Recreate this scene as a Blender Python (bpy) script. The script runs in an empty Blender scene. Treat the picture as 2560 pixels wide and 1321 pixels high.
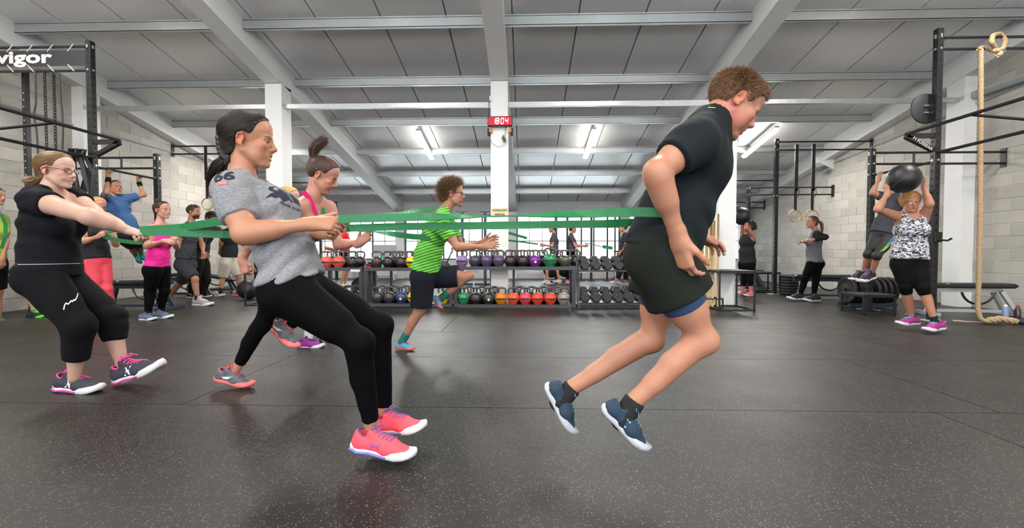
import bpy, math, random
import numpy as np
from mathutils import Vector, Matrix
from mathutils.bvhtree import BVHTree
random.seed(7); np.random.seed(7)
sc=bpy.context.scene; COL=sc.collection
# ---------------- camera ----------------
FPX=1100.0; CX,CY=1280.0,660.5; CAMZ=0.95
PSI,PHI=math.atan(0.03),math.atan(0.0277)
Fw=np.array([-math.sin(PSI)*math.cos(PHI),math.cos(PSI)*math.cos(PHI),-math.sin(PHI)])
Rt=np.array([math.cos(PSI),math.sin(PSI),0.0]); Up=np.cross(Rt,Fw)
CAM=np.array([0,0,CAMZ])
cd=bpy.data.cameras.new('camera'); cam=bpy.data.objects.new('camera',cd); COL.objects.link(cam)
cam.matrix_world=Matrix(((Rt[0],Up[0],-Fw[0],0),(Rt[1],Up[1],-Fw[1],0),(Rt[2],Up[2],-Fw[2],CAMZ),(0,0,0,1)))
cd.sensor_width=36; cd.lens=FPX/2560*36; cd.clip_start=0.05; sc.camera=cam
def at(px,py,Y):
    """world point seen at a pixel of the 2560x1321 frame, at room depth Y"""
    d=Fw+Rt*(px-CX)/FPX+Up*(CY-py)/FPX
    return CAM+d*(Y/d[1])
def atx(px,Y): return at(px,630,Y)[0]
# ---------------- world / exposure ----------------
w=bpy.data.worlds.new('sky'); sc.world=w; w.use_nodes=True
bg=w.node_tree.nodes['Background']; bg.inputs[0].default_value=(0.86,0.93,1.0,1); bg.inputs[1].default_value=3.4
sc.view_settings.view_transform='Standard'; sc.view_settings.look='None'
sc.view_settings.exposure=1.0; sc.view_settings.gamma=1.0; sc.view_settings.use_curve_mapping=False
sc.cycles.use_denoising=True; sc.cycles.max_bounces=7; sc.cycles.diffuse_bounces=3; sc.cycles.glossy_bounces=3
sc.cycles.transparent_max_bounces=8; sc.cycles.caustics_reflective=False; sc.cycles.caustics_refractive=False
sc.cycles.sample_clamp_indirect=6.0
LAMP_W=60.0
# room shape
XL,XR,YB,YF=-8.2,7.68,15.7,-8.0
RIDGE=0.8
def hc(y): return 5.87-0.2*(y if y>RIDGE else 2*RIDGE-y)
def area(name,loc,rot,sx,sy,en,col=(1,1,1),portal=False):
    l=bpy.data.lights.new(name,'AREA'); l.shape='RECTANGLE'; l.size=sx; l.size_y=sy; l.energy=en; l.color=col
    if portal: l.cycles.is_portal=True
    o=bpy.data.objects.new(name,l); COL.objects.link(o); o.location=loc; o.rotation_euler=rot; return o
# portals guide the sky light through the window openings (they emit nothing themselves)
area('sky_portal',((XL+XR)/2,YB-0.02,1.5),(-math.pi/2,0,0),15.6,1.9,1,portal=True)
area('sky_portal',((XL+XR)/2,YF+0.02,2.1),(math.pi/2,0,0),15.6,2.7,1,portal=True)
# ---------------- materials ----------------
_M={}
def mat(name,col,rough=0.6,metal=0.0,spec=0.5,var=0.0,vscale=6.0,bump=0.0,bscale=60.0,emit=None,es=1.0,rand=0.0,coat=0.0,vcol=False,sheen=0.0,sss=0.0,stretch=None):
    if name in _M: return _M[name]
    m=bpy.data.materials.new(name); m.use_nodes=True; nt=m.node_tree; N=nt.nodes; L=nt.links
    b=N['Principled BSDF']; c=(*col[:3],1)
    b.inputs['Base Color'].default_value=c; b.inputs['Roughness'].default_value=rough; b.inputs['Metallic'].default_value=metal
    b.inputs['Specular IOR Level'].default_value=spec; b.inputs['Coat Weight'].default_value=coat
    b.inputs['Sheen Weight'].default_value=sheen
    if sss: b.inputs['Subsurface Weight'].default_value=sss; b.inputs['Subsurface Radius'].default_value=(0.012,0.005,0.003); b.inputs['Subsurface Scale'].default_value=1.0
    tc=N.new('ShaderNodeTexCoord'); src=tc.outputs['Object']
    if stretch:
        mp=N.new('ShaderNodeMapping'); mp.inputs['Scale'].default_value=stretch; L.new(src,mp.inputs[0]); src=mp.outputs[0]
    cur=None
    if vcol:
        a=N.new('ShaderNodeVertexColor'); a.layer_name='Col'; cur=a.outputs[0]
    def mul(fac_out,lo,hi,cur):
        mr=N.new('ShaderNodeMapRange'); mr.inputs[3].default_value=lo; mr.inputs[4].default_value=hi; L.new(fac_out,mr.inputs[0])
        mx=N.new('ShaderNodeMix'); mx.data_type='RGBA'; mx.blend_type='MULTIPLY'; mx.inputs[0].default_value=1
        if cur is None: mx.inputs[6].default_value=c
        else: L.new(cur,mx.inputs[6])
        L.new(mr.outputs[0],mx.inputs[7]); return mx.outputs[2]
    if var:
        n=N.new('ShaderNodeTexNoise'); n.inputs['Scale'].default_value=vscale; n.inputs['Detail'].default_value=5; L.new(src,n.inputs[0])
        cur=mul(n.outputs[0],1-var,1+var,cur)
    if rand:
        oi=N.new('ShaderNodeObjectInfo'); cur=mul(oi.outputs['Random'],1-rand,1+rand,cur)
        ge=N.new('ShaderNodeNewGeometry'); cur=mul(ge.outputs['Random Per Island'],1-rand,1+rand,cur)
    if cur is not None: L.new(cur,b.inputs['Base Color'])
    if bump:
        n2=N.new('ShaderNodeTexNoise'); n2.inputs['Scale'].default_value=bscale; n2.inputs['Detail'].default_value=4; L.new(src,n2.inputs[0])
        bp=N.new('ShaderNodeBump'); bp.inputs['Strength'].default_value=bump; bp.inputs['Distance'].default_value=0.01; L.new(n2.outputs[0],bp.inputs['Height']); L.new(bp.outputs[0],b.inputs['Normal'])
    if emit: b.inputs['Emission Color'].default_value=(*emit,1); b.inputs['Emission Strength'].default_value=es
    _M[name]=m; return m
def srgb(r,g,b):
    f=lambda c:(c/255/12.92) if c<=10 else ((c/255+0.055)/1.055)**2.4
    return (f(r),f(g),f(b))
M_white=mat('white_paint',(0.86,0.86,0.855),0.55,var=0.03,bump=0.05,bscale=25)
M_wall=mat('white_plaster',(0.72,0.73,0.74),0.7,var=0.03)
M_galv=mat('galvanised_steel',(0.52,0.54,0.55),0.38,metal=0.75,var=0.08,vscale=9)
M_black=mat('black_powder_coat',(0.014,0.014,0.016),0.38,var=0.2,vscale=20)
M_blue=mat('dark_blue_steel',(0.02,0.03,0.055),0.4,var=0.15)
M_bolt=mat('zinc_bolt',(0.75,0.75,0.75),0.3,metal=0.9)
M_rub=mat('black_rubber',(0.012,0.012,0.013),0.5,var=0.15)
M_block=mat('concrete_block',srgb(186,182,174),0.85,var=0.12,vscale=3.0,rand=0.13,bump=0.5,bscale=90)
M_mort=mat('mortar',srgb(196,194,188),0.9,var=0.08,bump=0.4,bscale=120)
M_frame=mat('window_frame_paint',(0.09,0.10,0.115),0.45)
M_pad=mat('bench_vinyl',(0.016,0.018,0.022),0.42,bump=0.1,bscale=200)
M_silver=mat('silver_frame_paint',(0.55,0.57,0.6),0.35,metal=0.4)
# ---------------- mesh helpers ----------------
class MB:
    def __init__(s): s.v=[]; s.f=[]; s.n=0; s.mi=[]; s.cur=0
    def add(s,v,f):
        v=np.asarray(v,float); s.v.append(v); s.f+= [tuple(int(i)+s.n for i in q) for q in f]; s.mi+=[s.cur]*len(f); s.n+=len(v); return s
    def box(s,lo,hi,R=None,o=None):
        lo=np.array(lo,float);hi=np.array(hi,float)
        v=np.array([[ (lo,hi)[i][0],(lo,hi)[j][1],(lo,hi)[k][2]] for i in (0,1) for j in (0,1) for k in (0,1)])
        if R is not None: v=v@np.array(R).T
        if o is not None: v=v+np.array(o)
        return s.add(v,[(0,1,3,2),(4,6,7,5),(0,4,5,1),(2,3,7,6),(0,2,6,4),(1,5,7,3)])
    def cbox(s,c,d,R=None):
        d=np.array(d)/2; return s.box(-d,d,R,c)
    def bbox(s,c,d,b=0.01,R=None):
        """bevelled box: chamfered edges"""
        hx,hy,hz=np.array(d)/2; b=min(b,hx*.9,hy*.9,hz*.9)
        ring=lambda x,y,z:[(x,y-b,z),(x-b,y,z),(-x+b,y,z),(-x,y-b,z),(-x,-y+b,z),(-x+b,-y,z),(x-b,-y,z),(x,-y+b,z)]
        v=ring(hx-b,hy-b,-hz)+ring(hx,hy,-hz+b)+ring(hx,hy,hz-b)+ring(hx-b,hy-b,hz)
        f=[tuple(range(7,-1,-1)),tuple(range(24,32))]
        for r in range(3):
            for i in range(8): j=(i+1)%8; f.append((r*8+i,r*8+j,r*8+8+j,r*8+8+i))
        v=np.array(v)
        if R is not None: v=v@np.array(R).T
        return s.add(v+np.array(c),f)
    def tube(s,pts,r,n=8,closed=False,cap=True,sq=None):
        pts=np.array(pts,float); m=len(pts); r=np.broadcast_to(np.array(r,float),(m,))
        T=np.zeros_like(pts)
        T[1:-1]=pts[2:]-pts[:-2]; T[0]=pts[1]-pts[0]; T[-1]=pts[-1]-pts[-2]
        if closed: T[0]=pts[1]-pts[-1]; T[-1]=pts[0]-pts[-2]
        T/=np.linalg.norm(T,axis=1)[:,None]+1e-12
        a=np.array([0,0,1.0]) if abs(T[0][2])<.9 else np.array([1.0,0,0])
        u=np.cross(T[0],a); u/=np.linalg.norm(u); V=[]
        for i in range(m):
            u=u-T[i]*np.dot(u,T[i]); u/=np.linalg.norm(u)+1e-12; w=np.cross(T[i],u)
            for k in range(n):
                t=2*math.pi*k/n+(math.pi/4 if n==4 else 0); V.append(pts[i]+(u*math.cos(t)+w*math.sin(t))*r[i])
        F=[]
        for i in range(m if closed else m-1):
            i2=(i+1)%m
            for k in range(n): k2=(k+1)%n; F.append((i*n+k,i2*n+k,i2*n+k2,i*n+k2)[::-1])
        if cap and not closed: F.append(tuple(range(n))); F.append(tuple(range((m-1)*n,m*n))[::-1])
        return s.add(V,F)
    def bar(s,a,b,w,h=None):
        """square section bar from a to b"""
        a=np.array(a,float);b=np.array(b,float);h=h or w;t=b-a;L=np.linalg.norm(t);t/=L
        up=np.array([0,0,1.0]) if abs(t[2])<.95 else np.array([0,1.0,0])
        x=np.cross(t,up);x/=np.linalg.norm(x);z=np.cross(x,t)
        return s.box((0,-w/2,-h/2),(L,w/2,h/2),np.stack([t,x,z],1),a)
    def lathe(s,prof,n=24,c=(0,0,0),R=None):
        V=[];F=[];m=len(prof)
        for r,z in prof:
            for k in range(n): t=2*math.pi*k/n; V.append((r*math.cos(t),r*math.sin(t),z))
        for i in range(m-1):
            for k in range(n): k2=(k+1)%n; F.append((i*n+k,i*n+k2,(i+1)*n+k2,(i+1)*n+k))
        V=np.array(V)
        if R is not None: V=V@np.array(R).T
        return s.add(V+np.array(c),F)
    def prism(s,poly,z0,z1,R=None,o=None):
        n=len(poly); v=np.array([(x,y,z0) for x,y in poly]+[(x,y,z1) for x,y in poly],float)
        if R is not None: v=v@np.array(R).T
        if o is not None: v=v+np.array(o)
        return s.add(v,[tuple(range(n))[::-1],tuple(range(n,2*n))]+[(i,(i+1)%n,n+(i+1)%n,n+i) for i in range(n)])
    def ribbon(s,pts,side,w,th=0.004):
        """flat band: centre points, per point width direction"""
        pts=np.array(pts,float); side=np.array(side,float); side/=np.linalg.norm(side,axis=1)[:,None]; m=len(pts)
        T=np.gradient(pts,axis=0); T/=np.linalg.norm(T,axis=1)[:,None]+1e-9
        nn=np.cross(T,side); nn/=np.linalg.norm(nn,axis=1)[:,None]+1e-9; V=[]
        for i in range(m):
            for a,b in ((-1,-1),(1,-1),(1,1),(-1,1)): V.append(pts[i]+side[i]*a*w/2+nn[i]*b*th/2)
        F=[(3,2,1,0),tuple((m-1)*4+k for k in range(4))]
        for i in range(m-1):
            for k in range(4): k2=(k+1)%4; F.append((i*4+k,i*4+k2,(i+1)*4+k2,(i+1)*4+k))
        return s.add(V,F)
    def build(s,name,m,parent=None,smooth=False,loc=None,link=True):
        V=np.concatenate(s.v) if s.v else np.zeros((0,3))
        if parent is not None and loc is None: V=V-np.array(wloc(parent))
        if loc is not None: V=V-np.array(loc)
        me=bpy.data.meshes.new(name); me.from_pydata(V.tolist(),[],s.f)
        ms=m if isinstance(m,(list,tuple)) else [m]
        for x in ms: me.materials.append(x)
        if len(ms)>1: me.polygons.foreach_set('material_index',s.mi)
        if smooth: me.polygons.foreach_set('use_smooth',[True]*len(me.polygons))
        me.update()
        o=bpy.data.objects.new(name,me)
        if link: COL.objects.link(o)
        if parent is not None: o.parent=parent
        elif loc is not None: o.location=loc
        return o
def wloc(o):
    p=np.zeros(3)
    while o is not None: p=p+np.array(o.location); o=o.parent
    return p
def tag(o,label=None,cat=None,group=None,kind=None):
    if label: o['label']=label
    if cat: o['category']=cat
    if group: o['group']=group
    if kind: o['kind']=kind
    return o
def thing(name,label,cat,loc,group=None,kind=None):
    o=bpy.data.objects.new(name,None); COL.objects.link(o); o.location=[float(x) for x in loc]; o.empty_display_size=.1
    return tag(o,label,cat,group,kind)
def copy_tree(o,loc=None,label=None):
    c=o.copy(); COL.objects.link(c)
    for k in o.children:
        d=k.copy(); COL.objects.link(d); d.parent=c
        for g in k.children:
            e=g.copy(); COL.objects.link(e); e.parent=d
    if loc is not None: c.location=[float(x) for x in loc]
    if label: c['label']=label
    return c
def text_mesh(body,size,ext=0.0,bold=0.0,shear=0.0,space=1.0):
    cu=bpy.data.curves.new('t','FONT'); cu.body=body; cu.size=size; cu.extrude=ext; cu.offset=bold; cu.shear=shear; cu.space_character=space
    cu.align_x='CENTER'; cu.align_y='CENTER'; cu.resolution_u=3
    o=bpy.data.objects.new('t',cu); COL.objects.link(o); dg=bpy.context.evaluated_depsgraph_get(); dg.update()
    me=bpy.data.meshes.new_from_object(o.evaluated_get(dg)); bpy.data.objects.remove(o)
    v=np.array([x.co[:] for x in me.vertices]); f=[tuple(p.vertices) for p in me.polygons]
    bpy.data.meshes.remove(me); return v,f
# ================= the room =================
def floor_mat_material():
    m=bpy.data.materials.new('rubber_floor'); m.use_nodes=True; nt=m.node_tree; N=nt.nodes; L=nt.links; b=N['Principled BSDF']
    tc=N.new('ShaderNodeTexCoord'); geo=N.new('ShaderNodeNewGeometry')
    n=N.new('ShaderNodeTexNoise'); n.inputs['Scale'].default_value=1.6; n.inputs['Detail'].default_value=6; L.new(geo.outputs['Position'],n.inputs[0])
    cr=N.new('ShaderNodeValToRGB'); cr.color_ramp.elements[0].position=.3; cr.color_ramp.elements[1].position=.75
    cr.color_ramp.elements[0].color=(0.0112,0.0095,0.0084,1); cr.color_ramp.elements[1].color=(0.0195,0.0168,0.0148,1); L.new(n.outputs[0],cr.inputs[0])
    oi=N.new('ShaderNodeObjectInfo'); mr=N.new('ShaderNodeMapRange'); mr.inputs[3].default_value=.8; mr.inputs[4].default_value=1.2; L.new(oi.outputs['Random'],mr.inputs[0])
    mx=N.new('ShaderNodeMix'); mx.data_type='RGBA'; mx.blend_type='MULTIPLY'; mx.inputs[0].default_value=1; L.new(cr.outputs[0],mx.inputs[6]); L.new(mr.outputs[0],mx.inputs[7])
    v=N.new('ShaderNodeTexVoronoi'); v.inputs['Scale'].default_value=115; v.inputs['Randomness'].default_value=1; L.new(geo.outputs['Position'],v.inputs[0])
    wn=N.new('ShaderNodeTexWhiteNoise'); L.new(v.outputs['Color'],wn.inputs[0])
    lt=N.new('ShaderNodeMath'); lt.operation='LESS_THAN'; lt.inputs[1].default_value=.30; L.new(v.outputs['Distance'],lt.inputs[0])
    gt=N.new('ShaderNodeMath'); gt.operation='GREATER_THAN'; gt.inputs[1].default_value=.62; L.new(wn.outputs[0],gt.inputs[0])
    ml=N.new('ShaderNodeMath'); ml.operation='MULTIPLY'; L.new(lt.outputs[0],ml.inputs[0]); L.new(gt.outputs[0],ml.inputs[1])
    m2=N.new('ShaderNodeMix'); m2.data_type='RGBA'; L.new(ml.outputs[0],m2.inputs[0]); L.new(mx.outputs[2],m2.inputs[6]); m2.inputs[7].default_value=(0.16,0.15,0.13,1)
    L.new(m2.outputs[2],b.inputs['Base Color'])
    n3=N.new('ShaderNodeTexNoise'); n3.inputs['Scale'].default_value=2.2; n3.inputs['Detail'].default_value=4; L.new(geo.outputs['Position'],n3.inputs[0])
    r=N.new('ShaderNodeMapRange'); r.inputs[3].default_value=.30; r.inputs[4].default_value=.50; L.new(n3.outputs[0],r.inputs[0]); L.new(r.outputs[0],b.inputs['Roughness'])
    n2=N.new('ShaderNodeTexNoise'); n2.inputs['Scale'].default_value=260; n2.inputs['Detail'].default_value=2; L.new(geo.outputs['Position'],n2.inputs[0])
    bp=N.new('ShaderNodeBump'); bp.inputs['Strength'].default_value=.35; bp.inputs['Distance'].default_value=.004; L.new(n2.outputs[0],bp.inputs['Height']); L.new(bp.outputs[0],b.inputs['Normal'])
    b.inputs['Specular IOR Level'].default_value=.40
    return m
M_floor=floor_mat_material()
fl=MB().box((XL-.2,YF-.2,-.12),(XR+.2,YB+.2,-.006)).build('floor',M_rub); tag(fl,'dark speckled rubber gym flooring laid in wide strips','floor',kind='structure')
def mat_piece(x0,x1,y0,y1,m=M_floor,dz=0):
    g=.0022; b=MB(); z=0+dz
    b.add([(x0+g,y0+g,-.006),(x1-g,y0+g,-.006),(x1-g,y1-g,-.006),(x0+g,y1-g,-.006),(x0+g+.001,y0+g+.001,z),(x1-g-.001,y0+g+.001,z),(x1-g-.001,y1-g-.001,z),(x0+g+.001,y1-g-.001,z)],
      [(4,5,6,7),(0,1,5,4),(1,2,6,5),(2,3,7,6),(3,0,4,7)])
    return b.build('rubber_mat',m,fl)
rows=[YF,-5.0,-2.45,0.1,1.37,2.65,3.93,5.19,6.46,7.73,9.0,10.3,11.6,12.9,14.2,YB]
seams={2.65-1.28:[2.40],2.65:[-2.13,2.80],3.93:[-4.2,3.66],5.19:[-1.0,4.6],6.46:[-3.2,2.2],7.73:[-5.,1.],9.0:[3.]}
for i in range(len(rows)-1):
    xs=[XL]+seams.get(round(rows[i],2),[(-3.0,1.9,.4)[i%3]])+[XR]
    if abs(rows[i]-1.37)<.01: xs=[XL,2.42,XR]
    for a,b_ in zip(xs[:-1],xs[1:]): mat_piece(a,b_,rows[i],rows[i+1])
# --- block walls ---
def blk(b,x,s,y0,y1,z0,z1,p=.007,ch=.0025):
    X0=x; X1=x+s*p; c=ch
    v=[(X0,y0,z0),(X0,y1,z0),(X0,y1,z1),(X0,y0,z1),(X1,y0+c,z0+c),(X1,y1-c,z0+c),(X1,y1-c,z1-c),(X1,y0+c,z1-c)]
    f=[(4,5,6,7),(0,1,5,4),(1,2,6,5),(2,3,7,6),(3,0,4,7)]
    if s<0: f=[q[::-1] for q in f]
    # slight roughness of face: centre vertex pushed
    b.add(v,f)
def block_wall(name,x,s,label):
    b=MB(); ys=np.linspace(YF,YB,3); lo=min(x,x-s*.25); hi=max(x,x-s*.25)
    prof=[(YF,-.02),(YB,-.02),(YB,hc(YB)),(RIDGE,hc(RIDGE)),(YF,hc(YF))]
    v=[(lo,y,z) for y,z in prof]+[(hi,y,z) for y,z in prof]
    b.add(v,[(0,1,2,3,4)[::-1],(5,6,7,8,9)]+[(i,(i+1)%5,5+(i+1)%5,5+i) for i in range(5)])
    w_=b.build(name,M_mort); tag(w_,label,'wall',kind='structure')
    cells=[]; j=.005
    for r in range(30):
        z0=r*.2+j; z1=(r+1)*.2-j; off=.25 if r%2 else 0
        for c in range(-1,49):
            y0=YB-(c+1)*.5+off+j; y1=YB-c*.5+off-j
            y1=min(y1,YB-.01); y0=max(y0,YF+.01)
            if y1-y0<.05: continue
            ztop=min(hc(y0),hc(y1))-.12
            if z0>ztop-.05: continue
            cells.append((y0,y1,z0,min(z1,ztop)))
    vis=[c for c in cells if c[1]>6.6]; rest=[c for c in cells if c[1]<=6.6]
    vis.sort(key=lambda c:c[1]); near=vis[:300]; rest+=vis[300:]
    cache={}
    for (y0,y1,z0,z1) in near:
        key=(round(y1-y0,3),round(z1-z0,3)); p=random.choice((.006,.007,.009))
        if key+(p,) not in cache:
            bb=MB(); blk(bb,0,s,-(y1-y0)/2,(y1-y0)/2,-(z1-z0)/2,(z1-z0)/2,p); me=bb.build('brick',M_block,link=False).data; cache[key+(p,)]=me
        o=bpy.data.objects.new('brick',cache[key+(p,)]); COL.objects.link(o); o.parent=w_; o.location=(x,(y0+y1)/2,(z0+z1)/2)
    bb=MB()
    for c in rest: blk(bb,x,s,*c)
    tag(bb.build('brick_courses',M_block,w_),kind='stuff')
    return w_
wl=block_wall('wall_left',XL,1,'pale concrete block wall behind the pull-up man')
wr=block_wall('wall_right',XR,-1,'pale concrete block wall behind the climbing rope')
# --- back wall with windows ---
BAYX=[XL,atx(741-20,7.86)-.0,0,0,XR]
COLX=[atx(695,7.86),atx(1249,7.86),atx(1812,7.86)]
NX=[XL+.0]+COLX+[XR]
b=MB(); WT,WB_=2.27,.66
b.box((XL,YB,-.02),(XR,YB+.2,WB_)); b.box((XL,YB,WT),(XR,YB+.2,hc(YB)+.02))
wb=b.build('wall_back',M_wall); tag(wb,'white plastered wall with a long band of windows','wall',kind='structure')
FAR=[(NX[i]) for i in range(5)]
nwin=0
M_glass=bpy.data.materials.new('window_glass'); M_glass.use_nodes=True
nt=M_glass.node_tree; N=nt.nodes; N.clear(); o_=N.new('ShaderNodeOutputMaterial'); tr=N.new('ShaderNodeBsdfTransparent'); gl=N.new('ShaderNodeBsdfGlossy'); gl.inputs['Roughness'].default_value=.02
fr=N.new('ShaderNodeFresnel'); mxs=N.new('ShaderNodeMixShader'); tr.inputs[0].default_value=(.97,.99,.98,1)
nt.links.new(fr.outputs[0],mxs.inputs[0]); nt.links.new(tr.outputs[0],mxs.inputs[1]); nt.links.new(gl.outputs[0],mxs.inputs[2]); nt.links.new(mxs.outputs[0],o_.inputs[0])
def window(y,x0,x1,z0,z1,n,nx,rowsz,thick=()):
    """one glazed bay: frame, mullions, transoms and a pane in every opening"""
    root=thing('window_%d'%n,'dark framed glazed bay %s'%('of the long back window band'),'window',((x0+x1)/2,y,z0),kind='structure')
    xs=np.linspace(x0,x1,nx+1); zs=[z0]+[z0+(z1-z0)*r for r in rowsz]+[z1]
    f=MB(); t=.05
    f.box((x0,y,z0),(x0+t,y+.07,z1)).box((x1-t,y,z0),(x1,y+.07,z1)).box((x0+t,y,z0),(x1-t,y+.07,z0+t)).box((x0+t,y,z1-t),(x1-t,y+.07,z1))
    f.build('window_frame',M_frame,root)
    for i,xx in enumerate(xs[1:-1]):
        w_=.055 if (i+1) in thick else .022
        MB().box((xx-w_/2,y+.005,z0+t),(xx+w_/2,y+.065,z1-t)).build('mullion',M_frame,root)
    for zz in zs[1:-1]: MB().box((x0+t,y+.008,zz-.016),(x1-t,y+.06,zz+.016)).build('transom',M_frame,root)
    for i in range(nx):
        for j in range(len(zs)-1):
            MB().box((xs[i]+.012,y+.03,zs[j]+.016),(xs[i+1]-.012,y+.036,zs[j+1]-.016)).build('pane',M_glass,root)
    MB().box((x0-.02,y-.05,z0-.04),(x1+.02,y+.1,z0)).build('sill',M_white,root)
    return root
LABW=['windows behind the pull-up corner','windows behind the jumping green shirt man','windows behind the two band partners','windows beyond the wooden sticks']
for i in range(4):
    r=window(YB+.06,FAR[i]+(.15 if i else .05),FAR[i+1]-(.15 if i<3 else .05),WB_,WT,i+1,8,[.42,.72],thick=(3,6))
    r['label']='dark framed grid '+LABW[i]
for i in (1,2,3):
    x=NX[i]
    tag(MB().box((x-.15,YB-.12,0),(x+.15,YB+.2,hc(YB)-.36)).build('trim_%d'%i,M_white),'white pilaster between far window bays %s'%('near the hanging red shirt','behind the clock column','beside the far dumbbells')[i-1],'pilaster',kind='structure')
# front wall (behind the camera) with its own window band
b=MB(); b.box((XL,YF-.2,-.02),(XR,YF,.75)).box((XL,YF-.2,3.45),(XR,YF,hc(YF)+.05))
for x in NX: b.box((x-.18,YF-.2,.75),(x+.18,YF,3.45))
tag(b.build('wall_front',M_wall),'white wall with tall windows facing the back windows','wall',kind='structure')
# --- ceiling ---
M_ceil=bpy.data.materials.new('ribbed_metal_panel'); M_ceil.use_nodes=True; nt=M_ceil.node_tree; N=nt.nodes; L=nt.links; b=N['Principled BSDF']
b.inputs['Base Color'].default_value=(.50,.50,.495,1); b.inputs['Roughness'].default_value=.30; b.inputs['Metallic'].default_value=.15
tc=N.new('ShaderNodeNewGeometry'); sp=N.new('ShaderNodeSeparateXYZ'); L.new(tc.outputs['Position'],sp.inputs[0])
m1=N.new('ShaderNodeMath'); m1.operation='MULTIPLY'; m1.inputs[1].default_value=2*math.pi/.03; L.new(sp.outputs[0],m1.inputs[0])
m2=N.new('ShaderNodeMath'); m2.operation='SINE'; L.new(m1.outputs[0],m2.inputs[0])
bp=N.new('ShaderNodeBump'); bp.inputs['Strength'].default_value=.3; bp.inputs['Distance'].default_value=.002; L.new(m2.outputs[0],bp.inputs['Height']); L.new(bp.outputs[0],b.inputs['Normal'])
oi=N.new('ShaderNodeObjectInfo'); mr=N.new('ShaderNodeMapRange'); mr.inputs[3].default_value=.76; mr.inputs[4].default_value=.86; L.new(oi.outputs['Random'],mr.inputs[0]); L.new(mr.outputs[0],b.inputs['Base Color'])
b=MB()
for ya,yb in ((YF,RIDGE),(RIDGE,YB+.2)):
    b.add([(XL-.2,ya,hc(ya)+.06),(XR+.2,ya,hc(ya)+.06),(XR+.2,yb,hc(yb)+.06),(XL-.2,yb,hc(yb)+.06),(XL-.2,ya,hc(ya)+.16),(XR+.2,ya,hc(ya)+.16),(XR+.2,yb,hc(yb)+.16),(XL-.2,yb,hc(yb)+.16)],
      [(0,1,2,3)[::-1],(4,5,6,7),(0,1,5,4),(2,3,7,6),(1,2,6,5),(3,0,4,7)])
ceil=b.build('ceiling',M_ceil); tag(ceil,'sloping roof lining of pale ribbed metal panels','ceiling',kind='structure')
x=XL
while x<XR:
    x1=min(x+1.0,XR)
    for ya,yb in ((YF,RIDGE),(RIDGE,YB)):
        g=.006; c=.012
        v=[(x+g,ya,hc(ya)+.06),(x1-g,ya,hc(ya)+.06),(x1-g,yb,hc(yb)+.06),(x+g,yb,hc(yb)+.06),(x+c,ya,hc(ya)),(x1-c,ya,hc(ya)),(x1-c,yb,hc(yb)),(x+c,yb,hc(yb))]
        MB().add(v,[(4,7,6,5),(0,4,5,1),(1,5,6,2),(2,6,7,3),(3,7,4,0)]).build('roof_panel',M_ceil,ceil)
    x=x1
def sloped(b,x0,x1,ya,yb,top,bot):
    for a,c in ((ya,min(yb,RIDGE)),(max(ya,RIDGE),yb)):
        if c<=a: continue
        v=[(x0,a,hc(a)-bot),(x1,a,hc(a)-bot),(x1,c,hc(c)-bot),(x0,c,hc(c)-bot),(x0,a,hc(a)-top),(x1,a,hc(a)-top),(x1,c,hc(c)-top),(x0,c,hc(c)-top)]
        b.add(v,[(3,2,1,0),(4,5,6,7),(0,1,5,4),(2,3,7,6),(1,2,6,5),(3,0,4,7)])
BN=['above the grey shirt woman','above the red digit clock','above the black shirt runner']
for i,x in enumerate(COLX):
    b=MB(); sloped(b,x-.15,x+.15,YF,YB,-.02,.36); o=b.build('roof_beam',M_white); tag(o,'white painted sloping roof beam '+BN[i],'beam',group='sloping roof beams',kind='structure')
    bb=MB().box((x-.15,7.78,0),(x+.15,8.1,hc(7.9)-.35)); o=bb.build('column',M_white); tag(o,'square white column '+['behind the grey shirt woman','carrying the red digit clock','behind the black shirt runner'][i],'column',group='white columns',kind='structure')
    for y in (-1.5,): pass
for s,x,nm in ((1,XL,'beside the banner rig'),(-1,XR,'behind the climbing rope')):
    b=MB(); x0,x1=sorted((x,x+s*.24)); sloped(b,x0,x1,YF,YB,-.02,.38); tag(b.build('wall_beam',M_white),'white sloping beam along the top of block wall '+nm,'beam',kind='structure')
    x0,x1=sorted((x,x+s*.22))
    for yy in (7.78,YB-.3,-.5): tag(MB().box((x0,yy,0),(x1,yy+.32,hc(yy)-.3)).build('wall_pilaster',M_white),('white pilaster on block wall ' if yy==7.78 else ('white end pilaster of block wall ' if yy>9 else 'white pilaster nearest the camera of block wall '))+nm,'pilaster',kind='structure')
PUR=[6.72+1.52*k for k in range(-9,6)]
PLB=['third from the back wall','second','first']
for k,y in enumerate(PUR):
    if abs(y-RIDGE)<.3 or y<YF+.2: continue
    b=MB(); h=hc(y); t=.16
    b.box((XL,y-.004,h-t),(XR,y+.004,h-.001)).box((XL,y-.004,h-t),(XR,y+.07,h-t+.006)).box((XL,y-.004,h-.03),(XR,y-.06,h-.024) if False else (XR,y+.07,h-.022)).box((XL,y+.064,h-t),(XR,y+.07,h-t+.022))
    n=len(PUR)-k
    tag(b.build('purlin',M_galv),'galvanised roof purlin, number %d counted from the back wall'%n,'purlin',group='galvanised purlins',kind='structure')
# cable tray along the column row
segs=[XL+.22]+[v for x in COLX for v in (x-.15,x+.15)]+[XR-.22]
for i in range(0,8,2):
    a,c=segs[i],segs[i+1]; b=MB(); z=at(1250,262,7.9)[2]
    b.box((a,7.86,z-.035),(c,7.865,z+.035)).box((a,7.86,z-.04),(c,7.94,z-.035)).box((a,7.935,z-.035),(c,7.94,z+.035))
    xx=a+.1
    while xx<c-.1: b.box((xx,7.855,z-.012),(xx+.05,7.8605,z+.004)); xx+=.16
    tag(b.build('cable_tray',M_galv),'perforated steel cable tray '+['between the block wall and grey shirt woman column','between the first column and the clock column','between clock column and runner column','between runner column and wall target'][i//2],'cable tray')
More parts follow.
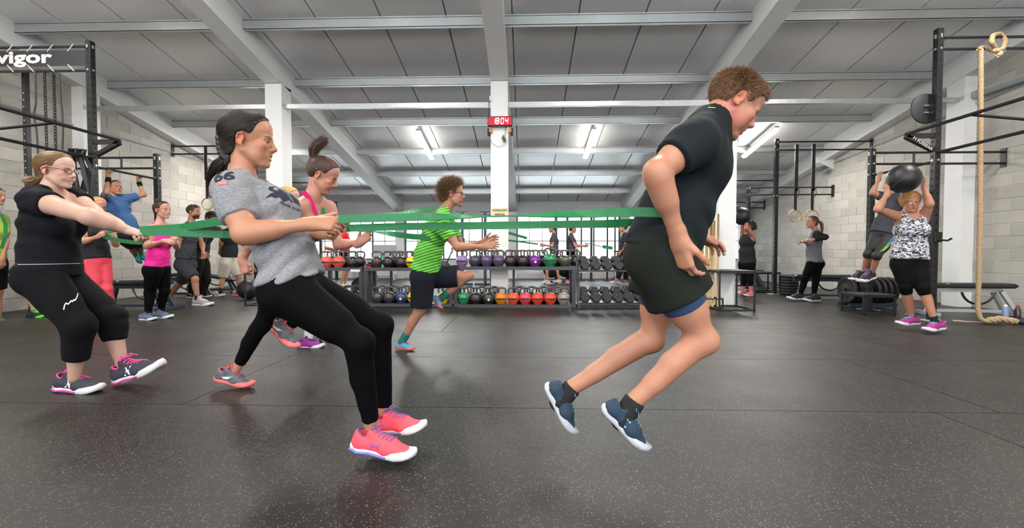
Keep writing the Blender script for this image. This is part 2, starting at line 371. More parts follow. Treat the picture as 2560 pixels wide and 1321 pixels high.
# wall conduits
for s,x,y0,y1,nm in ((1,XL,6.0,11.3,'leading to the wedge speaker by the pull-up man'),(-1,XR,6.0,11.4,'leading to the wedge speaker by the gym rings')):
    px=(285,350,480,400) if s>0 else (2235,300,2105,398)
    z0=at(px[0],px[1],abs(x)*FPX/abs(1313-px[0]))[2]; z1=at(px[2],px[3],abs(x)*FPX/abs(1313-px[2]))[2]
    tag(MB().tube([(x+s*.03,6.0,z0+.02),(x+s*.03,y1,z1)],.014,6).build('conduit',M_galv),'thin grey conduit on block wall '+nm,'conduit')
b=MB(); b.box((XR-.12,5.2,3.55),(XR-.013,7.75,3.6)).box((XR-.12,5.2,3.6),(XR-.11,7.75,3.66)); 
for k in range(5): b.tube([(XR-.1+.018*k,5.2,3.62),(XR-.1+.018*k,7.7,3.62)],.008,5)
tag(b.build('wall_cable_tray',M_galv),'steel tray of cables high on block wall behind the climbing rope','cable tray')
# fluorescent lamps
M_tube=mat('lit_tube',(1,1,1),.4,emit=(1.0,.97,.9),es=14.0); M_fix=mat('lamp_housing',(.75,.75,.74),.5)
def lamp(x,y,label):
    z=hc(y)-.2; sl=math.atan(-.2 if y>RIDGE else .2); R=np.array([[1,0,0],[0,math.cos(sl),-math.sin(sl)],[0,math.sin(sl),math.cos(sl)]])
    t=thing('ceiling_lamp',label,'lamp',(x,y,z),group='fluorescent ceiling lamps')
    MB().bbox((x,y,z+.05),(.10,1.56,.05),.012,R).build('housing',M_fix,t)
    MB().bbox((x,y,z),(.12,1.5,.06),.02,R).build('diffuser',M_tube,t)
    MB().box((x-.01,y-.5,z+.07),(x+.01,y-.48,hc(y))).box((x-.01,y+.48,z+.07),(x+.01,y+.5,hc(y)-.0)).build('bracket',M_galv,t)
    l=area('lamp_light',(x,y,z-.04),(sl,0,0),.12,1.5,LAMP_W,(1,.96,.9))
LX=[atx(1065,10.75),atx(1472,10.75),atx(1893,10.75)]; LX=[LX[0]-(LX[1]-LX[0])]+LX
ln=['fluorescent tube lamp hidden behind the braided hair woman','lit fluorescent tube lamp between first column and clock column','lit fluorescent tube lamp just past the red digit clock','lit fluorescent tube lamp by the bent runner head']
for i,x in enumerate(LX): lamp(x,10.75,ln[i])
for yy,a in ((4.6,'over the front runners'),(-1.4,'just behind the camera'),(-5,'near the front windows')):
    for x,b_ in zip(LX,('by the banner side wall','between the banner side and the clock','between the clock and the rope side','by the rope side wall')): lamp(x,yy,'fluorescent tube lamp %s, %s'%(a,b_))
# ================= people: smooth implicit bodies turned into one continuous mesh =================
A=lambda *x: np.array(x,float)
def nz(v): v=np.asarray(v,float); return v/(np.linalg.norm(v)+1e-12)
def lp(a,b,t): return np.asarray(a)*(1-t)+np.asarray(b)*t
class P:
    """tapered capsule a-b (radii ra, rb); w/sc widen it along axis w; sub carves; cuts = planes (point, normal) that end it flat"""
    __slots__=('a','b','ra','rb','w','sc','k','sub','tg','cuts')
    def __init__(s,a,b,ra,rb=None,w=None,sc=1.0,k=.02,sub=False,tg='',cuts=()):
        s.a=np.asarray(a,float); s.b=np.asarray(b,float); s.ra=ra; s.rb=ra if rb is None else rb
        s.w=None if w is None else nz(w); s.sc=sc; s.k=k; s.sub=sub; s.tg=tg; s.cuts=list(cuts)
    def bounds(s):
        r=max(s.ra,s.rb)*max(s.sc,1); return np.minimum(s.a,s.b)-r,np.maximum(s.a,s.b)+r
    def infl(s,d,k=None,tg=None):
        q=P(s.a,s.b,s.ra+d,s.rb+d,s.w,s.sc,s.k if k is None else k,s.sub,s.tg if tg is None else tg,s.cuts); 
        if s.w is not None: q.sc=(max(s.ra,s.rb)*s.sc+d)/(max(s.ra,s.rb)+d)
        return q
class E:
    """ellipsoid: centre, 3x3 rows of axes, radii"""
    __slots__=('c','R','r','k','sub','tg','cuts')
    def __init__(s,c,R,r,k=.02,sub=False,tg='',cuts=()):
        s.c=np.asarray(c,float); s.R=np.asarray(R,float); s.r=np.asarray(r,float); s.k=k; s.sub=sub; s.tg=tg; s.cuts=list(cuts)
    def bounds(s): m=max(s.r); return s.c-m,s.c+m
    def infl(s,d,k=None,tg=None): return E(s.c,s.R,s.r+d,s.k if k is None else k,s.sub,s.tg if tg is None else tg,s.cuts)
def dist(p,X,Y,Z):
    if isinstance(p,E):
        x,y,z=X-p.c[0],Y-p.c[1],Z-p.c[2]; l2=0; g2=0
        for i in range(3):
            q=(x*p.R[i,0]+y*p.R[i,1]+z*p.R[i,2])/p.r[i]; l2=l2+q*q; g2=g2+(q/p.r[i])**2
        l=np.sqrt(l2); d=l*(l-1)/(np.sqrt(g2)+1e-6)
    else:
        ab=p.b-p.a; L2=float(ab@ab); x,y,z=X-p.a[0],Y-p.a[1],Z-p.a[2]
        if L2>1e-10: t=np.clip((x*ab[0]+y*ab[1]+z*ab[2])/L2,0,1)
        else: t=0.0
        x,y,z=x-t*ab[0],y-t*ab[1],z-t*ab[2]
        if p.w is not None and p.sc!=1:
            q=(x*p.w[0]+y*p.w[1]+z*p.w[2]); f=q*q*(1/p.sc**2-1); d=np.sqrt(np.maximum(x*x+y*y+z*z+f,0))-(p.ra+t*(p.rb-p.ra))
        else: d=np.sqrt(x*x+y*y+z*z)-(p.ra+t*(p.rb-p.ra))
    for pt,n in p.cuts: d=np.maximum(d,(X-pt[0])*n[0]+(Y-pt[1])*n[1]+(Z-pt[2])*n[2])
    return d
def field(prims,lo,n,h,post=None):
    ax=[(lo[i]+h*np.arange(n[i])).astype(np.float32) for i in range(3)]
    F=np.full(n,.08,np.float32)
    for p in prims:
        a,b=p.bounds(); pad=max(.025,p.k*1.1)+h
        i0=np.maximum(np.floor((a-pad-lo)/h).astype(int),0); i1=np.minimum(np.ceil((b+pad-lo)/h).astype(int)+1,n)
        if (i1<=i0).any(): continue
        sl=tuple(slice(i0[i],i1[i]) for i in range(3))
        d=dist(p,ax[0][sl[0]][:,None,None],ax[1][sl[1]][None,:,None],ax[2][sl[2]][None,None,:]).astype(np.float32)
        f=F[sl]; k=max(p.k,1e-4)
        if p.sub: d=-d; hh=np.maximum(k-np.abs(f-d),0)/k; F[sl]=np.maximum(f,d)+hh*hh*k*.25
        else: hh=np.maximum(k-np.abs(f-d),0)/k; F[sl]=np.minimum(f,d)-hh*hh*k*.25
    if post: F=post(F,ax[0][:,None,None],ax[1][None,:,None],ax[2][None,None,:])
    return F
_OFF=np.array([[i,j,k] for i in (0,1) for j in (0,1) for k in (0,1)])
_ED=[(a,b) for a in range(8) for b in range(a+1,8) if np.abs(_OFF[a]-_OFF[b]).sum()==1]
def nets(F,lo,h):
    S=F<0
    c=np.zeros(tuple(m-1 for m in F.shape),np.int8)
    for o in _OFF: c+=S[o[0]:F.shape[0]-1+o[0],o[1]:F.shape[1]-1+o[1],o[2]:F.shape[2]-1+o[2]]
    act=(c>0)&(c<8); ii=np.argwhere(act)
    if len(ii)==0: return np.zeros((0,3)),np.zeros((0,4),int)
    idm=np.full(act.shape,-1,np.int32); idm[act]=np.arange(len(ii))
    cv=np.stack([F[ii[:,0]+o[0],ii[:,1]+o[1],ii[:,2]+o[2]] for o in _OFF],1)
    acc=np.zeros((len(ii),3)); cnt=np.zeros(len(ii))
    for a,b in _ED:
        va,vb=cv[:,a],cv[:,b]; m=(va<0)!=(vb<0); t=np.where(m,va/np.where(m,va-vb,1),0)
        acc+=(_OFF[a]+t[:,None]*(_OFF[b]-_OFF[a]))*m[:,None]; cnt+=m
    V=lo+(ii+acc/cnt[:,None])*h; Q=[]
    for ax in range(3):
        s0=[slice(None)]*3; s1=[slice(None)]*3; s0[ax]=slice(0,-1); s1[ax]=slice(1,None)
        m=S[tuple(s0)]!=S[tuple(s1)]; e=np.argwhere(m); o1,o2=[(1,2),(2,0),(0,1)][ax]
        sh=act.shape; ok=(e[:,o1]>0)&(e[:,o2]>0)&(e[:,o1]<sh[o1])&(e[:,o2]<sh[o2])&(e[:,ax]<sh[ax]); e=e[ok]
        def g(d1,d2):
            q=e.copy(); q[:,o1]+=d1; q[:,o2]+=d2; return idm[q[:,0],q[:,1],q[:,2]]
        q=np.stack([g(-1,-1),g(0,-1),g(0,0),g(-1,0)],1)
        ins=S[e[:,0],e[:,1],e[:,2]]; q[~ins]=q[~ins][:,::-1]; Q.append(q)
    Q=np.concatenate(Q); Q=Q[(Q>=0).all(1)]
    return V,Q
def smooth_mesh(V,Q,it,lam=.5):
    if len(Q)==0: return V
    e=np.concatenate([Q[:,[i,(i+1)%4]] for i in range(4)]); e=np.concatenate([e,e[:,::-1]])
    bd=None
    for _ in range(it):
        s=np.zeros_like(V); c=np.bincount(e[:,0],minlength=len(V))
        for k in range(3): s[:,k]=np.bincount(e[:,0],V[e[:,1],k],minlength=len(V))
        V=V+lam*(s/np.maximum(c,1)[:,None]-V)
    return V
def implicit(prims,h,fine=(),post=None,it=1):
    """surface of the smooth union; fine = [(lo,hi,h)] boxes meshed more finely"""
    pos=[p for p in prims if not p.sub]
    lo=np.min([p.bounds()[0] for p in pos],0)-3*h-.01; hi=np.max([p.bounds()[1] for p in pos],0)+3*h+.01
    n=tuple(int(x) for x in np.ceil((hi-lo)/h)+1)
    V,Q=nets(field(prims,lo,n,h,post),lo,h); V=smooth_mesh(V,Q,it)
    VV=[V];off=len(V); c=V[Q].mean(1); keep=np.ones(len(Q),bool); QQ=[]
    for a,b,hf in fine: keep&=~(((c>a+1.2*h)&(c<b-1.2*h)).all(1))
    done=[]
    for a,b,hf in fine:
        a=np.maximum(a,lo);b=np.minimum(b,hi)
        nn=tuple(int(x) for x in np.ceil((b-a)/hf)+1)
        if min(nn)<3: continue
        v,q=nets(field(prims,a,nn,hf,post),a,hf)
        if len(q)==0: continue
        cc=v[q].mean(1); kk=np.ones(len(q),bool)
        for a2,b2 in done: kk&=~(((cc>a2+hf)&(cc<b2-hf)).all(1))
        done.append((a,b)); v2=smooth_mesh(v,q,1,.4)
        # keep the open rim where it was
        VV.append(v2); QQ.append(q[kk]+off); off+=len(v)
    QQ.insert(0,Q[keep]); return np.concatenate(VV),np.concatenate(QQ)
def mesh_obj(name,V,Q,m,parent,col=None):
    """link the surface as one mesh object, vertices relative to the parent"""
    used=np.unique(Q); mp=np.full(len(V),-1); mp[used]=np.arange(len(used)); V=V[used]; Q=mp[Q]
    if col is not None: col=col[used]
    me=bpy.data.meshes.new(name); me.vertices.add(len(V)); me.vertices.foreach_set('co',(V-wloc(parent)).astype(np.float32).ravel())
    me.loops.add(Q.size); me.loops.foreach_set('vertex_index',Q.astype(np.int32).ravel())
    me.polygons.add(len(Q)); me.polygons.foreach_set('loop_start',(np.arange(len(Q))*4).astype(np.int32)); 
    try: me.polygons.foreach_set('loop_total',np.full(len(Q),4,np.int32))
    except Exception: pass
    me.polygons.foreach_set('use_smooth',np.ones(len(Q),bool)); me.materials.append(m); me.update(calc_edges=True); me.validate()
    if col is not None:
        ca=me.color_attributes.new('Col','FLOAT_COLOR','POINT'); ca.data.foreach_set('color',np.c_[col,np.ones(len(V))].astype(np.float32).ravel())
    o=bpy.data.objects.new(name,me); COL.objects.link(o); o.parent=parent; return o
# ---- head ----
def head_frame(pos,fwd,up,S=1.0):
    f=nz(fwd); l=nz(np.cross(up,f)); u=np.cross(f,l); M=np.stack([f,l,u])   # rows
    return dict(o=np.asarray(pos,float),M=M,S=S,L=lambda a,b,c: np.asarray(pos)+S*(a*f+b*l+c*u),f=f,l=l,u=u)
def head_prims(H,fem=False,mouth=0.0,smile=0.0,eyes=1.0,ears=True):
    L=H['L'];M=H['M'];S=H['S'];R=[]
    c=lambda a,b,ra,rb=None,**k: R.append(P(L(*a),L(*b),ra*S,(rb if rb is not None else ra)*S,tg='head',**k))
    e=lambda a,r,k=.02,sub=False: R.append(E(L(*a),M,A(*r)*S,k,sub,'head'))
    jw=.9 if fem else 1.0
    e((-.014,0,.038),(.098,.076,.082)); e((.03,0,.055),(.062,.064,.06),.03)      # cranium, forehead
    e((.040,0,-.03),(.050,.056*jw,.074),.03)                                      # face block
    for s in (1,-1):
        c((.0,s*.052*jw,-.045),(.062,s*.022,-.100+.006*fem),.019,.015,k=.02)        # jaw
        e((.066,s*.040,-.016),(.020,.020,.018),.018)                               # cheekbone
        e((.042,s*.040*jw,-.046),(.032,.019,.034),.025)
        if smile: e((.074,s*.034,-.044),(.016,.016,.014),.014)
        c((.084,s*.012,.020),(.078,s*.046,.018),.0085,.007,k=.014)                 # brow ridge
        e((.094,s*.030,.004),(.016,.017,.012),.012,True)                           # eye socket
        e((.074,s*.031,.004),(.0135,.015,.0125),.005)                              # lids / eyeball
        c((.083,s*.019,.0105),(.080,s*.043,.009),.0035,.003,k=.003)                # upper lid fold
        if eyes<.6: c((.087,s*.021,.002),(.084,s*.041,.001),.0055,.005,k=.003)     # lowered lid
        c((.096,s*.010,-.030),(.088,s*.013,-.031),.0078,.006,k=.006)               # nostril wing
        e((.099,s*.006,-.040),(.004,.0035,.003),.002,True)
        if ears:
            Re=np.stack([nz(H['f']-.25*H['u']),nz(H['l']*s+.35*-H['f']),nz(H['u']+.25*H['f'])])
            R.append(E(L(-.012,s*.079,-.004),Re,A(.017,.0075,.0295)*S,.007,False,'head'))
            R.append(E(L(-.006,s*.086,.003),Re,A(.009,.006,.017)*S,.008,True,'head'))
            c((-.019,s*.085,.019),(-.024,s*.087,-.004),.003,.0035,k=.004)
            c((-.006,s*.082,-.030),(-.008,s*.079,-.026),.0065,k=.005)
    e((.076,0,-.101+.004*fem),(.018,.019,.016),.018)                               # chin
    c((.089,0,.016),(.107,0,-.018),.0082,.0088,k=.012); e((.108,0,-.024),(.0115,.0115,.0105),.008)  # nose
    e((.071,0,-.060),(.022,.027,.026),.02)
    g=.003+.009*mouth; w=.024+.007*smile; up=.005*smile
    for s in (1,-1):
        c((.0940,0,-.0565+g*.3),(.083,s*w,-.060+up),.0052,.0035,k=.005)
        c((.0920,0,-.0675-g*.8),(.083,s*w,-.062+up),.0060,.0035,k=.005)
    if mouth>0:
        R.append(P(L(.098,-w*.62,-.0615+up*.3-g*.25),L(.098,w*.62,-.0615+up*.3-g*.25),(.0025+.0045*mouth)*S,k=.002,sub=True,tg='head'))
        R.append(P(L(.090,-w*.5,-.0615+up*.3-g*.25),L(.090,w*.5,-.0615+up*.3-g*.25),(.0025+.0045*mouth)*S,k=.002,sub=True,tg='head'))
    c((.088,0,-.052),(.099,0,-.036),.006,.005,k=.010)
    return R
def paint(V,base,spots):
    col=np.tile(np.array(base,float),(len(V),1))
    for c,M,r,rgb,soft in spots:
        q=((V-c)@np.asarray(M).T)/np.asarray(r); d=np.sqrt((q*q).sum(1)); t=np.clip((1+soft-d)/max(soft,1e-3),0,1)[:,None]; col=col*(1-t)+np.array(rgb)*t
    return col
# ---- hand ----
def hand_prims(wr,d,n,t,s=1.0,curl=(.5,.6,.6,.65,.7),tg='hand',thumb=.5,spread=1.0):
    """wr wrist, d finger direction, n palm normal (palm side), t thumb-side direction"""
    d=nz(d); n=nz(n-d*np.dot(n,d)); t=nz(t-d*np.dot(t,d)-n*np.dot(t,n)); wr=np.asarray(wr,float); R=[]
    q=lambda a,b,c: wr+s*(a*d+b*n+c*t)
    kn=[(.090,-.002,.028),(.094,-.004,.009),(.090,-.003,-.010),(.082,0,-.027)]; ln=[.072,.080,.074,.058]; rr=[.0093,.0095,.009,.008]
    for i,(kk,l,r) in enumerate(zip(kn,ln,rr)):
        R.append(P(q(.005,.0,kk[2]*.55),q(*kk),.0165*s,.0125*s,k=.014,tg=tg))
        p=q(*kk); dd=nz(d+t*(.10,.03,-.04,-.12)[i]*spread); cur=nz(n); c=curl[i+1]
        for j,(fr,am) in enumerate(((.46,.9),(.30,1.15),(.24,.8))):
            a=c*am; nd=dd*math.cos(a)+cur*math.sin(a); cur=-dd*math.sin(a)+cur*math.cos(a); dd=nd
            p2=p+dd*l*fr*s; R.append(P(p,p2,r*s*(1-.1*j),r*s*(.93-.1*j),k=.0035,tg=tg)); p=p2
    b0=q(.018,.006,.022); b1=q(.048,.014,.046); R.append(P(b0,b1,.0165*s,.0125*s,k=.012,tg=tg))
    dd=nz(d*.85+t*(.55-.5*thumb)+n*(.2+.5*thumb)); b2=b1+dd*.034*s; R.append(P(b1,b2,.0112*s,.0098*s,k=.004,tg=tg))
    dd=nz(dd+(-t*.5+n*.2)*thumb); R.append(P(b2,b2+dd*.027*s,.0098*s,.0082*s,k=.003,tg=tg))
    R.append(P(q(-.03,0,0),q(.02,0,0),.023*s,.021*s,w=t,sc=1.25,k=.02,tg=tg))
    return R
# ---- body ----
def body_prims(J,fem=False,b=1.0,wb=1.0,bust=1.0,armr=1.0,legr=1.0,hipw=1.0,belly=0.0):
    """J: world joints pel wai che nec hed(dict) shL elL wrL .. hiL knL anL .. ; returns prims and frame dict"""
    R=[];pel,wai,che,nec=J['pel'],J['wai'],J['che'],J['nec']
    lh=nz(J['hiL']-J['hiR']); ls=nz(J['shL']-J['shR']); upc=nz(nec-wai); upp=nz(wai-pel)
    fc=nz(np.cross(ls,upc)); fp=nz(np.cross(lh,upp)); lm=nz(lh+ls); lc=np.cross(upc,fc)
    fem_=1.0 if fem else 0.0
    hw=.5*np.linalg.norm(J['hiL']-J['hiR']); sw=.5*np.linalg.norm(J['shL']-J['shR'])
    R.append(P(pel-upp*.01,wai,.098*b*wb,.088*b*wb*(1+belly),w=lm,sc=1.42*hipw,k=.05,tg='torso'))
    R.append(P(wai,che,.088*b*wb,.108*b,w=lm,sc=1.38-.10*fem_,k=.05,tg='torso'))
    R.append(P(che,lp(che,nec,.62),.108*b,.072*b,w=lc,sc=1.42-.1*fem_,k=.05,tg='torso'))
    if belly: R.append(P(lp(pel,wai,.3)+fp*.04,wai+fp*.04,.09*b,.085*b,w=lm,sc=1.2,k=.05,tg='torso'))
    for s,S in ((1,'L'),(-1,'R')):
        hi,kn,an=J['hi'+S],J['kn'+S],J['an'+S]; sh,el,wr=J['sh'+S],J['el'+S],J['wr'+S]
        R.append(P(lp(nec,sh,.35)-upc*.03,lp(nec,sh,.9)-upc*.01,.050*b,.046*b,k=.05,tg='torso'))    # collar / pec shelf
        R.append(P(nec+upc*.035,lp(nec,sh,.75)+upc*.005,.036*b,.034*b,k=.05,tg='torso'))           # trapezius
        R.append(P(lp(che,sh,.55),sh-upc*.03,.058*b,.045*b,k=.05,tg='torso'))                       # lat
        R.append(P(sh,lp(sh,el,.25),.052*b*armr,.050*b*armr,k=.03,tg='uarm'+S))                     # deltoid
        R.append(P(sh,el,.047*b*armr,.036*b*armr,k=.03,tg='uarm'+S))
        ua=nz(el-sh); fa=nz(wr-el); bend=nz(fa-ua*np.dot(fa,ua)) if abs(np.dot(fa,ua))<.995 else fc
        R.append(P(lp(sh,el,.35)+bend*.012,lp(sh,el,.68)+bend*.012,.037*b*armr,.035*b*armr,k=.03,tg='uarm'+S))
        R.append(P(lp(sh,el,.25)-bend*.014,lp(sh,el,.6)-bend*.012,.033*b*armr,.03*b*armr,k=.03,tg='uarm'+S))
        R.append(P(el,wr,.036*b*armr,.0235*b,k=.02,tg='farm'+S))
        R.append(P(lp(el,wr,.12),lp(el,wr,.42),.040*b*armr,.034*b*armr,k=.03,tg='farm'+S))
        # leg
        th=nz(kn-hi); shn=nz(an-kn); mid=lp(hi,an,.5); kf=kn-mid
        kf=kf-nz(an-hi)*np.dot(kf,nz(an-hi)); kf=nz(kf) if np.linalg.norm(kf)>.025 else nz(fp-shn*np.dot(fp,shn))
        tf=nz(kf-th*np.dot(kf,th)); sf=nz(kf-shn*np.dot(kf,shn))
        R.append(P(hi,kn,.084*b*legr*(1+.06*fem_),.053*b*legr,k=.04,tg='thigh'+S))
        R.append(P(lp(hi,kn,.2)+tf*.015,lp(hi,kn,.62)+tf*.016,.072*b*legr,.060*b*legr,k=.04,tg='thigh'+S))
        R.append(P(lp(hi,kn,.15)-tf*.02,lp(hi,kn,.6)-tf*.014,.070*b*legr,.054*b*legr,k=.04,tg='thigh'+S))
        R.append(P(kn+kf*.006,kn+kf*.006,.050*b*legr,k=.02,tg='knee'+S))
        R.append(P(kn,an,.047*b*legr,.032*b,k=.03,tg='shin'+S))
        R.append(P(lp(kn,an,.14)-sf*.016,lp(kn,an,.42)-sf*.018,.046*b*legr,.040*b*legr,k=.03,tg='shin'+S))
        R.append(P(lp(kn,an,.42)-sf*.014,lp(kn,an,.72)-sf*.006,.036*b*legr,.028*b,k=.03,tg='shin'+S))
        R.append(P(hi-fp*.045+upp*.01-(th*.0),hi-fp*.04+upp*.03,.088*b*legr,k=.05,tg='glute'+S))
        R.append(P(hi+upp*.02,hi+upp*.05,.080*b*hipw,k=.05,tg='glute'+S))
        if fem: R.append(E(che+fc*.080*b+ls*s*.070-upc*.005,np.stack([fc,lc,upc]),A(.052,.060,.062)*bust*b,.04,False,'bust'))
    H=J['H']; S=H['S']
    R.append(P(nec-upc*.01,H['L'](-.022,0,-.055),.058*(1-.10*fem_)*b,.054*(1-.12*fem_)*S,k=.03,tg='neck'))
    return R,dict(lh=lh,ls=ls,upc=upc,upp=upp,fc=fc,fp=fp,lc=lc)
# ---- shoe ----
def shoe(parent,heel,toe,up,cu,cs,L=None,fine=.004,lace=None,stripe=None,side=1,logo=None,midcol=None,collar=None,bend=0.0,patt=None):
    heel=np.asarray(heel,float); toe=np.asarray(toe,float); f=nz(toe-heel); Ln=np.linalg.norm(toe-heel); up=nz(up-f*np.dot(up,f)); l=np.cross(up,f); S=Ln/.285
    q=lambda x,y,z: heel+S*(x*f+y*l+z*up)
    R=[P(q(.035,0,.040),q(.040,0,.070),.036*S,.033*S,k=.02),P(q(.05,0,.045),q(.165,0,.036),.040*S,.037*S,k=.02,w=l,sc=.98),
       P(q(.165,.0,.034),q(.235,0,.026),.038*S,.029*S,w=l,sc=1.22,k=.02),P(q(.085,0,.082),q(.175,0,.046),.026*S,.026*S,k=.025),P(q(.085,0,.095),q(.10,0,.085),.022*S,.02*S,w=l,sc=1.3,k=.012)]
    R.append(P(q(.045,0,.115),q(.058,0,.085),.032*S,.028*S,k=.008,sub=True)); R.append(P(q(.055,0,.086),q(.062,0,.05),.027*S,.02*S,k=.006,sub=True))
    for p in R:
        if not p.sub: p.cuts=[(q(0,0,.016),-up)]
    V,Q=implicit(R,fine*S,it=1)
    sh=mesh_obj('shoe',V,Q,cu,parent)
    xs=np.array([-.004,.0,.012,.04,.09,.13,.17,.21,.245,.268,.281,.287]); wd=np.array([.004,.016,.029,.036,.033,.034,.042,.046,.042,.031,.017,.004])
    def ring(z,infl,zw=0):
        o=[]
        for x,w_ in list(zip(xs,wd))+list(zip(xs[::-1],-wd[::-1])):
            sp=.022*max(0,(x-.19)/.095)**2+.006*max(0,(.03-x)/.03)**2; o.append(q(x+(infl if .0<x<.28 else infl*np.sign(x-.1)),w_+np.sign(w_)*infl,z+sp+(zw*math.sin(x*95) if z>.01 else 0)))
        return o
    n=2*len(xs); b=MB(); b.add(ring(0,-.003)+ring(.006,.001)+ring(.018,.003,.003)+ring(.030,-.001,.003),[tuple(range(n))[::-1]]+[(r*n+i,r*n+(i+1)%n,(r+1)*n+(i+1)%n,(r+1)*n+i) for r in range(3) for i in range(n)]+[tuple(range(3*n,4*n))])
    # sole is a sub-part of its shoe
    so=b.build('sole',cs,sh,True)
    if midcol:
        b=MB(); rg=[]; 
        for x,w_ in zip(xs[1:7],wd[1:7]): rg.append((x,w_))
        for s in (1,-1):
            pts=[q(x,s*(w_+.004),.010+.004*math.sin(x*95)) for x,w_ in rg]; b.tube(pts,.0055*S,6)
        b.build('midsole_band',midcol,sh,True)
    bv=BVHTree.FromPolygons([tuple(v) for v in V],[tuple(int(i) for i in p) for p in Q])
    if lace is not None:
        b=MB(); prev=None
        for i in range(6):
            x=.098+.0165*i; pts=[]
            for s in np.linspace(-1,1,7)*(1 if i%2 else -1):
                o_=q(x+.006*s,s*.024,.2); h=bv.ray_cast(Vector(o_),Vector(-up))
                if h[0] is not None: pts.append(np.array(h[0])+up*.002)
            if len(pts)>2: b.tube(pts,.0030*S,5)
        o_=q(.10,0,.2); h=bv.ray_cast(Vector(o_),Vector(-up))
        if h[0] is not None:
            c0=np.array(h[0])+up*.004
            for s in (1,-1):
                b.tube([c0,c0+S*(l*s*.018+up*.014-f*.004),c0+S*(l*s*.034+up*.010+f*.006),c0+S*(l*s*.026+f*.012),c0],.0026*S,5)
                b.tube([c0,c0+S*(l*s*.02+up*.008+f*.02),c0+S*(l*s*.036-up*.006+f*.034)],.0024*S,5)
        b.build('laces',lace,sh,True)
    if collar is not None:
        pts=[]
        for t in np.linspace(0,2*math.pi,18,endpoint=False):
            r=.030; x=.056+r*1.15*math.cos(t); y=r*.93*math.sin(t); o_=q(x,y,.25); h=bv.ray_cast(Vector(o_),Vector(-up))
            if h[0] is not None: pts.append(np.array(h[0])+up*.001)
        if len(pts)>8: MB().tube(pts,.0042*S,6,closed=True).build('collar',collar,sh,True)
    if logo is not None:
        vm,fm,mt=logo; s=side; b=MB(); out=[]
        for x,y,_ in vm:
            o_=q(.118+x,0,.048+y)+l*s*.2; h=bv.ray_cast(Vector(o_),Vector(-l*s)); out.append(np.array(h[0])+l*s*.0018 if h[0] is not None else q(.118+x,s*.04,.048+y))
        b.add(out,fm if s<0 else [g[::-1] for g in fm]); b.build('logo',mt,sh)
    return sh
def decal(name,vm,fm,org,ux,uy,bv,m,parent,sub=2,off=.0025):
    """project a flat print on a cloth surface; ux, uy = print axes, cast along -(ux x uy)"""
    import bmesh
    bm=bmesh.new(); vs=[bm.verts.new((float(v[0]),float(v[1]),0)) for v in vm]
    for f in fm:
        try: bm.faces.new([vs[i] for i in f])
        except Exception: pass
    bmesh.ops.triangulate(bm,faces=bm.faces[:])
    for _ in range(sub):
        ed=[e for e in bm.edges if e.calc_length()>.008]
        if ed: bmesh.ops.subdivide_edges(bm,edges=ed,cuts=1); bmesh.ops.triangulate(bm,faces=bm.faces[:])
    ux=nz(ux); uy=nz(uy-ux*np.dot(uy,ux)); n=np.cross(ux,uy); me=bpy.data.meshes.new(name); wl_=wloc(parent); bad=[]
    for v in bm.verts:
        o_=org+ux*v.co.x+uy*v.co.y+n*.5; h=bv.ray_cast(Vector(o_),Vector(-n))
        if h[0] is None: bad.append(v); continue
        v.co=Vector(np.array(h[0])+n*off-wl_)
    if bad: bmesh.ops.delete(bm,geom=bad,context='VERTS')
    bm.to_mesh(me); bm.free(); me.materials.append(m); o=bpy.data.objects.new(name,me); COL.objects.link(o); o.parent=parent; return o
def bvh(o):
    wl_=wloc(o); me=o.data; n=len(me.vertices); v=np.empty(n*3,np.float32); me.vertices.foreach_get('co',v)
    return BVHTree.FromPolygons((v.reshape(-1,3)+wl_).tolist(),[tuple(p.vertices) for p in me.polygons])

class JoinBV:
    """ray cast against several surfaces, nearest hit wins"""
    def __init__(s,l): s.l=l
    def ray_cast(s,o,d):
        h=[x.ray_cast(o,d) for x in s.l]; h=[x for x in h if x[0] is not None]
        return min(h,key=lambda x:x[3]) if h else (None,None,None,None)
# ---- hair ----
LINE_BACK=[(-.14,-.060),(-.075,-.072),(-.045,-.060),(-.036,-.01),(-.028,.022),(-.004,.034),(.020,.022),(.034,.034),(.046,.066),(.058,.086),(.078,.106),(.10,.18)]
LINE_MAN=[(-.14,-.045),(-.08,-.060),(-.046,-.050),(-.036,-.01),(-.028,.024),(-.004,.036),(.018,.010),(.030,.008),(.038,.045),(.066,.068),(.083,.078),(.11,.16)]
def scalp(H,d,off=0.0):
    """point of the scalp in local direction d (rows of unit vectors)"""
    d=np.asarray(d,float); d=d/np.linalg.norm(d,axis=-1,keepdims=True); r=A(.100,.078,.085)+off
    return d*ray_len(d,off)+A(-.014,0,.038)
def ray_len(d,off):
    t=1/np.sqrt(((d/(A(.100,.078,.085)+off))**2).sum(-1,keepdims=True))
    r2=A(.063,.067,.063)+off; o=-A(.040,0,.017); a=((d/r2)**2).sum(-1,keepdims=True); b=(d*o/r2**2).sum(-1,keepdims=True); c=((o/r2)**2).sum()-1
    D=b*b-a*c; t2=np.where(D>0,(-b+np.sqrt(np.maximum(D,0)))/a,0); return np.maximum(t,t2)
def toW(H,p): return H['o']+H['S']*(np.asarray(p)@H['M'])
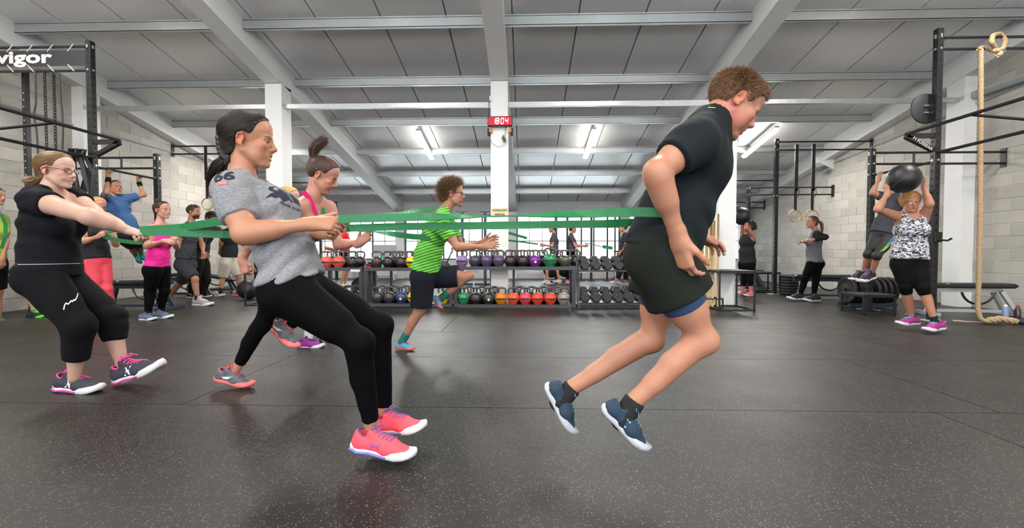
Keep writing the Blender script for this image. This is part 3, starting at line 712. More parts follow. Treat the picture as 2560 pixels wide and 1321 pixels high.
def tubes_bulk(paths,r0,r1,nseg=3):
    """many thin tapered tubes at once: paths (n,m,3)"""
    n,m,_=paths.shape; T=np.gradient(paths,axis=1); T/=np.linalg.norm(T,axis=2,keepdims=True)+1e-9
    a=np.array([.31,.52,.79]); u=np.cross(T,a); u/=np.linalg.norm(u,axis=2,keepdims=True)+1e-9; w_=np.cross(T,u)
    r=np.linspace(r0,r1,m)[None,:,None]; V=np.stack([paths+(u*math.cos(2*math.pi*k/nseg)+w_*math.sin(2*math.pi*k/nseg))*r for k in range(nseg)],2)
    V=V.reshape(-1,3); i=np.arange(n)[:,None,None]*m*nseg; j=np.arange(m-1)[None,:,None]*nseg; k=np.arange(nseg)[None,None,:]; k2=(k+1)%nseg
    Q=np.stack([i+j+k,i+j+k2,i+j+nseg+k2,i+j+nseg+k],-1).reshape(-1,4); return V,Q
def join(parts):
    V=[];Q=[];o=0
    for v,q in parts: V.append(v);Q.append(q+o);o+=len(v)
    return np.concatenate(V),np.concatenate(Q)
def hair(parent,H,m,kind='pulled',line=None,th=.010,h=.005,n=500,target=(-.10,0,.06),tail=None,tufts=None,braid=None,bunr=None,part=0.0,extra=()):
    S=H['S']; line=line or (LINE_MAN if kind=='short' else [(-.14,-.02),(-.08,-.048),(-.046,-.040)]+LINE_BACK[3:] if kind=='updo' else LINE_BACK); lx=[a for a,b in line]; ly=[b for a,b in line]; rng=np.random.RandomState(11)
    cap=[E(H['L'](-.016,0,.038),H['M'],A(.101+th,.078+th,.084+th)*S,.01),E(H['L'](.026,0,.055),H['M'],A(.062+th*.55,.066+th*.8,.062+th*.6)*S,.022)]+([] if kind in('short','updo') else [P(H['L'](-.06,0,-.03),H['L'](-.05,0,-.055),(.045+th)*S,(.04+th)*S,k=.02)])
    def post(F,X,Y,Z):
        x,y,z=X-H['o'][0],Y-H['o'][1],Z-H['o'][2]; f=(x*H['f'][0]+y*H['f'][1]+z*H['f'][2])/S; u=(x*H['u'][0]+y*H['u'][1]+z*H['u'][2])/S; l=(x*H['l'][0]+y*H['l'][1]+z*H['l'][2])/S
        g=(np.interp(f,lx,ly)-u)*S*.8
        return np.maximum(F+.0012*np.sin(l*300+np.sin(f*90)*2)*np.sin(f*140+u*60),g).astype(np.float32)
    parts=[implicit(cap,h*S,post=post,it=2)]
    cbv=BVHTree.FromPolygons(parts[0][0].tolist(),parts[0][1].tolist())
    def snap(W,off):
        sh=W.shape; W=W.reshape(-1,3).copy(); off=np.broadcast_to(off,sh[:-1]+(1,)).reshape(-1); c0=H['L'](-.014,0,.038)
        for i in range(len(W)):
            d_=W[i]-c0; d_/=np.linalg.norm(d_)+1e-9; r_=cbv.ray_cast(Vector(W[i]+d_*.06),Vector(-d_),.12)
            if r_[0] is not None: W[i]=np.array(r_[0])+d_*off[i]
        return W.reshape(sh)
    if n:
        d=rng.normal(size=(n*4,3)); p=scalp(H,d,th+.002); ok=p[:,2]>np.interp(p[:,0],lx,ly)+.004; d=d[ok][:n]; d/=np.linalg.norm(d,axis=1,keepdims=True)
        if kind in('pulled','updo'):
            tg=A(*target)-A(-.014,0,.038); tg/=np.linalg.norm(tg); t=np.linspace(0,1,9)[None,:,None]; dd=d[:,None,:]*(1-t)+tg*t
            off=th+.0012+rng.rand(len(d),1,1)*.003; dn=dd/np.linalg.norm(dd,axis=2,keepdims=True); pp=dn*ray_len(dn,off)+A(-.014,0,.038)
            parts.append(tubes_bulk(snap(toW(H,pp),.0008+.0022*rng.rand(len(d),1,1)),.0014*S,.0010*S))
    if tufts:
        N,ln,lift,rand=tufts; d=rng.normal(size=(N*3,3)); p=scalp(H,d,th-.002); ok=p[:,2]>np.interp(p[:,0],lx,ly)+.006; p=p[ok][:N]; nn=nz_rows((p-A(-.014,0,.038))/A(.1,.078,.085)**2)
        flow=lp(A(-.25,0,-.7),A(.7,0,.15),np.clip((p[:,:1]+.09)/.10,0,1)) if kind=='short' else A(-.1,0,.6)+0*p; flow=flow-nn*(flow*nn).sum(1,keepdims=True)*(1 if kind=='short' else 0); g=nz_rows(nn*lift+flow+rng.normal(size=p.shape)*rand); L_=ln*(.6+.8*rng.rand(len(p),1))*(1 if kind!='short' else np.clip((p[:,2:3]+.06)/.14,.35,1))
        c2=nz_rows(g+rng.normal(size=p.shape)*rand*.7); pp=np.stack([p,p+g*L_*.5,p+g*L_*.55+c2*L_*.45],1); W=toW(H,pp); b0=snap(W[:,0],-.001); W=W+(b0-W[:,0])[:,None,:]; parts.append(tubes_bulk(W,.0014*S,.0005*S))
    if bunr: 
        c_,r_=bunr; parts.append(implicit([E(H['L'](*c_),H['M'],A(r_,r_*1.1,r_)*S)],h*S,it=1)); d=rng.normal(size=(120,3)); d/=np.linalg.norm(d,axis=1,keepdims=True); t=np.linspace(0,2.2,8); ax=nz_rows(np.cross(d,rng.normal(size=d.shape)))
        pp=np.stack([d*math.cos(x)+ax*math.sin(x) for x in t],1)*(r_*1.04)+A(*c_); parts.append(tubes_bulk(toW(H,pp),.0022*S,.0018*S))
    if tail is not None:
        pts,r0,r1,N=tail; pts=np.array(pts,float)     # world points of the tail centre line
        tt=np.linspace(0,1,12); idx=np.linspace(0,1,len(pts)); c=np.stack([np.interp(tt,idx,pts[:,k]) for k in range(3)],1)
        for _ in range(2): c[1:-1]=(c[:-2]+2*c[1:-1]+c[2:])/4
        rr=r0*np.sin(np.clip(.35+tt*2.2,0,math.pi*.86))+(r1-r0*.3)*tt; rr=np.maximum(rr,.003)
        parts.append(implicit([P(c[i],c[i+1],rr[i]*.75,rr[i+1]*.75,k=.01) for i in range(11)],h,it=1))
        o=rng.normal(size=(N,3)); o/=np.linalg.norm(o,axis=1,keepdims=True); o*=rng.rand(N,1)**.4; wob=rng.normal(size=(N,3))*.25
        pp=c[None]+(o[:,None,:]+wob[:,None,:]*tt[None,:,None]**2)*rr[None,:,None]*1.1; pp=pp[:, :]; parts.append(tubes_bulk(pp,.0020,.0008))
    if braid is not None:
        pts,r0,nk=braid; pts=np.array(pts,float); tt=np.linspace(0,1,nk); idx=np.linspace(0,1,len(pts)); c=np.stack([np.interp(tt,idx,pts[:,k]) for k in range(3)],1); pr=[]
        T=nz_rows(np.gradient(c,axis=0)); sd=nz_rows(np.cross(T,H['l']))
        for i in range(nk):
            s=1 if i%2 else -1; r=r0*(1-.3*i/nk)
            pr.append(P(c[i]+sd[i]*s*r*.55-T[i]*r*.5,c[i]-sd[i]*s*r*.25+T[i]*r*.6,r*.62,r*.5,k=.003))
        parts.append(implicit(pr,.004,it=1))
    for x in extra: parts.append(x)
    V,Q=join(parts); return mesh_obj('hair',V,Q,m,parent)
def nz_rows(a): return a/(np.linalg.norm(a,axis=-1,keepdims=True)+1e-9)
def eyes_mesh(parent,H,gaze=None,iris=(.10,.055,.03)):
    m=mat('eyeball',(.6,.57,.55),.12); mi=mat('iris_%d'%int(iris[0]*1000),iris,.1); S=H['S']
    for s in (1,-1):
        b=MB(); c=np.array(H['L'](.0745,s*.031,.0022)); g=nz(H['f']-.12*H['u']*0+ (0 if gaze is None else 0)) if gaze is None else nz(gaze); a=nz(np.cross(g,H['u'])); bb=np.cross(a,g); R=np.stack([a,bb,g],1); r=.0117*S
        pr=[(r*math.sin(t),r*math.cos(t)) for t in np.linspace(0,math.pi*.95,14)]
        for i in range(len(pr)-1): b.cur=1 if i<3 else 0; b.lathe(pr[i:i+2],14,c,R)
        b.build('eye',[m,mi],parent,True)
def glasses(parent,H,m,w=.028,hh=.017):
    cs=lambda t: np.sign(math.cos(t))*abs(math.cos(t))**.6; sn=lambda t: np.sign(math.sin(t))*abs(math.sin(t))**.6
    b=MB(); L=H['L']
    for s in (1,-1):
        pts=[L(.103-.010*abs(math.cos(t)*.5+.5),s*(.032+w*cs(t)*.9),.004+hh*sn(t)) for t in np.linspace(0,2*math.pi,20,endpoint=False)]
        b.tube(pts,.0017*H['S'],6,closed=True); b.tube([L(.096,s*.058,.008),L(.075,s*.076,.010),L(.0,s*.083,.012),L(-.02,s*.084,.002)],.0020*H['S'],6)
    b.tube([L(.103,.008,.008),L(.106,0,.010),L(.103,-.008,.008)],.0016*H['S'],6)
    g=b.build('glasses',m,parent,True); mg=bpy.data.materials.get('lens')
    if mg is None:
        mg=bpy.data.materials.new('lens'); mg.use_nodes=True; nt=mg.node_tree; N=nt.nodes; N.clear(); o=N.new('ShaderNodeOutputMaterial'); a=N.new('ShaderNodeBsdfTransparent'); c=N.new('ShaderNodeBsdfGlossy'); c.inputs['Roughness'].default_value=.05; x=N.new('ShaderNodeMixShader'); x.inputs[0].default_value=.10; nt.links.new(a.outputs[0],x.inputs[1]); nt.links.new(c.outputs[0],x.inputs[2]); nt.links.new(x.outputs[0],o.inputs[0])
    for s in (1,-1):
        b=MB(); pts=[L(.102-.010*abs(math.cos(t)*.5+.5),s*(.032+w*cs(t)*.9),.004+hh*sn(t)) for t in np.linspace(0,2*math.pi,20,endpoint=False)]
        b.add(pts,[tuple(range(20))]); b.build('lens',mg,g)
    return g
# ---- clothes ----
def folds(axis,amp,wl=.055,seed=0,c=None,lat=None):
    r=np.random.RandomState(seed); ax=nz(axis); o=nz(np.cross(ax,r.normal(size=3))); p2=np.cross(ax,o); k=2*math.pi/wl
    ph=r.rand(6)*6
    def post(F,X,Y,Z):
        a=X*ax[0]+Y*ax[1]+Z*ax[2]; q=X*o[0]+Y*o[1]+Z*o[2]; s=X*p2[0]+Y*p2[1]+Z*p2[2]
        w1=a+.055*np.sin(7*q+ph[0])+.045*np.sin(9*s+ph[1]+3*a); env=np.clip(np.sin(6*q+4*a+ph[2])*np.sin(5*s+5*a+ph[3])*1.3+.25,0,1)
        w2=a*.55+q*.7+.05*np.sin(8*s+ph[4]); env2=np.clip(np.sin(5*q-7*a+ph[5])*.9+.15,0,1)
        f=(1-2*np.abs(np.sin(k*.5*w1)))*env+.7*np.sin(k*.8*w2)*env2
        return (F+amp*f).astype(np.float32)
    return post
def cloth(name,parent,prims,m,h,infl,k=.03,post=None,sub=(),it=1,shell=None):
    R=[]
    for p in prims: R.append(p.infl(infl,k=max(p.k,k)))
    def po(F,X,Y,Z):
        if post: F=post(F,X,Y,Z)
        if shell: F=np.maximum(F,-(F+shell))
        for s_ in sub:
            d=dist(s_,X,Y,Z).astype(np.float32); F=np.maximum(F,-d)
        return F.astype(np.float32)
    V,Q=implicit(R,h,post=po,it=it); return mesh_obj(name,V,Q,m,parent)
def trim(ps,t,J,S,frac):
    """cut the limb prims of tag t at a fraction of the limb"""
    a,b=(J['sh'+S],J['el'+S]) if t=='uarm' else (J['el'+S],J['wr'+S]) if t=='farm' else (J['hi'+S],J['kn'+S]) if t=='thigh' else (J['kn'+S],J['an'+S])
    pt=lp(a,b,frac); n=nz(b-a); out=[]
    for p in ps:
        if p.tg==t+S: q=p.infl(0); q.cuts=list(p.cuts)+[(pt,n)]; out.append(q)
    return out
def top(pn,m,cropu=None,sleeve=.55,infl=.010,hem=.10,h=.006,amp=.003,neck=.068,loose=.0,name='shirt',tank=False,hemw=None,seed=1,long=None,neckdrop=0.0,cropt=None,wl=.055):
    ps,fr,J=pn['prims'],pn['fr'],pn['J']; R=[]
    cutp=(J['pel']-fr['upp']*hem,-fr['upp']) if cropt is None else (lp(J['wai'],J['che'],cropt),-fr['upc'])
    for p in ps:
        if p.tg in('torso','bust'): 
            q=p.infl(0); q.cuts=[cutp]+([] if cropu is None else [(lp(J['che'],J['nec'],cropu),fr['upc'])]); R.append(q)
        if cropt is None and p.tg.startswith('glute'): q=p.infl(-.006); q.cuts=[cutp]; R.append(q)
    if cropt is None: 
        a=P(J['wai'],J['pel']-fr['upp']*(hem+.05),.10*pn['b']+loose,.105*pn['b']+loose,w=fr['lh'],sc=1.38,k=.05,cuts=[cutp]); R.append(a)
    if sleeve:
        for S in 'LR': R+=trim(ps,'uarm',J,S,min(sleeve,1.0)); 
        if sleeve>1:
            for S in 'LR': R+=[p for p in ps if p.tg=='farm'+S and True][:0]+trim(ps,'farm',J,S,sleeve-1)
    H=J['H']; sub=[P(J['nec']+fr['upc']*.02+fr['fc']*neckdrop,H['L'](0,0,-.02),neck,neck)]
    if neckdrop: sub.append(P(J['nec']+fr['fc']*.06-fr['upc']*neckdrop,J['nec']+fr['fc']*.10+fr['upc']*.05,neck*.8,neck))
    if tank:
        for S in 'LR': sub.append(P(J['sh'+S]+(J['sh'+S]-J['nec'])*.12-fr['upc']*.05,J['sh'+S]+(J['sh'+S]-J['nec'])*.16+fr['upc']*.1,.070,.072))
    o=cloth(name,pn['root'],R,m,h,infl+loose*.4,post=folds(fr['upc'],amp,wl,seed) if amp else None,sub=sub); return o
def bottoms(pn,m,end=('shin',.95),infl=.005,h=.006,amp=.0,waist=.35,name='leggings',loose=0.0,seed=2,flare=0.0,hollow=False,wl=.06,ends=None):
    ps,fr,J=pn['prims'],pn['fr'],pn['J']; R=[]; sub=[]
    cw=(lp(J['pel'],J['wai'],waist),fr['upp'])
    for p in ps:
        if p.tg=='torso' and p is ps[0]: q=p.infl(0); q.cuts=[cw]; R.append(q)
        if p.tg.startswith('glute'): q=p.infl(0); q.cuts=[cw]; R.append(q)
    for S in 'LR':
        e=(ends or {}).get(S,end); hi,kn,an=J['hi'+S],J['kn'+S],J['an'+S]
        if e[0]=='thigh':
            R+=trim(ps,'thigh',J,S,e[1])
            if loose or flare:
                n=nz(kn-hi); pt=lp(hi,kn,e[1]); bz=pn['b']; r0=.085*bz+loose; r1=(.085*(1-e[1])+.058*e[1])*bz+loose+flare
                R.append(P(hi,lp(hi,kn,e[1]+.06),r0,r1,k=.03,cuts=[(pt,n)]))
                if hollow: sub.append(P(lp(hi,kn,e[1]-.16),lp(hi,kn,e[1]+.2),r1*.55,r1+infl-.006))
        else:
            R+=[p for p in ps if p.tg in('thigh'+S,'knee'+S)]+trim(ps,'shin',J,S,e[1])
            if loose:
                n=nz(an-kn); pt=lp(kn,an,e[1]); R.append(P(hi,kn,.092*pn['b']+loose,.062*pn['b']+loose,k=.03)); R.append(P(kn,lp(kn,an,e[1]+.05),.060*pn['b']+loose,.048*pn['b']+loose*.6,k=.03,cuts=[(pt,n)]))
    return cloth(name,pn['root'],R,m,h,infl,post=folds(nz(J['knR']-J['hiR']),amp,wl,seed) if amp else None,sub=sub)
SKIN=lambda r,g,b,n: mat('skin_'+n,srgb(r,g,b),.48,vcol=True,var=.05,vscale=14,bump=.08,bscale=160,sss=.06)
def person(label,Y,px,face,fem=False,b=1.0,skin=(214,160,132),h=.009,fh=.004,hands=None,mouth=.3,smile=0,eyes=1.0,hs=1.0,spots=(),headkw={},nohead=False,group=None,hand_s=1.0,brow=(60,40,30),**kw):
    """px: joints as (pixel x, pixel y, depth offset); face=(fwd,up,(px,py,dY))"""
    J={k:at(v[0],v[1],Y+v[2]) for k,v in px.items()}
    hp=at(face[2][0],face[2][1],Y+face[2][2]); J['H']=H=head_frame(hp,A(*face[0]),A(*face[1]),hs)
    ps,fr=body_prims(J,fem=fem,b=b,**kw)
    root=thing('person',label,'person',(J['pel'][0],J['pel'][1],0),group=group)
    ps=ps+head_prims(H,fem,mouth,smile,eyes)
    for s in (1,-1): ps.append(E(H['L'](.0905,s*.031,.0015+(-.002 if eyes<.6 else 0)),H['M'],A(.009,.0120,.0040*max(eyes,.3))*hs,.002,True,'head'))
    fine=[(hp-.155*hs,hp+.155*hs,fh)]
    for S in 'LR':
        spec=(hands or {}).get(S)
        fa=nz(J['wr'+S]-J['el'+S])
        if spec is None: spec=dict(d=fa,n=fr['ls']*(-1 if S=='L' else 1)-.2*fr['fc'],t=fr['fc'])
        d=spec.get('d',fa); hpz=hand_prims(J['wr'+S],d,spec['n'],spec['t'],hand_s*(0.92 if fem else 1.0),spec.get('curl',(.4,.45,.5,.55,.6)),thumb=spec.get('thumb',.4))
        ps+=hpz; c=J['wr'+S]+nz(d)*.07; fine.append((c-.13,c+.13,min(fh+.0008,.0055)))
    V,Q=implicit(ps,h,fine); 
    sk=np.array(srgb(*skin))*.74; lip=sk*A(.80,.46,.47); sp=[]
    for s in (1,-1): 
        sp.append((H['L'](.060,s*.046,-.020),H['M'],A(.03,.022,.022)*hs,sk*A(1.0,.84,.82),.8)); sp.append((H['L'](-.01,s*.082,0),H['M'],A(.022,.02,.035)*hs,sk*A(1.02,.74,.68),.4))
        for j in range(5): sp.append((H['L'](.091-.0016*j*j*.5,s*(.014+.009*j),.0235+.0022*math.sin(j*.8)),H['M'],A(.010,.0062,.0026)*hs,np.array(srgb(*brow)),.5))
        sp.append((H['L'](.088,s*.031,.0065),H['M'],A(.008,.0135,.0016)*hs,sk*.2,.5))
    sp.append((H['L'](.094,0,-.060),H['M'],A(.012,.021,.0085)*hs,lip,.35)); sp.append((H['L'](.092,0,-.0625),H['M'],A(.010,.012+.006*smile,.0014+.003*mouth)*hs,sk*.12,.3))
    for a in spots: sp.append((H['L'](*a[0]),H['M'],A(*a[1])*hs,np.array(srgb(*a[2])),a[3]))
    sn='_'.join(map(str,skin))
    body=mesh_obj('body',V,Q,SKIN(*skin,sn),root,paint(V,sk,sp))
    if h<.0125: eyes_mesh(root,H)
    if mouth>.25 and h<.012:
        b_=MB(); L=H['L']; pts=[L(.0925-14*y*y,y,-.0610+.0005*smile+9*y*y*smile) for y in np.linspace(-.019,.019,9)]; b_.ribbon(pts,[H['u']]*9,.0065*hs,.003); b_.build('teeth',mat('tooth_enamel',(.78,.75,.68),.25),root)
    return dict(root=root,prims=ps,fr=fr,J=J,b=b,H=H,body=body)
# ================= rigs =================
RXR,RXL=5.6,-6.25
def Z(px,py,Y): return at(px,py,Y)[2]
def upright(b,x,y,h,w=.075):
    b.box((x-w/2,y-w/2,0),(x+w/2,y+w/2,h))
def bolts(b,x,y,zs,w=.075):
    for z in zs: b.cbox((x,y-w/2-.006,z),(.024,.012,.024)); b.cbox((x+ (w/2+.006)*(1 if x<0 else -1),y,z),(.012,.024,.024))
def rig(side):
    s=1 if side=='L' else -1; X=RXL if s>0 else RXR; W=XL+.012 if s>0 else XR-.012
    posts=[(6.22,3.97),(7.33,2.61),(10.05,3.46),(11.25,2.62),(13.3,3.3),(14.4,2.6)]
    nm='beside the banner' if s>0 else 'carrying the round target'
    t=thing('pull_up_rig','black steel pull-up rig '+('with the lettered banner, along the block wall' if s>0 else 'with the round target and climbing rope, along the block wall'),'rig',(X,8.5,0))
    for i,(y,h) in enumerate(posts):
        b=MB(); upright(b,X,y,h); b.build('upright',M_black,t)
        b=MB().box((X-.11,y-.11,0),(X+.11,y+.11,.010)); b.build('foot_plate',M_silver,t)
        hb=MB()
        for k in range(int((h-.3)/.10)): hb.cbox((X,y-.0385,.35+.1*k),(.020,.003,.020)); hb.cbox((X-s*-.0385,y,.35+.1*k),(.003,.020,.020))
        tag(hb.build('holes',mat('hole_dark',(.002,.002,.002),.9),t),kind='stuff')
        zt=[3.87,3.52] if (y<7 and s>0) else [3.97,3.80] if y<7 else [h-.06,h-.24]
        if i==0 and s<0: zt=[Z(2400,94,6.22),Z(2400,123,6.22)]
        if i==0 and s>0: zt=[Z(120,118,6.22),Z(120,178,6.22)]
        for z in zt: MB().tube([(X,y,z),(W,y,z)],.019,8).build('crossbar',M_black,t)
        MB().cbox((W+s*.006,y,(zt[0]+zt[1])/2),(.012,.09,abs(zt[0]-zt[1])+.12)).build('wall_plate',M_black,t)
        if h<3: MB().tube([(X+(W-X)*.32,y,zt[0]),(X+(W-X)*.32,y,zt[1])],.016,8).build('spacer',M_black,t)
        bb=MB(); bolts(bb,X,y,[zt[0],zt[1],2.2,h-.09]); tag(bb.build('bolts',M_bolt,t),kind='stuff')
        if i in (0,1): 
            MB().bbox((X-s*.02,y-.05,1.15),(.10,.02,.14),.004).build('hook_plate',M_black,t)
            MB().tube([(X,y-.05,1.12),(X-s*.06,y-.14,1.10),(X-s*.08,y-.18,1.13)],.014,6).build('bar_hook',M_black,t)
    # pull-up bars between pairs of uprights, along the wall
    for a,c,z in ((6.22,7.33,2.185),(10.05,11.25,2.2),(13.3,14.4,2.2)): MB().tube([(X,a,z),(X,c,z)],.017,10).build('pull_up_bar',M_black,t)
    # overhanging double rail running towards the camera
    xo=X+s*.40; y0=6.22; zu,zl=2.555,2.30
    MB().tube([(xo,y0,zu),(xo,2.4,zu)],.021,8).build('overhang_rail',M_black,t)
    MB().tube([(X,y0,zl),(X,2.4,zl)],.021,8).build('lower_rail',M_black,t)
    MB().bar((X,y0,zu-.02),(xo,y0,zu-.02),.06,.06).build('bracket_arm',M_black,t)
    br=MB().bar((X,y0-.0,zl+.02),(xo,y0-.0,zu-.03),.06,.05).build('bracket_brace',M_black,t)
    for yy in (5.35,4.2,3.1): MB().tube([(xo,yy,zu),(X,yy-.55,zl)],.017,8).build('cross_brace',M_black,t)
    if s<0:
        v,f=text_mesh('M FUSSEAR',.062,bold=.001); a=nz(A(X-xo,0,zl-zu)); u=nz(np.cross(A(0,-1,0),a)); c=(A(X,y0-.032,zl+.02)+A(xo,y0-.032,zu-.03))/2
        MB().add([c+a*x-(-u)*y*.9 for x,y,_ in v],f).build('lettering',mat('white_lettering',(.6,.6,.6),.6),t)
    return t
rL=rig('L'); rR=rig('R')
# wall uprights at the banner rig and hanging chains / straps
t=rL
yb=6.22
b=MB(); x0,x1=XL+.05,RXL-.04; zb0,zb1=Z(120,178,yb)+.03,Z(120,118,yb)-.03
ban=thing('banner','black banner lettered vigor laced between two rig bars','banner',((x0+x1)/2,yb-.03,zb0))
b.box((x0,yb-.03,zb0+.03),(x1,yb-.026,zb1-.03)).build('banner_cloth',mat('banner_vinyl',srgb(44,43,46),.5,var=.1),ban)
v,f=text_mesh('vigor',.275,bold=.010,space=1.02); v=v*A(1.42,.86,1); v=v-A(v[:,0].max(),(v[:,1].max()+v[:,1].min())/2,0)
pr=at(137,150,yb); MB().add([(pr[0]+x,yb-.034,pr[2]+y) for x,y,_ in v],f).build('lettering',mat('white_lettering',(0,0,0)),ban)
xx=x0+.1; 
while xx<x1:
    for za,zc in ((zb1-.05,zb1+.05),(zb0+.05,zb0-.05)): MB().bar((xx,yb-.035,za),(xx+.09,yb-.035,zc),.012,.006).build('lacing',mat('white_cord',(.7,.7,.7),.7),ban)
    xx+=.30
def strap(name,label,x,y,z1,z0,w=.04,m=M_rub,cat='strap',group=None):
    o=MB().box((x-w/2,y-.004,z0),(x+w/2,y+.004,z1)).build(name,m); return tag(o,label,cat,group)
tag(MB().box((atx(74,6.4),6.36,0),(atx(83,6.4),6.42,Z(78,178,6.4))).build('rig_upright',M_black),'thin black perforated upright hanging under the banner bar near the room edge','upright')
bb=MB()
for k in range(22): bb.cbox((atx(78.5,6.4),6.357,1.2+.1*k),(.014,.004,.022))
tag(bb.build('upright_holes',mat('hole_light',(.35,.35,.36),.6)),'row of pale holes up the thin upright under the banner bar','holes',kind='stuff')
def chain(x,y,z1,z0,label):
    b=MB(); z=z1; i=0
    while z>z0:
        R_=.016; pts=[(x+(R_*math.cos(a) if i%2 else 0),y+(0 if i%2 else R_*math.cos(a)),z-.025+.03*math.sin(a)) for a in np.linspace(0,2*math.pi,8,endpoint=False)]
        b.tube(pts,.006,4,closed=True); z-=.045; i+=1
    return tag(b.build('chain',M_black),label,'chain','chains under the banner bar')
chain(atx(139,6.3),6.22,Z(139,178,6.22),1.95,'black chain under the banner, the one nearer the tall upright')
chain(atx(147,6.3),6.30,Z(147,178,6.22),1.95,'black chain under the banner, just behind the tight one')
def ropeline(pts,r,name,label,m,cat,n=40,amp=.35):
    pts=np.array(pts,float); c=np.stack([np.interp(np.linspace(0,1,n),np.linspace(0,1,len(pts)),pts[:,k]) for k in range(3)],1)
    for _ in range(3): c[1:-1]=(c[:-2]+2*c[1:-1]+c[2:])/4
    return tag(MB().tube(c,r,6).build(name,m),label,cat)
ropeline([at(88,178,6.2),at(90,260,6.2),at(84,285,6.2),at(92,330,6.2),at(96,400,6.2)],.012,'cord','thin black cord dangling beside the thin upright under the banner',M_rub,'cord')
ropeline([at(147,185,6.25),at(152,255,6.25),at(155,275,6.25),at(158,330,6.25),at(156,375,6.25)],.012,'cord','thin black cord with a loop dangling beside the chains under the banner',M_rub,'cord')
# black bands bundle draped on rig behind the head of the woman with glasses
b=MB(); c0=at(190,385,6.1)
for k in range(7):
    x=c0[0]+(k-3)*.035; e=random.uniform(-.03,.05); b.ribbon([(x-.12,6.12+e,c0[2]-.10),(x-.05,6.10-e,c0[2]+.02+e),(x+.02,6.08+e,c0[2]+.035+e),(x+.06,6.05,c0[2]-.02),(x+.07+.012*k+e,6.05+e,c0[2]-.30),(x+.07+.02*k-e,6.05,c0[2]-.62),(x+.11+.02*k,6.05-e,c0[2]-.95-.06*k)],[A(.3+random.uniform(-.5,.5),1,0) for _ in range(7)],.05,.006)
b.tube([(c0[0]-.12,6.12,2.30),(c0[0]+.28,6.12,2.30)],.02,6)
tag(b.build('band_bundle',M_rub),'bundle of black exercise bands draped over the rig rail','bands',kind='thing')
# gym rings
def rings(x,y,z1,zr,label,r=.13):
    t=thing('gym_ring',label,'gym ring',(x,y,zr),group='wooden gym rings')
    R=np.array([[1,0,0],[0,0,-1],[0,1,0]]); pts=[(x+(r)*math.cos(a),y,zr+r*math.sin(a)) for a in np.linspace(0,2*math.pi,28,endpoint=False)]
    MB().tube(pts,.014,8,closed=True).build('hoop',mat('pale_wood_ring',srgb(196,160,112),.5,var=.1),t,True)
    b=MB(); b.box((x-.022,y-.02,zr+r-.01),(x+.022,y-.014,z1)).box((x-.020,y+.012,zr+r-.01),(x+.020,y+.018,z1)).box((x-.035,y-.03,zr+r+.42),(x+.035,y-.012,z1)); b.build('strap',M_rub,t)
    MB().tube([(x+.01,y-.03,zr+r+.55),(x+.05,y-.04,zr+r+.45),(x+.06,y-.04,zr+r+.35),(x+.02,y-.03,zr+r+.28)],.008,5).build('strap_tail',M_rub,t)
    MB().bbox((x,y-.02,zr+r+.45),(.05,.02,.06),.005).build('buckle',M_black,t)
rings(atx(1986,10.05),10.05,Z(1986,362,10.05),Z(1986,540,10.05),'wooden gym ring on a black strap, further from the ponytailed woman')
rings(atx(2028,10.0),10.0,Z(2028,362,10.05),Z(2028,540,10.0),'wooden gym ring on a black strap, just above the ponytailed woman')
rings(atx(521,10.05),10.05,Z(521,367,10.05),Z(521,510,10.05),'wooden gym ring hanging behind the grey shirt woman')
# round wall ball target
y=6.30; c=at(2318,271,y); t=thing('wall_target','round dark wall-ball target disc high on the tall rig upright','target',c)
Rm=np.array([[1,0,0],[0,0,-1],[0,1,0]])
MB().lathe([(0,-.012),(.20,-.012),(.208,-.006),(.208,.006),(.20,.012),(0,.012)],40,c+A(0,.02,0),Rm).build('disc',mat('target_steel',(.022,.022,.024),.5),t,True)
MB().cbox(c+A(0,-.0,.035),(.09,.03,.02)).cbox(c+A(0,0,-.06),(.09,.03,.02)).build('clamp',M_bolt,t)
# climbing rope: three laid strands
M_rope=mat('manila_rope',srgb(186,160,124),.85,var=.25,vscale=70,bump=.5,bscale=250)
def laid(b,pts,R,pitch=.09,n=None,ns=10):
    pts=np.array(pts,float); seg=np.linalg.norm(np.diff(pts,axis=0),axis=1); L=np.r_[0,np.cumsum(seg)]; m=int(L[-1]/.012)+2; s=np.linspace(0,L[-1],m)
    c=np.stack([np.interp(s,L,pts[:,k]) for k in range(3)],1)
    for _ in range(12): c[1:-1]=(c[:-2]+2*c[1:-1]+c[2:])/4
    T=np.gradient(c,axis=0); T/=np.linalg.norm(T,axis=1)[:,None]; a=A(.1,1,.05); u=np.cross(T,a); u/=np.linalg.norm(u,axis=1)[:,None]; w_=np.cross(T,u)
    for k in range(3):
        ph=2*math.pi*(s/pitch+k/3); b.tube(c+(u*np.cos(ph)[:,None]+w_*np.sin(ph)[:,None])*R*.48,R*.55,6)
    return b
yr=5.95
tp=at(2452,128,yr); fl_=at(2444,770,yr); t=thing('climbing_rope','thick tan climbing rope tied over the top rig bars and curling on the floor','rope',(fl_[0],yr,0))
b=MB(); laid(b,[at(2452,124,yr),at(2452,300,yr),at(2450,560,yr),at(2447,700,yr),A(fl_[0],yr,.20),A(fl_[0]+.02,yr-.02,.06),A(fl_[0]+.10,yr-.03,.035),A(fl_[0]+.20,yr-.02,.035)],.029); b.build('main_rope',M_rope,t,True)
b=MB(); laid(b,[at(2446,126,yr+.1),at(2455,118,yr+.3),at(2470,122,yr+.25),at(2490,128,yr),at(2508,122,yr+.1),at(2514,100,yr+.25),at(2500,84,yr+.3),at(2482,88,yr+.1),at(2478,105,yr),at(2490,125,yr+.1),at(2505,135,yr),at(2492,140,yr)],.029); b.build('knot',M_rope,t,True)
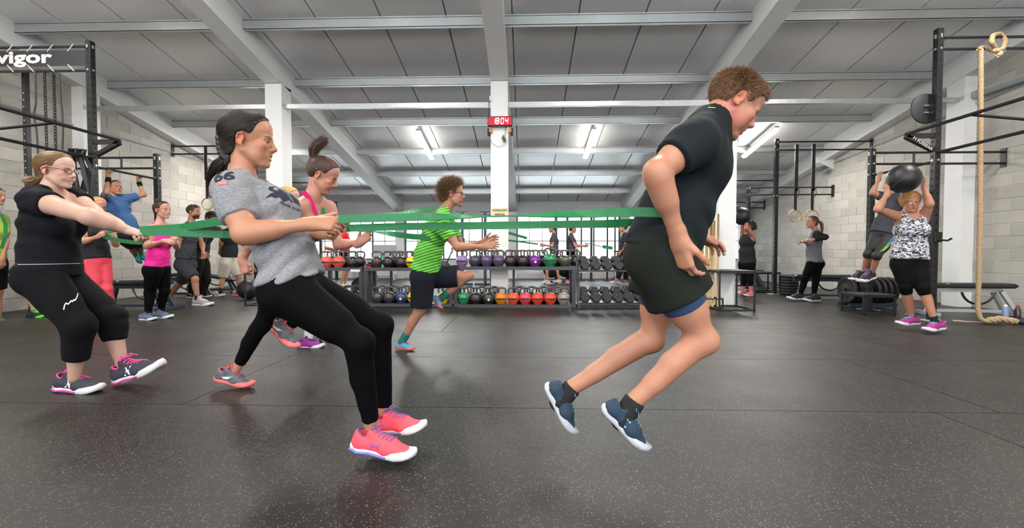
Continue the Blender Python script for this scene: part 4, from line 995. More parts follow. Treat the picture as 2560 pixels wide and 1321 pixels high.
b=MB(); x=fl_[0]+.16; laid(b,[A(x-.05,yr-.02,.05),A(x+.05,yr-.05,.07),A(x+.10,yr,.05),A(x+.15,yr+.05,.07),A(x+.2,yr-.02,.06),A(x+.25,yr-.06,.045),A(x+.29,yr-.03,.04)],.042,pitch=.16)
b.build('end_knot',M_rope,t,True)
b=MB(); rng=random.Random(3); p0=at(2385,787,6.1); q=A(p0[0],p0[1],.012)
for k in range(3):
    P_=[q+A(.0+.03*k,.04*k,0)]
    for i in range(9): P_.append(P_[-1]+A(rng.uniform(.0,.10),rng.uniform(-.10,.09),0))
    b.tube(P_,.006,5)
tag(b.build('loose_cord',mat('dusty_pink_cord',srgb(190,160,150),.8)),'pale pink cord lying in loops on the floor by the climbing rope','cord')
# ================= benches, boxes, plates =================
def bench(name,label,x,y,rz,L=1.25,frame=M_blue,tilt=0.0,h=.45,style=0):
    t=thing(name,label,'bench',(x,y,0)); c,s_=math.cos(rz),math.sin(rz); R=np.array([[c,-s_,0],[s_,c,0],[0,0,1]]); g=lambda a,b_,z:A(x,y,0)+R@A(a,b_,z)
    ct,st=math.cos(tilt),math.sin(tilt); R2=R@np.array([[ct,0,-st],[0,1,0],[st,0,ct]])
    MB().bbox(g(.14,0,h+.0+math.sin(tilt)*.4),(L*.66,.27,.07),.022,R2).build('back_pad',M_pad,t)
    MB().bbox(g(-L*.5+.18,0,h),(L*.27,.27,.07),.022,R).build('seat_pad',M_pad,t)
    b=MB(); b.bar(g(-L*.46,0,h-.07),g(L*.34,0,h-.07),.05,.06); b.build('spine',frame,t)
    MB().bar(g(-L*.38,0,.04),g(-L*.30,0,h-.08),.06,.06).build('front_leg',frame,t)
    MB().bar(g(L*.44,.10,.04),g(L*.30,.07,h-.08),.05,.05).build('rear_leg',frame,t); MB().bar(g(L*.44,-.10,.04),g(L*.30,-.07,h-.08),.05,.05).build('rear_leg',frame,t)
    MB().bar(g(-L*.38,-.22,.03),g(-L*.38,.22,.03),.06,.05).build('floor_bar',M_black if style else frame,t); MB().bar(g(L*.45,-.28,.03),g(L*.45,.28,.03),.06,.05).build('floor_bar',M_black if style else frame,t)
    MB().bar(g(-L*.38,0,.07),g(L*.42,0,.07),.045,.04).build('base_rail',frame,t)
    arc=[g(L*.12+.22*math.cos(a),0,h-.06+.22*math.sin(a)) for a in np.linspace(-math.pi*.95,-.1,12)]; MB().tube(arc,.016,6).build('adjuster_arc',M_black,t)
    if style: MB().tube([g(-L*.40,.06,.10),g(L*.40,.06,.10)],.02,8).build('chrome_rail',M_bolt,t)
    return t
bench('weight_bench','black padded bench with silver frame behind the climbing rope',at(2432,715,6.6)[0]+.05,6.75,-.10,L=1.36,frame=M_silver)
bench('weight_bench','dark blue adjustable bench behind the coral leggings woman',at(330,700,6.9)[0],7.0,.05,L=1.15,tilt=0)
bench('weight_bench','black bench cut by the room edge behind the yellow-green shirt man',at(8,710,6.3)[0]-.25,7.15,.1,L=1.1,style=1)
bench('weight_bench','flat bench against the block wall behind the sleeved top woman',at(2072,700,8.9)[0],9.1,-.15,L=1.15)
bench('weight_bench','blue bench tilted low near the cream shorts man',at(525,700,10)[0],10.0,.2,L=1.25,tilt=-.2)
bench('weight_bench','dark bench behind the woman in black holding a ball',at(1858,705,11.5)[0],11.6,.0,L=1.2)
bench('weight_bench','bench with chrome rail beyond the bearded man',at(440,715,8.9)[0],9.0,.05,L=1.3,style=1,tilt=.1)
def box_frame(label,x0,x1,y0,y1,h,top=True,t_=.025,m=M_black,name='plyo_box'):
    t=thing(name,label,'steel box',((x0+x1)/2,(y0+y1)/2,0)); 
    for xx,yy in ((x0,y0),(x1,y0),(x1,y1),(x0,y1)): MB().box((xx-t_/2,yy-t_/2,0),(xx+t_/2,yy+t_/2,h)).build('post',m,t)
    for z,n_ in ((.0,'lower_rail'),(h-t_,'upper_rail')):
        for a,c in (((x0,y0),(x1,y0)),((x1,y0),(x1,y1)),((x1,y1),(x0,y1)),((x0,y1),(x0,y0))):
            MB().bar((*a,z+t_/2),(*c,z+t_/2),t_,t_).build(n_,m,t)
    if top: MB().bbox(((x0+x1)/2,(y0+y1)/2,h+.008),(x1-x0+.03,y1-y0+.03,.02),.004).build('box_top',M_rub,t)
    return t
def fr_px(xa,xb,yb,Yd): # x range at floor depth
    return atx(xa,Yd),atx(xb,Yd)
yy=at(0,773,1)[1]
x0,x1=fr_px(1800,1888,0,7.15); box_frame('open black steel plyo box in front of the runner column',x0,x1,7.15,7.75,.63)
x0,x1=fr_px(2162,2240,0,6.75); box_frame('low black steel step behind the ball lifting woman',x0,x1,6.75,7.2,.29)
x0,x1=fr_px(1888,1951,0,10.3); box_frame('dark steel box frame behind the rig upright by the gym rings',x0,x1,10.3,10.8,.46)
x0,x1=fr_px(616,640,0,7.6); box_frame('black steel box frame behind the grey shirt woman',x0,atx(700,7.6),7.55,8.1,.62,top=False)
def disc_plate(b,c,r,w_,axis='y',m=None):
    R=np.eye(3) if axis=='z' else (np.array([[1,0,0],[0,0,-1],[0,1,0]]) if axis=='y' else np.array([[0,0,1],[0,1,0],[-1,0,0]]))
    b.lathe([(.026,-w_/2),(r*.35,-w_/2),(r*.40,-w_/2+.006),(r*.82,-w_/2+.006),(r*.86,-w_/2),(r-.008,-w_/2),(r,-w_/2+.008),(r,w_/2-.008),(r-.008,w_/2),(r*.86,w_/2),(r*.82,w_/2-.006),(r*.4,w_/2-.006),(r*.35,w_/2),(.026,w_/2)],28,c,R)
# stacked plates by the sleeved woman
xs=at(1975,700,9.9)[0]
for k in range(7):
    b=MB(); disc_plate(b,A(xs,9.95,.035+.062*k),.195,.06,'z'); o=b.build('bumper_plate',M_rub,None,True,loc=(xs,9.95,.035+.062*k))
    tag(o,'flat lying black bumper plate, %s of the stack beside the walking woman'%('bottom','second from bottom','third from bottom','middle','third from top','second from top','topmost')[k],'weight plate','stacked bumper plates')
# plates in the floor rack along the wall
t=thing('plate_rack','low blue plate rack on the floor holding upright bumper plates','rack',(at(2170,730,7.6)[0],7.7,0))
xa,xb=atx(2122,7.6),atx(2240,7.6)
for dy in (-.13,.13): MB().box((xa,7.7+dy-.025,.02),(xb,7.7+dy+.025,.08)).build('rail',M_blue,t)
for k in range(8): MB().tube([(xa+.06+(xb-xa-.1)*k/7-.035,7.7,.05),(xa+.06+(xb-xa-.1)*k/7-.035,7.7,.30)],.008,6).build('divider',M_black,t)
for k in range(8):
    r=.225 if k not in(2,3) else .18; c=A(xa+.06+(xb-xa-.1)*k/7,7.7,.08+r*.96); b=MB(); disc_plate(b,c,r,.05,'x'); o=b.build('bumper_plate',M_rub,None,True,loc=c)
    tag(o,'upright black bumper plate, %s from the upright end of the low blue rack'%('first','second','third','fourth','fifth','sixth','seventh','last')[k],'weight plate','upright bumper plates')
# speakers on walls
def wall_speaker(label,x,y,z,s):
    t=thing('wall_speaker',label,'speaker',(x,y,z)); v=[(0,-.17,-.16),(0,.17,-.16),(0,.17,.14),(0,-.17,.14),(s*.34,-.12,.02),(s*.34,.12,.02),(s*.36,.12,.15),(s*.36,-.12,.15)]
    v=[(x+a,y+b_,z+c) for a,b_,c in v]; f=[(0,1,2,3),(4,7,6,5),(0,4,5,1),(1,5,6,2),(2,6,7,3),(3,7,4,0)]
    if s<0: f=[q[::-1] for q in f]
    MB().add(v,f).build('cabinet',M_white,t); MB().bbox((x+s*.17,y-.02,z-.10),(.26,.2,.10),.01,np.array([[math.cos(.5),0,s*-math.sin(.5)*-1],[0,1,0],[-s*math.sin(.5)*1,0,math.cos(.5)]])).build('grille',mat('grille_grey',(.12,.13,.15),.7),t)
p=at(470,402,11.0); wall_speaker('white wedge wall speaker by the pull-up man',XL+.012,11.3,Z(480,408,11.3),1)
wall_speaker('white wedge wall speaker near the gym rings',XR-.012,11.4,Z(2085,408,11.3),-1)
# ================= digital clock, sign, cable on the centre column =================
yc=7.78; c=at(1250,303,yc-.1); t=thing('digital_clock','red digit wall clock reading 18:04 on the white column','clock',(c[0],yc-.06,c[2]))
w2=.215; MB().bbox((c[0],yc-.07,c[2]),(w2*2,.08,.165),.006).build('case',mat('clock_case',(.03,.004,.008),.3),t)
MB().box((c[0]-w2+.012,yc-.1125,c[2]-.07),(c[0]+w2-.012,yc-.1115,c[2]+.07)).build('screen',mat('clock_glow',(.2,.0,.01),.3,emit=(.55,.0,.02),es=.5),t)
SEG={'1':'bc','8':'abcdefg','0':'abcdef','4':'bcfg'}
def seg_digit(ch,cx,cz,w_,h_,m,sh=.12):
    th=.014; S={'a':((-w_,h_),(w_,h_)),'d':((-w_,-h_),(w_,-h_)),'g':((-w_,0),(w_,0)),'f':((-w_,0),(-w_,h_)),'b':((w_,0),(w_,h_)),'e':((-w_,-h_),(-w_,0)),'c':((w_,-h_),(w_,0))}
    b=MB()
    for k in SEG[ch]:
        (xa,za),(xb,zb)=S[k]; b.bar((cx+xa+sh*za,yc-.115,cz+za),(cx+xb+sh*zb,yc-.115,cz+zb),.004,.016)
    b.build('digit',m,t)
mg=mat('clock_digit',(1,.6,.6),.4,emit=(1.0,.62,.6),es=4.0)
for ch,dx in (('1',-.105),('8',-.045),('0',.040),('4',.115)): seg_digit(ch,c[0]+dx,c[2],.022,.044,mg)
MB().cbox((c[0]-.008,yc-.115,c[2]+.018),(.010,.004,.010)).cbox((c[0]-.012,yc-.115,c[2]-.018),(.010,.004,.010)).build('colon',mg,t)
wd=mat('raw_wood_block',srgb(190,140,92),.7,var=.2)
for s_ in (-1,1):
    MB().bbox((c[0]+s_*.17,yc-.03,c[2]-.13),(.05,.05,.10),.004).build('wood_block',wd,t); MB().bbox((c[0]+s_*.20,yc+.02,c[2]-.16),(.05,.10,.12),.004).build('side_clamp',mat('dark_brown_wood',srgb(50,36,30),.7),t)
MB().tube([at(1223,250,yc-.02),at(1222,290,yc-.05)],.006,6).build('cable',M_rub,t)
b=MB(); b.tube([at(1264,315,yc-.03),at(1264,330,yc-.03),at(1262,340,yc-.04)],.004,5)
cc=at(1260,346,yc-.04)
for k in range(6): b.tube([cc+A(.02*math.cos(a)+.004*k-.01,-.004*k,.045*math.sin(a)-.01*k+.01) for a in np.linspace(0,2*math.pi,12,endpoint=False)],.004,4,closed=True)
b.tube([at(1266,352,yc-.02),at(1262,364,yc-.01),at(1245,368,yc-.01),at(1230,358,yc-.01),at(1222,340,yc-.02)],.0025,4)
tag(b.build('cable_bundle',mat('dark_grey_cable',srgb(60,56,54),.6)),'coiled dark cable bundle dangling below the digital clock','cable')
tag(MB().bbox(at(1226,247,yc-.02),(.03,.05,.09),.004).build('junction_box',M_white),'small white junction box beside the clock column','box')
p0=at(1229,520,yc-.01); p1=at(1271,543,yc-.01); t=thing('load_sign','cream paper sign reading NOSILNOST 800KG/L on the column','sign',((p0[0]+p1[0])/2,yc,(p0[2]+p1[2])/2))
MB().box((p0[0],yc-.006,p1[2]),(p1[0],yc-.001,p0[2])).build('paper',mat('cream_paper',srgb(232,218,176),.8),t)
for tx,dz in (('NOSILNOST',.036),('800KG/L',-.036)):
    v,f=text_mesh(tx,.052,bold=.0012); MB().add([((p0[0]+p1[0])/2+x*.92,yc-.009,(p0[2]+p1[2])/2+dz+y) for x,y,_ in v],f).build('lettering',mat('dark_ink',(.03,.03,.05),.7),t)
# ================= kettlebell racks =================
YR=7.42
def kb_proto():
    R_=.104; t=bpy.data.objects.new('kettlebell',None)
    b=MB(); pr=[(0,.0),(.062,.0),(.070,.004)]+[(R_*math.sin(a),.100-R_*math.cos(a)) for a in np.linspace(.78,2.65,14)]+[(.03,.196),(0,.198)]
    b.lathe(pr,26)
    body=b.build('body',M_rub,None,True)
    b=MB(); pts=[(-.070,0,.165),(-.082,0,.200),(-.086,0,.235),(-.076,0,.262),(-.055,0,.276),(0,0,.279),(.055,0,.276),(.076,0,.262),(.086,0,.235),(.082,0,.200),(.070,0,.165)]
    b.tube(pts,[.017,.0165,.016,.0165,.017,.0175,.017,.0165,.016,.0165,.017],10); hd=b.build('handle',M_rub,None,True)
    b=MB(); rr=.1055
    for k in range(-7,8):
        pass
    V=[];F=[]
    for i,a in enumerate(np.linspace(-1.0,1.0,13)):
        for j,e in enumerate((-.20,.0,.20)): 
            ee=-.05+e*(1-.75*abs(a)); V.append((rr*math.sin(a)*math.cos(ee),-rr*math.cos(a)*math.cos(ee),.100+rr*math.sin(ee)))
    for i in range(12):
        for j in range(2): F.append((i*3+j,(i+1)*3+j,(i+1)*3+j+1,i*3+j+1))
    b.add(V,F); st=b.build('worn_band',M_rub,None,True)
    b=MB(); b.lathe([(0,.0),(.020,.0),(.022,-.002)],16,(0,-.1065,.088),np.array([[1,0,0],[0,0,1],[0,-1,0]])); bd=b.build('badge',M_rub,None,True)
    for o in (body,hd,st,bd): COL.objects.unlink(o)
    return body,hd,st,bd
KB=kb_proto()
M_kh=mat('worn_steel_handle',(.10,.095,.09),.38,metal=.5,var=.3,vscale=30)
M_kband=mat('worn_dark_band',(.05,.035,.03),.5,var=.5,vscale=30); M_badge=mat('cream_badge',srgb(225,215,160),.6)
KC={}
def kettlebell(x,y,z,rgb,label,badge=False,s=1.0,hblack=False,band=True):
    k=rgb; m=mat('kettlebell_%d_%d_%d'%rgb,srgb(*rgb),.3,coat=.4,var=.06)
    r=thing('kettlebell',label,'kettlebell',(x,y,z),'kettlebells on the steel racks'); r.scale=(s,s,s); r.rotation_euler[2]=random.uniform(-.12,.12)
    for o,mm in ((KB[0],m),(KB[1],m if hblack=='same' else M_kh),(KB[2],M_kband),(KB[3],M_badge)):
        if o is KB[3] and not badge: continue
        if o is KB[2] and not band: continue
        c=o.copy(); COL.objects.link(c); c.parent=r; c.material_slots[0].link='OBJECT'; c.material_slots[0].material=mm
    return r
def rack(label,xa,xb,z_lo,z_hi,depth=.5,posts=(),y=YR):
    t=thing('kettlebell_rack',label,'rack',((xa+xb)/2,y+depth/2,0)); b=MB()
    for z,n_ in ((z_hi,'upper_shelf'),(z_lo,'lower_shelf')):
        MB().bbox(((xa+xb)/2,y+depth/2,z-.022),(xb-xa,depth,.044),.006).build(n_,M_black,t)
        MB().box((xa,y-.004,z-.05),(xb,y+.0,z+.008)).build('shelf_lip',mat('grey_steel_lip',(.05,.052,.06),.4),t)
    for xx in (xa+.03,xb-.03):
        for yy in (y+.03,y+depth-.03): MB().box((xx-.03,yy-.03,.01),(xx+.03,yy+.03,z_hi+.02)).build('post',mat('dark_grey_post',(.028,.03,.036),.4),t); MB().cbox((xx,yy,.012),(.09,.09,.024)).build('foot',M_rub,t)
    for xx in posts: MB().box((xx-.02,y+depth-.05,.05),(xx+.02,y+depth-.01,z_hi-.02)).build('brace',M_black,t)
    return t
ZH=Z(1290,668,YR); ZLo=Z(1290,763,YR)+.0
r1=rack('black two-shelf kettlebell rack below the clock column',atx(1134,YR),atx(1440,YR),ZLo,ZH,posts=(atx(1227,YR+.4),atx(1284,YR+.4)))
r2=rack('black two-shelf kettlebell rack partly behind the green shirt man',atx(908,YR),atx(1130,YR),ZLo+.01,ZH-.02,posts=(atx(975,YR+.4),atx(1052,YR+.4)))
r3=rack('black two-shelf kettlebell rack partly behind the grey shirt woman',atx(790,YR),atx(905,YR),ZLo+.01,ZH-.02)
lab=lambda col,where:'%s kettlebell %s'%(col,where)
W1='top shelf below the clock'; y1=YR+.12; y2=YR+.325
TOP=[(1155,(150,118,180),'lilac',0),(1187,(66,58,86),'dusky purple',0),(1216,(84,74,116),'slate purple',0),(1247,(92,70,112),'plum grey',0),(1276,(44,34,36),'brown black',0),(1307,(38,32,34),'black and maroon',0),(1337,(120,40,150),'bright purple',1),(1375,(20,140,82),'emerald green',0),(1413,(74,80,56),'olive',0)]
for i,(px_,rgb,nm,bd) in enumerate(TOP):
    z=ZH; kettlebell(atx(px_,y1),y1,z,rgb,nm+' kettlebell on the top shelf under the clock'+(' with a cream badge' if bd else ''),bd,1.12 if px_ in(1375,) else 1.0)
BOT=[(1158,(22,150,96),'sea green',0),(1189,(34,34,36),'black',0),(1221,(38,50,52),'dark teal',1),(1252,(226,130,24),'orange',0),(1283,(236,84,48),'tomato red',0),(1313,(238,64,84),'pinkish red',0),(1344,(240,66,46),'scarlet',0),(1376,(238,72,48),'bright red',0),(1409,(150,142,138),'silver grey',0)]
for px_,rgb,nm,bd in BOT: kettlebell(atx(px_,y1),y1,ZLo,rgb,nm+' kettlebell in the low front row under the clock'+(' with cream badge' if bd else ''),bd)
for i,px_ in enumerate((1172,1203,1234,1300,1330,1360,1391)):
    kettlebell(atx(px_,y2),y2,ZLo,(26,26,28) if i else (210,40,40),('dark' if i else 'red')+' kettlebell, low back row under the clock, behind the %s ones'%('sea green and black','black and teal','teal and orange','tomato and pink','pink and scarlet','scarlet and bright red','bright red and grey')[i],s=1.0)
for i,px_ in enumerate((1203,1232,1291,1322,1356,1394,1437)):
    kettlebell(atx(px_,y2),y2,ZH,(30,28,30),'dark kettlebell, back row of the top shelf, between the %s'%('dusky and slate purple ones','slate and plum ones','brown and maroon ones','maroon and purple ones','purple and emerald ones','emerald and olive ones','olive one and dumbbells')[i])
z2,z2l=ZH-.02,ZLo+.01
for px_,rgb,nm,zz,bd in ((816,(232,92,76),'coral red kettlebell beside the grey shirt hem',z2,0),(846,(232,88,74),'coral red kettlebell next to the black pair',z2,0),(882,(30,28,30),'black kettlebell to one side of the coral ones',z2,0),
    (943,(70,48,52),'maroon black kettlebell beside the mint bottle',z2,0),(971,(34,28,30),'glossy black kettlebell just past the mint bottle',z2,0),(1003,(36,28,28),'brown black kettlebell near the green shirt',z2,0),(1029,(236,196,20),'yellow kettlebell peeking behind the green shirt',z2,0),
    (943,(58,56,60),'charcoal kettlebell at the open end of the low shelf',z2l,0),(972,(60,58,62),'charcoal kettlebell beside the blue one',z2l,0),(1003,(40,64,120),'blue kettlebell with a cream badge',z2l,1),(1033,(236,200,16),'yellow kettlebell beside the jumping man thigh',z2l,0),(1066,(40,40,42),'black kettlebell hidden behind the jumping man',z2l,0),(1108,(232,206,20),'yellow kettlebell by the rack end post',z2l,0)):
    kettlebell(atx(px_,y1),y1,zz,rgb,nm,bd)
for i,px_ in enumerate((900,860,830,988,1018,1045)): kettlebell(atx(px_,y2),y2,z2,(28,27,29),'dark kettlebell in the back row %s'%('beside the small disc weights','behind the black one by the coral pair','behind the coral pair','behind the glossy black one','behind the brown black one','behind the yellow peeking one')[i])
for i,px_ in enumerate((870,890,955,985,1015,1118)): kettlebell(atx(px_,y2),y2,z2l,(28,27,29) if i<5 else (220,50,44),('red' if i==5 else 'dark')+' kettlebell in the low back row %s'%('by the thigh of the grey shirt woman','next to the rack divide','behind the charcoal pair','behind the charcoal and blue ones','behind the blue and yellow ones','behind the last yellow one')[i])
# bottle, small plates, label strip
p=A(atx(957,y1),y1,z2); t=thing('water_bottle','mint green water bottle standing between kettlebells','bottle',p)
MB().lathe([(0,0),(.026,0),(.028,.01),(.028,.12),(.024,.15),(.012,.17),(.012,.18)],16,p).build('flask',mat('mint_plastic',srgb(130,205,190),.25),t,True); MB().lathe([(.014,.175),(.016,.18),(.016,.21),(0,.212)],12,p).build('bottle_cap',mat('teal_cap',srgb(60,180,160),.4),t,True)
for k in range(3):
    c=A(atx(922+k*5,y1),y1,z2+.018+.034*k); b=MB(); disc_plate(b,c,.085,.032,'z'); tag(b.build('small_plate',M_rub if k else mat('red_plate',srgb(190,40,40),.5),None,True,loc=c),('red small disc weight at the bottom of the little pile','black small disc weight in the middle of the little pile','black small disc weight on top of the little pile')[k],'weight plate','small disc weights')
tag(MB().box((atx(876,YR),YR-.009,Z(880,680,YR)),(atx(900,YR),YR-.005,Z(880,674,YR))).build('shelf_label',mat('white_label',(.75,.75,.75),.6)),'small white label on the shelf edge under the coral kettlebells','label')
# dumbbell rack
t=thing('dumbbell_rack','black dumbbell rack beside the silver kettlebell','rack',(atx(1510,YR),YR+.3,0)); xa,xb=atx(1447,YR),atx(1700,YR)
for z in (Z(1500,676,YR),Z(1500,757,YR)):
    for dz,dy in ((0,0.0),(.10,.22)):
        MB().bar((xa,YR+dy,z+dz-.01),(xb,YR+dy,z+dz-.01),.05,.03).build('tray',M_black,t)
MB().tube([(xa,YR-.02,Z(1500,756,YR)),(xb,YR-.02,Z(1500,756,YR))],.012,8).build('chrome_rail',M_bolt,t)
MB().box((xa,YR+.05,.0),(xb,YR+.15,.06)).build('base',M_black,t)
for xx in (xa,xb):
    MB().bar((xx,YR-.02,.0),(xx,YR+.34,1.0),.05,.07).build('side_frame',M_black,t); MB().bar((xx,YR-.05,.03),(xx,YR+.55,.03),.06,.06).build('foot',M_black,t)
def hexhead(b,c,r,w_):
    n=6; V=[]; F=[]
    for (rr,yy) in ((r*.78,-w_/2),(r,-w_/2+.016),(r,w_/2-.016),(r*.78,w_/2)):
        for k in range(n): a=math.pi/3*k; V.append((c[0]+rr*math.cos(a),c[1]+yy,c[2]+rr*math.sin(a)))
    for i in range(3):
        for k in range(n): F.append((i*n+k,i*n+(k+1)%n,(i+1)*n+(k+1)%n,(i+1)*n+k))
    F.append(tuple(range(n))[::-1]); F.append(tuple(range(3*n,4*n))); b.add(V,F)
M_db=mat('black_hex_rubber',(.018,.018,.018),.42,var=.2,vscale=30); db=None; lvl=['front row of the lower tray','back row of the lower tray','front row of the upper tray','back row of the upper tray']
cnt=0
posn=['beside the rack end','second from the rack end','third from the rack end','fourth from the rack end','fifth from the rack end','sixth from the rack end','seventh from the rack end','eighth from the rack end','ninth from the rack end']
for li,(py,dy,dz,r) in enumerate(((757,.03,.0,.088),(757,.25,.10,.082),(676,.03,.0,.080),(676,.25,.10,.072))):
    z=Z(1500,py,YR)+dz+.01; x=xa+.10
    for k in range(9):
        c=A(x+k*.186,YR+dy,z+r*.87)
        o=thing('dumbbell','black hex dumbbell, %s, %s'%(lvl[li],posn[k]),'dumbbell',c,'hex dumbbells')
        for s_ in (-1,1):
            b=MB(); hexhead(b,c+A(0,.088*s_,0),r,.09); b.build('head',M_db,o)
        MB().tube([c-A(0,.05,0),c+A(0,.05,0)],.016,8).build('handle',M_bolt,o,True)
# wooden sticks in a stand in front of the runner column
t=thing('stick_stand','small black steel stand holding the wooden sticks','stand',(atx(1765,7.6),7.6,0)); xa,xb=atx(1738,7.55),atx(1802,7.55)
for z in (.02,.16,): 
    for a,c in (((xa,7.45),(xb,7.45)),((xb,7.45),(xb,7.7)),((xb,7.7),(xa,7.7)),((xa,7.7),(xa,7.45))): MB().bar((*a,z),(*c,z),.02,.02).build('rail',M_black,t)
for xx in (xa,xb):
    for yy in (7.45,7.7): MB().box((xx-.01,yy-.01,0),(xx+.01,yy+.01,.17)).build('post',M_black,t)
M_wood=mat('pale_wood_stick',srgb(214,178,118),.55,var=.12,vscale=12,stretch=(8,8,1))
tops=[(1742,560),(1748,553),(1753,548),(1759,541),(1765,536),(1771,545),(1776,534),(1780,538),(1786,552),(1796,535),(1768,550),(1757,556)]
for i,(px_,py) in enumerate(tops):
    y=7.50+.055*(i%4); tp=at(px_,py,y); ft=A(tp[0]+((i*37)%5-2)*.008,y+.0,.01); 
    tag(MB().tube([ft,tp],.0155 if i!=10 else .02,10).build('wooden_stick',M_wood,None,True,loc=(ft[0],ft[1],0)),'pale wooden stick in the stand, %s'%('shortest, at the runner side','second from the runner side','third from the runner side','fourth from the runner side','tall one in the middle group','behind the tall middle ones','tallest of the middle group','beside the tallest','shorter one before the gap','thin lone one nearest the white column','partly hidden at the back','partly hidden low one')[i],'stick','wooden sticks in the stand')
# balls
M_ball=mat('black_ball_vinyl',(.014,.014,.016),.38,bump=.15,bscale=220)
def ball(label,c,r,m=M_ball):
    c=np.asarray(c,float); t=thing('medicine_ball',label,'ball',c)
    b=MB(); b.lathe([(r*math.sin(a),r*math.cos(a)) for a in np.linspace(0,math.pi,22)],36,c,np.array([[1,0,0],[0,.8,-.6],[0,.6,.8]])); b.build('shell',m,t,True)
    b=MB()
    for k in range(4):
        R=Matrix.Rotation(k*math.pi/4,3,Vector((.3,.6,.74)).normalized()); pts=[c+np.array(R@Vector(((r+.001)*math.cos(a),0,(r+.001)*math.sin(a)))) for a in np.linspace(0,2*math.pi,40,endpoint=False)]; b.tube(pts,.0028,4,closed=True)
    b.build('seam',mat('seam_grey',(.05,.05,.055),.6),t); return t
ball('large black medicine ball held over the blonde woman head',at(2259,447,5.30),.166)
ball('black medicine ball held up beside the runner column',at(1855,541,9.45),.185)
ball('black medicine ball on the floor behind the steel box frame',A(atx(619,8.6),8.6,.20),.20,M_ball)
# bottles at the far right edge
for dx,col,lb in ((0,(120,140,180),'clear blue sports bottle at the room edge near the bench'),(.16,(60,40,50),'dark bottle with red cap at the room edge near the bench')):
    p=A(atx(2549,6.05)+dx,6.2,.0); t=thing('water_bottle',lb,'bottle',p); MB().lathe([(0,0),(.034,0),(.036,.01),(.036,.15),(.020,.19),(.016,.2)],16,p).build('flask',mat('bottle_%d'%col[0],srgb(*col),.2),t,True); MB().lathe([(.018,.195),(.020,.2),(.020,.225),(0,.227)],12,p).build('bottle_cap',mat('cap_red' if dx else 'cap_white',(.4,.03,.03) if dx else (.7,.7,.7),.4),t,True)
tag(MB().bbox((atx(2556,6.0)+.06,5.95,.03),(.28,.16,.06),.02).build('gym_bag',mat('navy_bag',(.02,.025,.05),.7)),'low dark blue bag on the floor at the room edge','bag')
# equipment far behind the racks
def squat_stand(label,x,y,h=2.35):
    t=thing('squat_stand',label,'stand',(x,y,0)); MB().box((x-.04,y-.04,0),(x+.04,y+.04,h)).build('upright',M_blue,t); MB().box((x-.16,y-.035,h-.03),(x+.16,y+.035,h+.01)).build('top_bar',M_black,t); MB().box((x-.3,y-.04,0),(x+.3,y+.04,.06)).build('base',M_blue,t); MB().bbox((x,y-.06,1.25),(.16,.10,.16),.01).build('saddle',M_black,t)
    MB().box((x-.025,y-.35,0),(x+.025,y+.35,.05)).build('foot',M_blue,t)
squat_stand('blue steel squat stand behind the green shirt man head',atx(1156,12.5),12.5,Z(1156,530,12.5)); squat_stand('blue steel squat stand beside the clock column',atx(1213,12.5),12.5,Z(1213,530,12.5)); squat_stand('blue steel squat stand behind the far grey shirt man',atx(1390,13.6),13.6,Z(1390,531,13.6))
for i,(px_,w_) in enumerate(((1418,.07),(1453,.05),(1478,.07),(1518,.05),(1537,.05))):
    x=atx(px_,14.6); t=thing('cage_upright','dark cage upright against the bright window %s'%('behind the far grey shirt woman','above the first dumbbells','above the second dumbbells','above the third dumbbells','beside the runner back')[i],'upright',(x,14.6,0)); MB().box((x-w_/2,14.56,0),(x+w_/2,14.64,2.28)).build('post',M_black,t); MB().box((x-.12,14.5,0),(x+.12,14.7,.03)).build('foot_plate',M_black,t)
def rower(label,x,y,s_=1):
    t=thing('rowing_machine',label,'rower',(x,y,0)); MB().bar((x-.9*s_,y,.38),(x+.5*s_,y,.33),.05,.07).build('monorail',M_silver,t); MB().bar((x-.85*s_,y-.25,.03),(x-.85*s_,y+.25,.03),.05,.05).build('rear_foot',M_black,t); MB().bar((x-.85*s_,y,.03),(x-.8*s_,y,.36),.05,.05).build('rear_leg',M_silver,t)
    MB().bar((x+.5*s_,y-.3,.03),(x+.5*s_,y+.3,.03),.05,.05).build('front_foot',M_black,t); MB().bbox((x-.2*s_,y,.45),(.3,.24,.06),.02).build('seat',M_rub,t); MB().bar((x+.5*s_,y,.03),(x+.6*s_,y,.5),.05,.06).build('front_leg',M_silver,t)
    MB().lathe([(0,-.06),(.24,-.06),(.26,-.03),(.26,.03),(.24,.06),(0,.06)],24,(x+.72*s_,y,.42),np.array([[1,0,0],[0,0,-1],[0,1,0]])).build('flywheel',M_rub,t,True); MB().bar((x+.65*s_,y,.5),(x+.45*s_,y,.95),.03,.04).build('monitor_arm',M_black,t); MB().bbox((x+.43*s_,y,1.0),(.03,.2,.16),.01).build('monitor',M_rub,t)
rower('grey rowing machine seen through the rack under the clock',atx(1320,13.2),13.4); rower('rowing machine behind the dumbbell rack',atx(1478,13.2),13.7,-1); rower('rowing machine beyond the racks near the jumping man',atx(1165,13.2),13.3,-1)
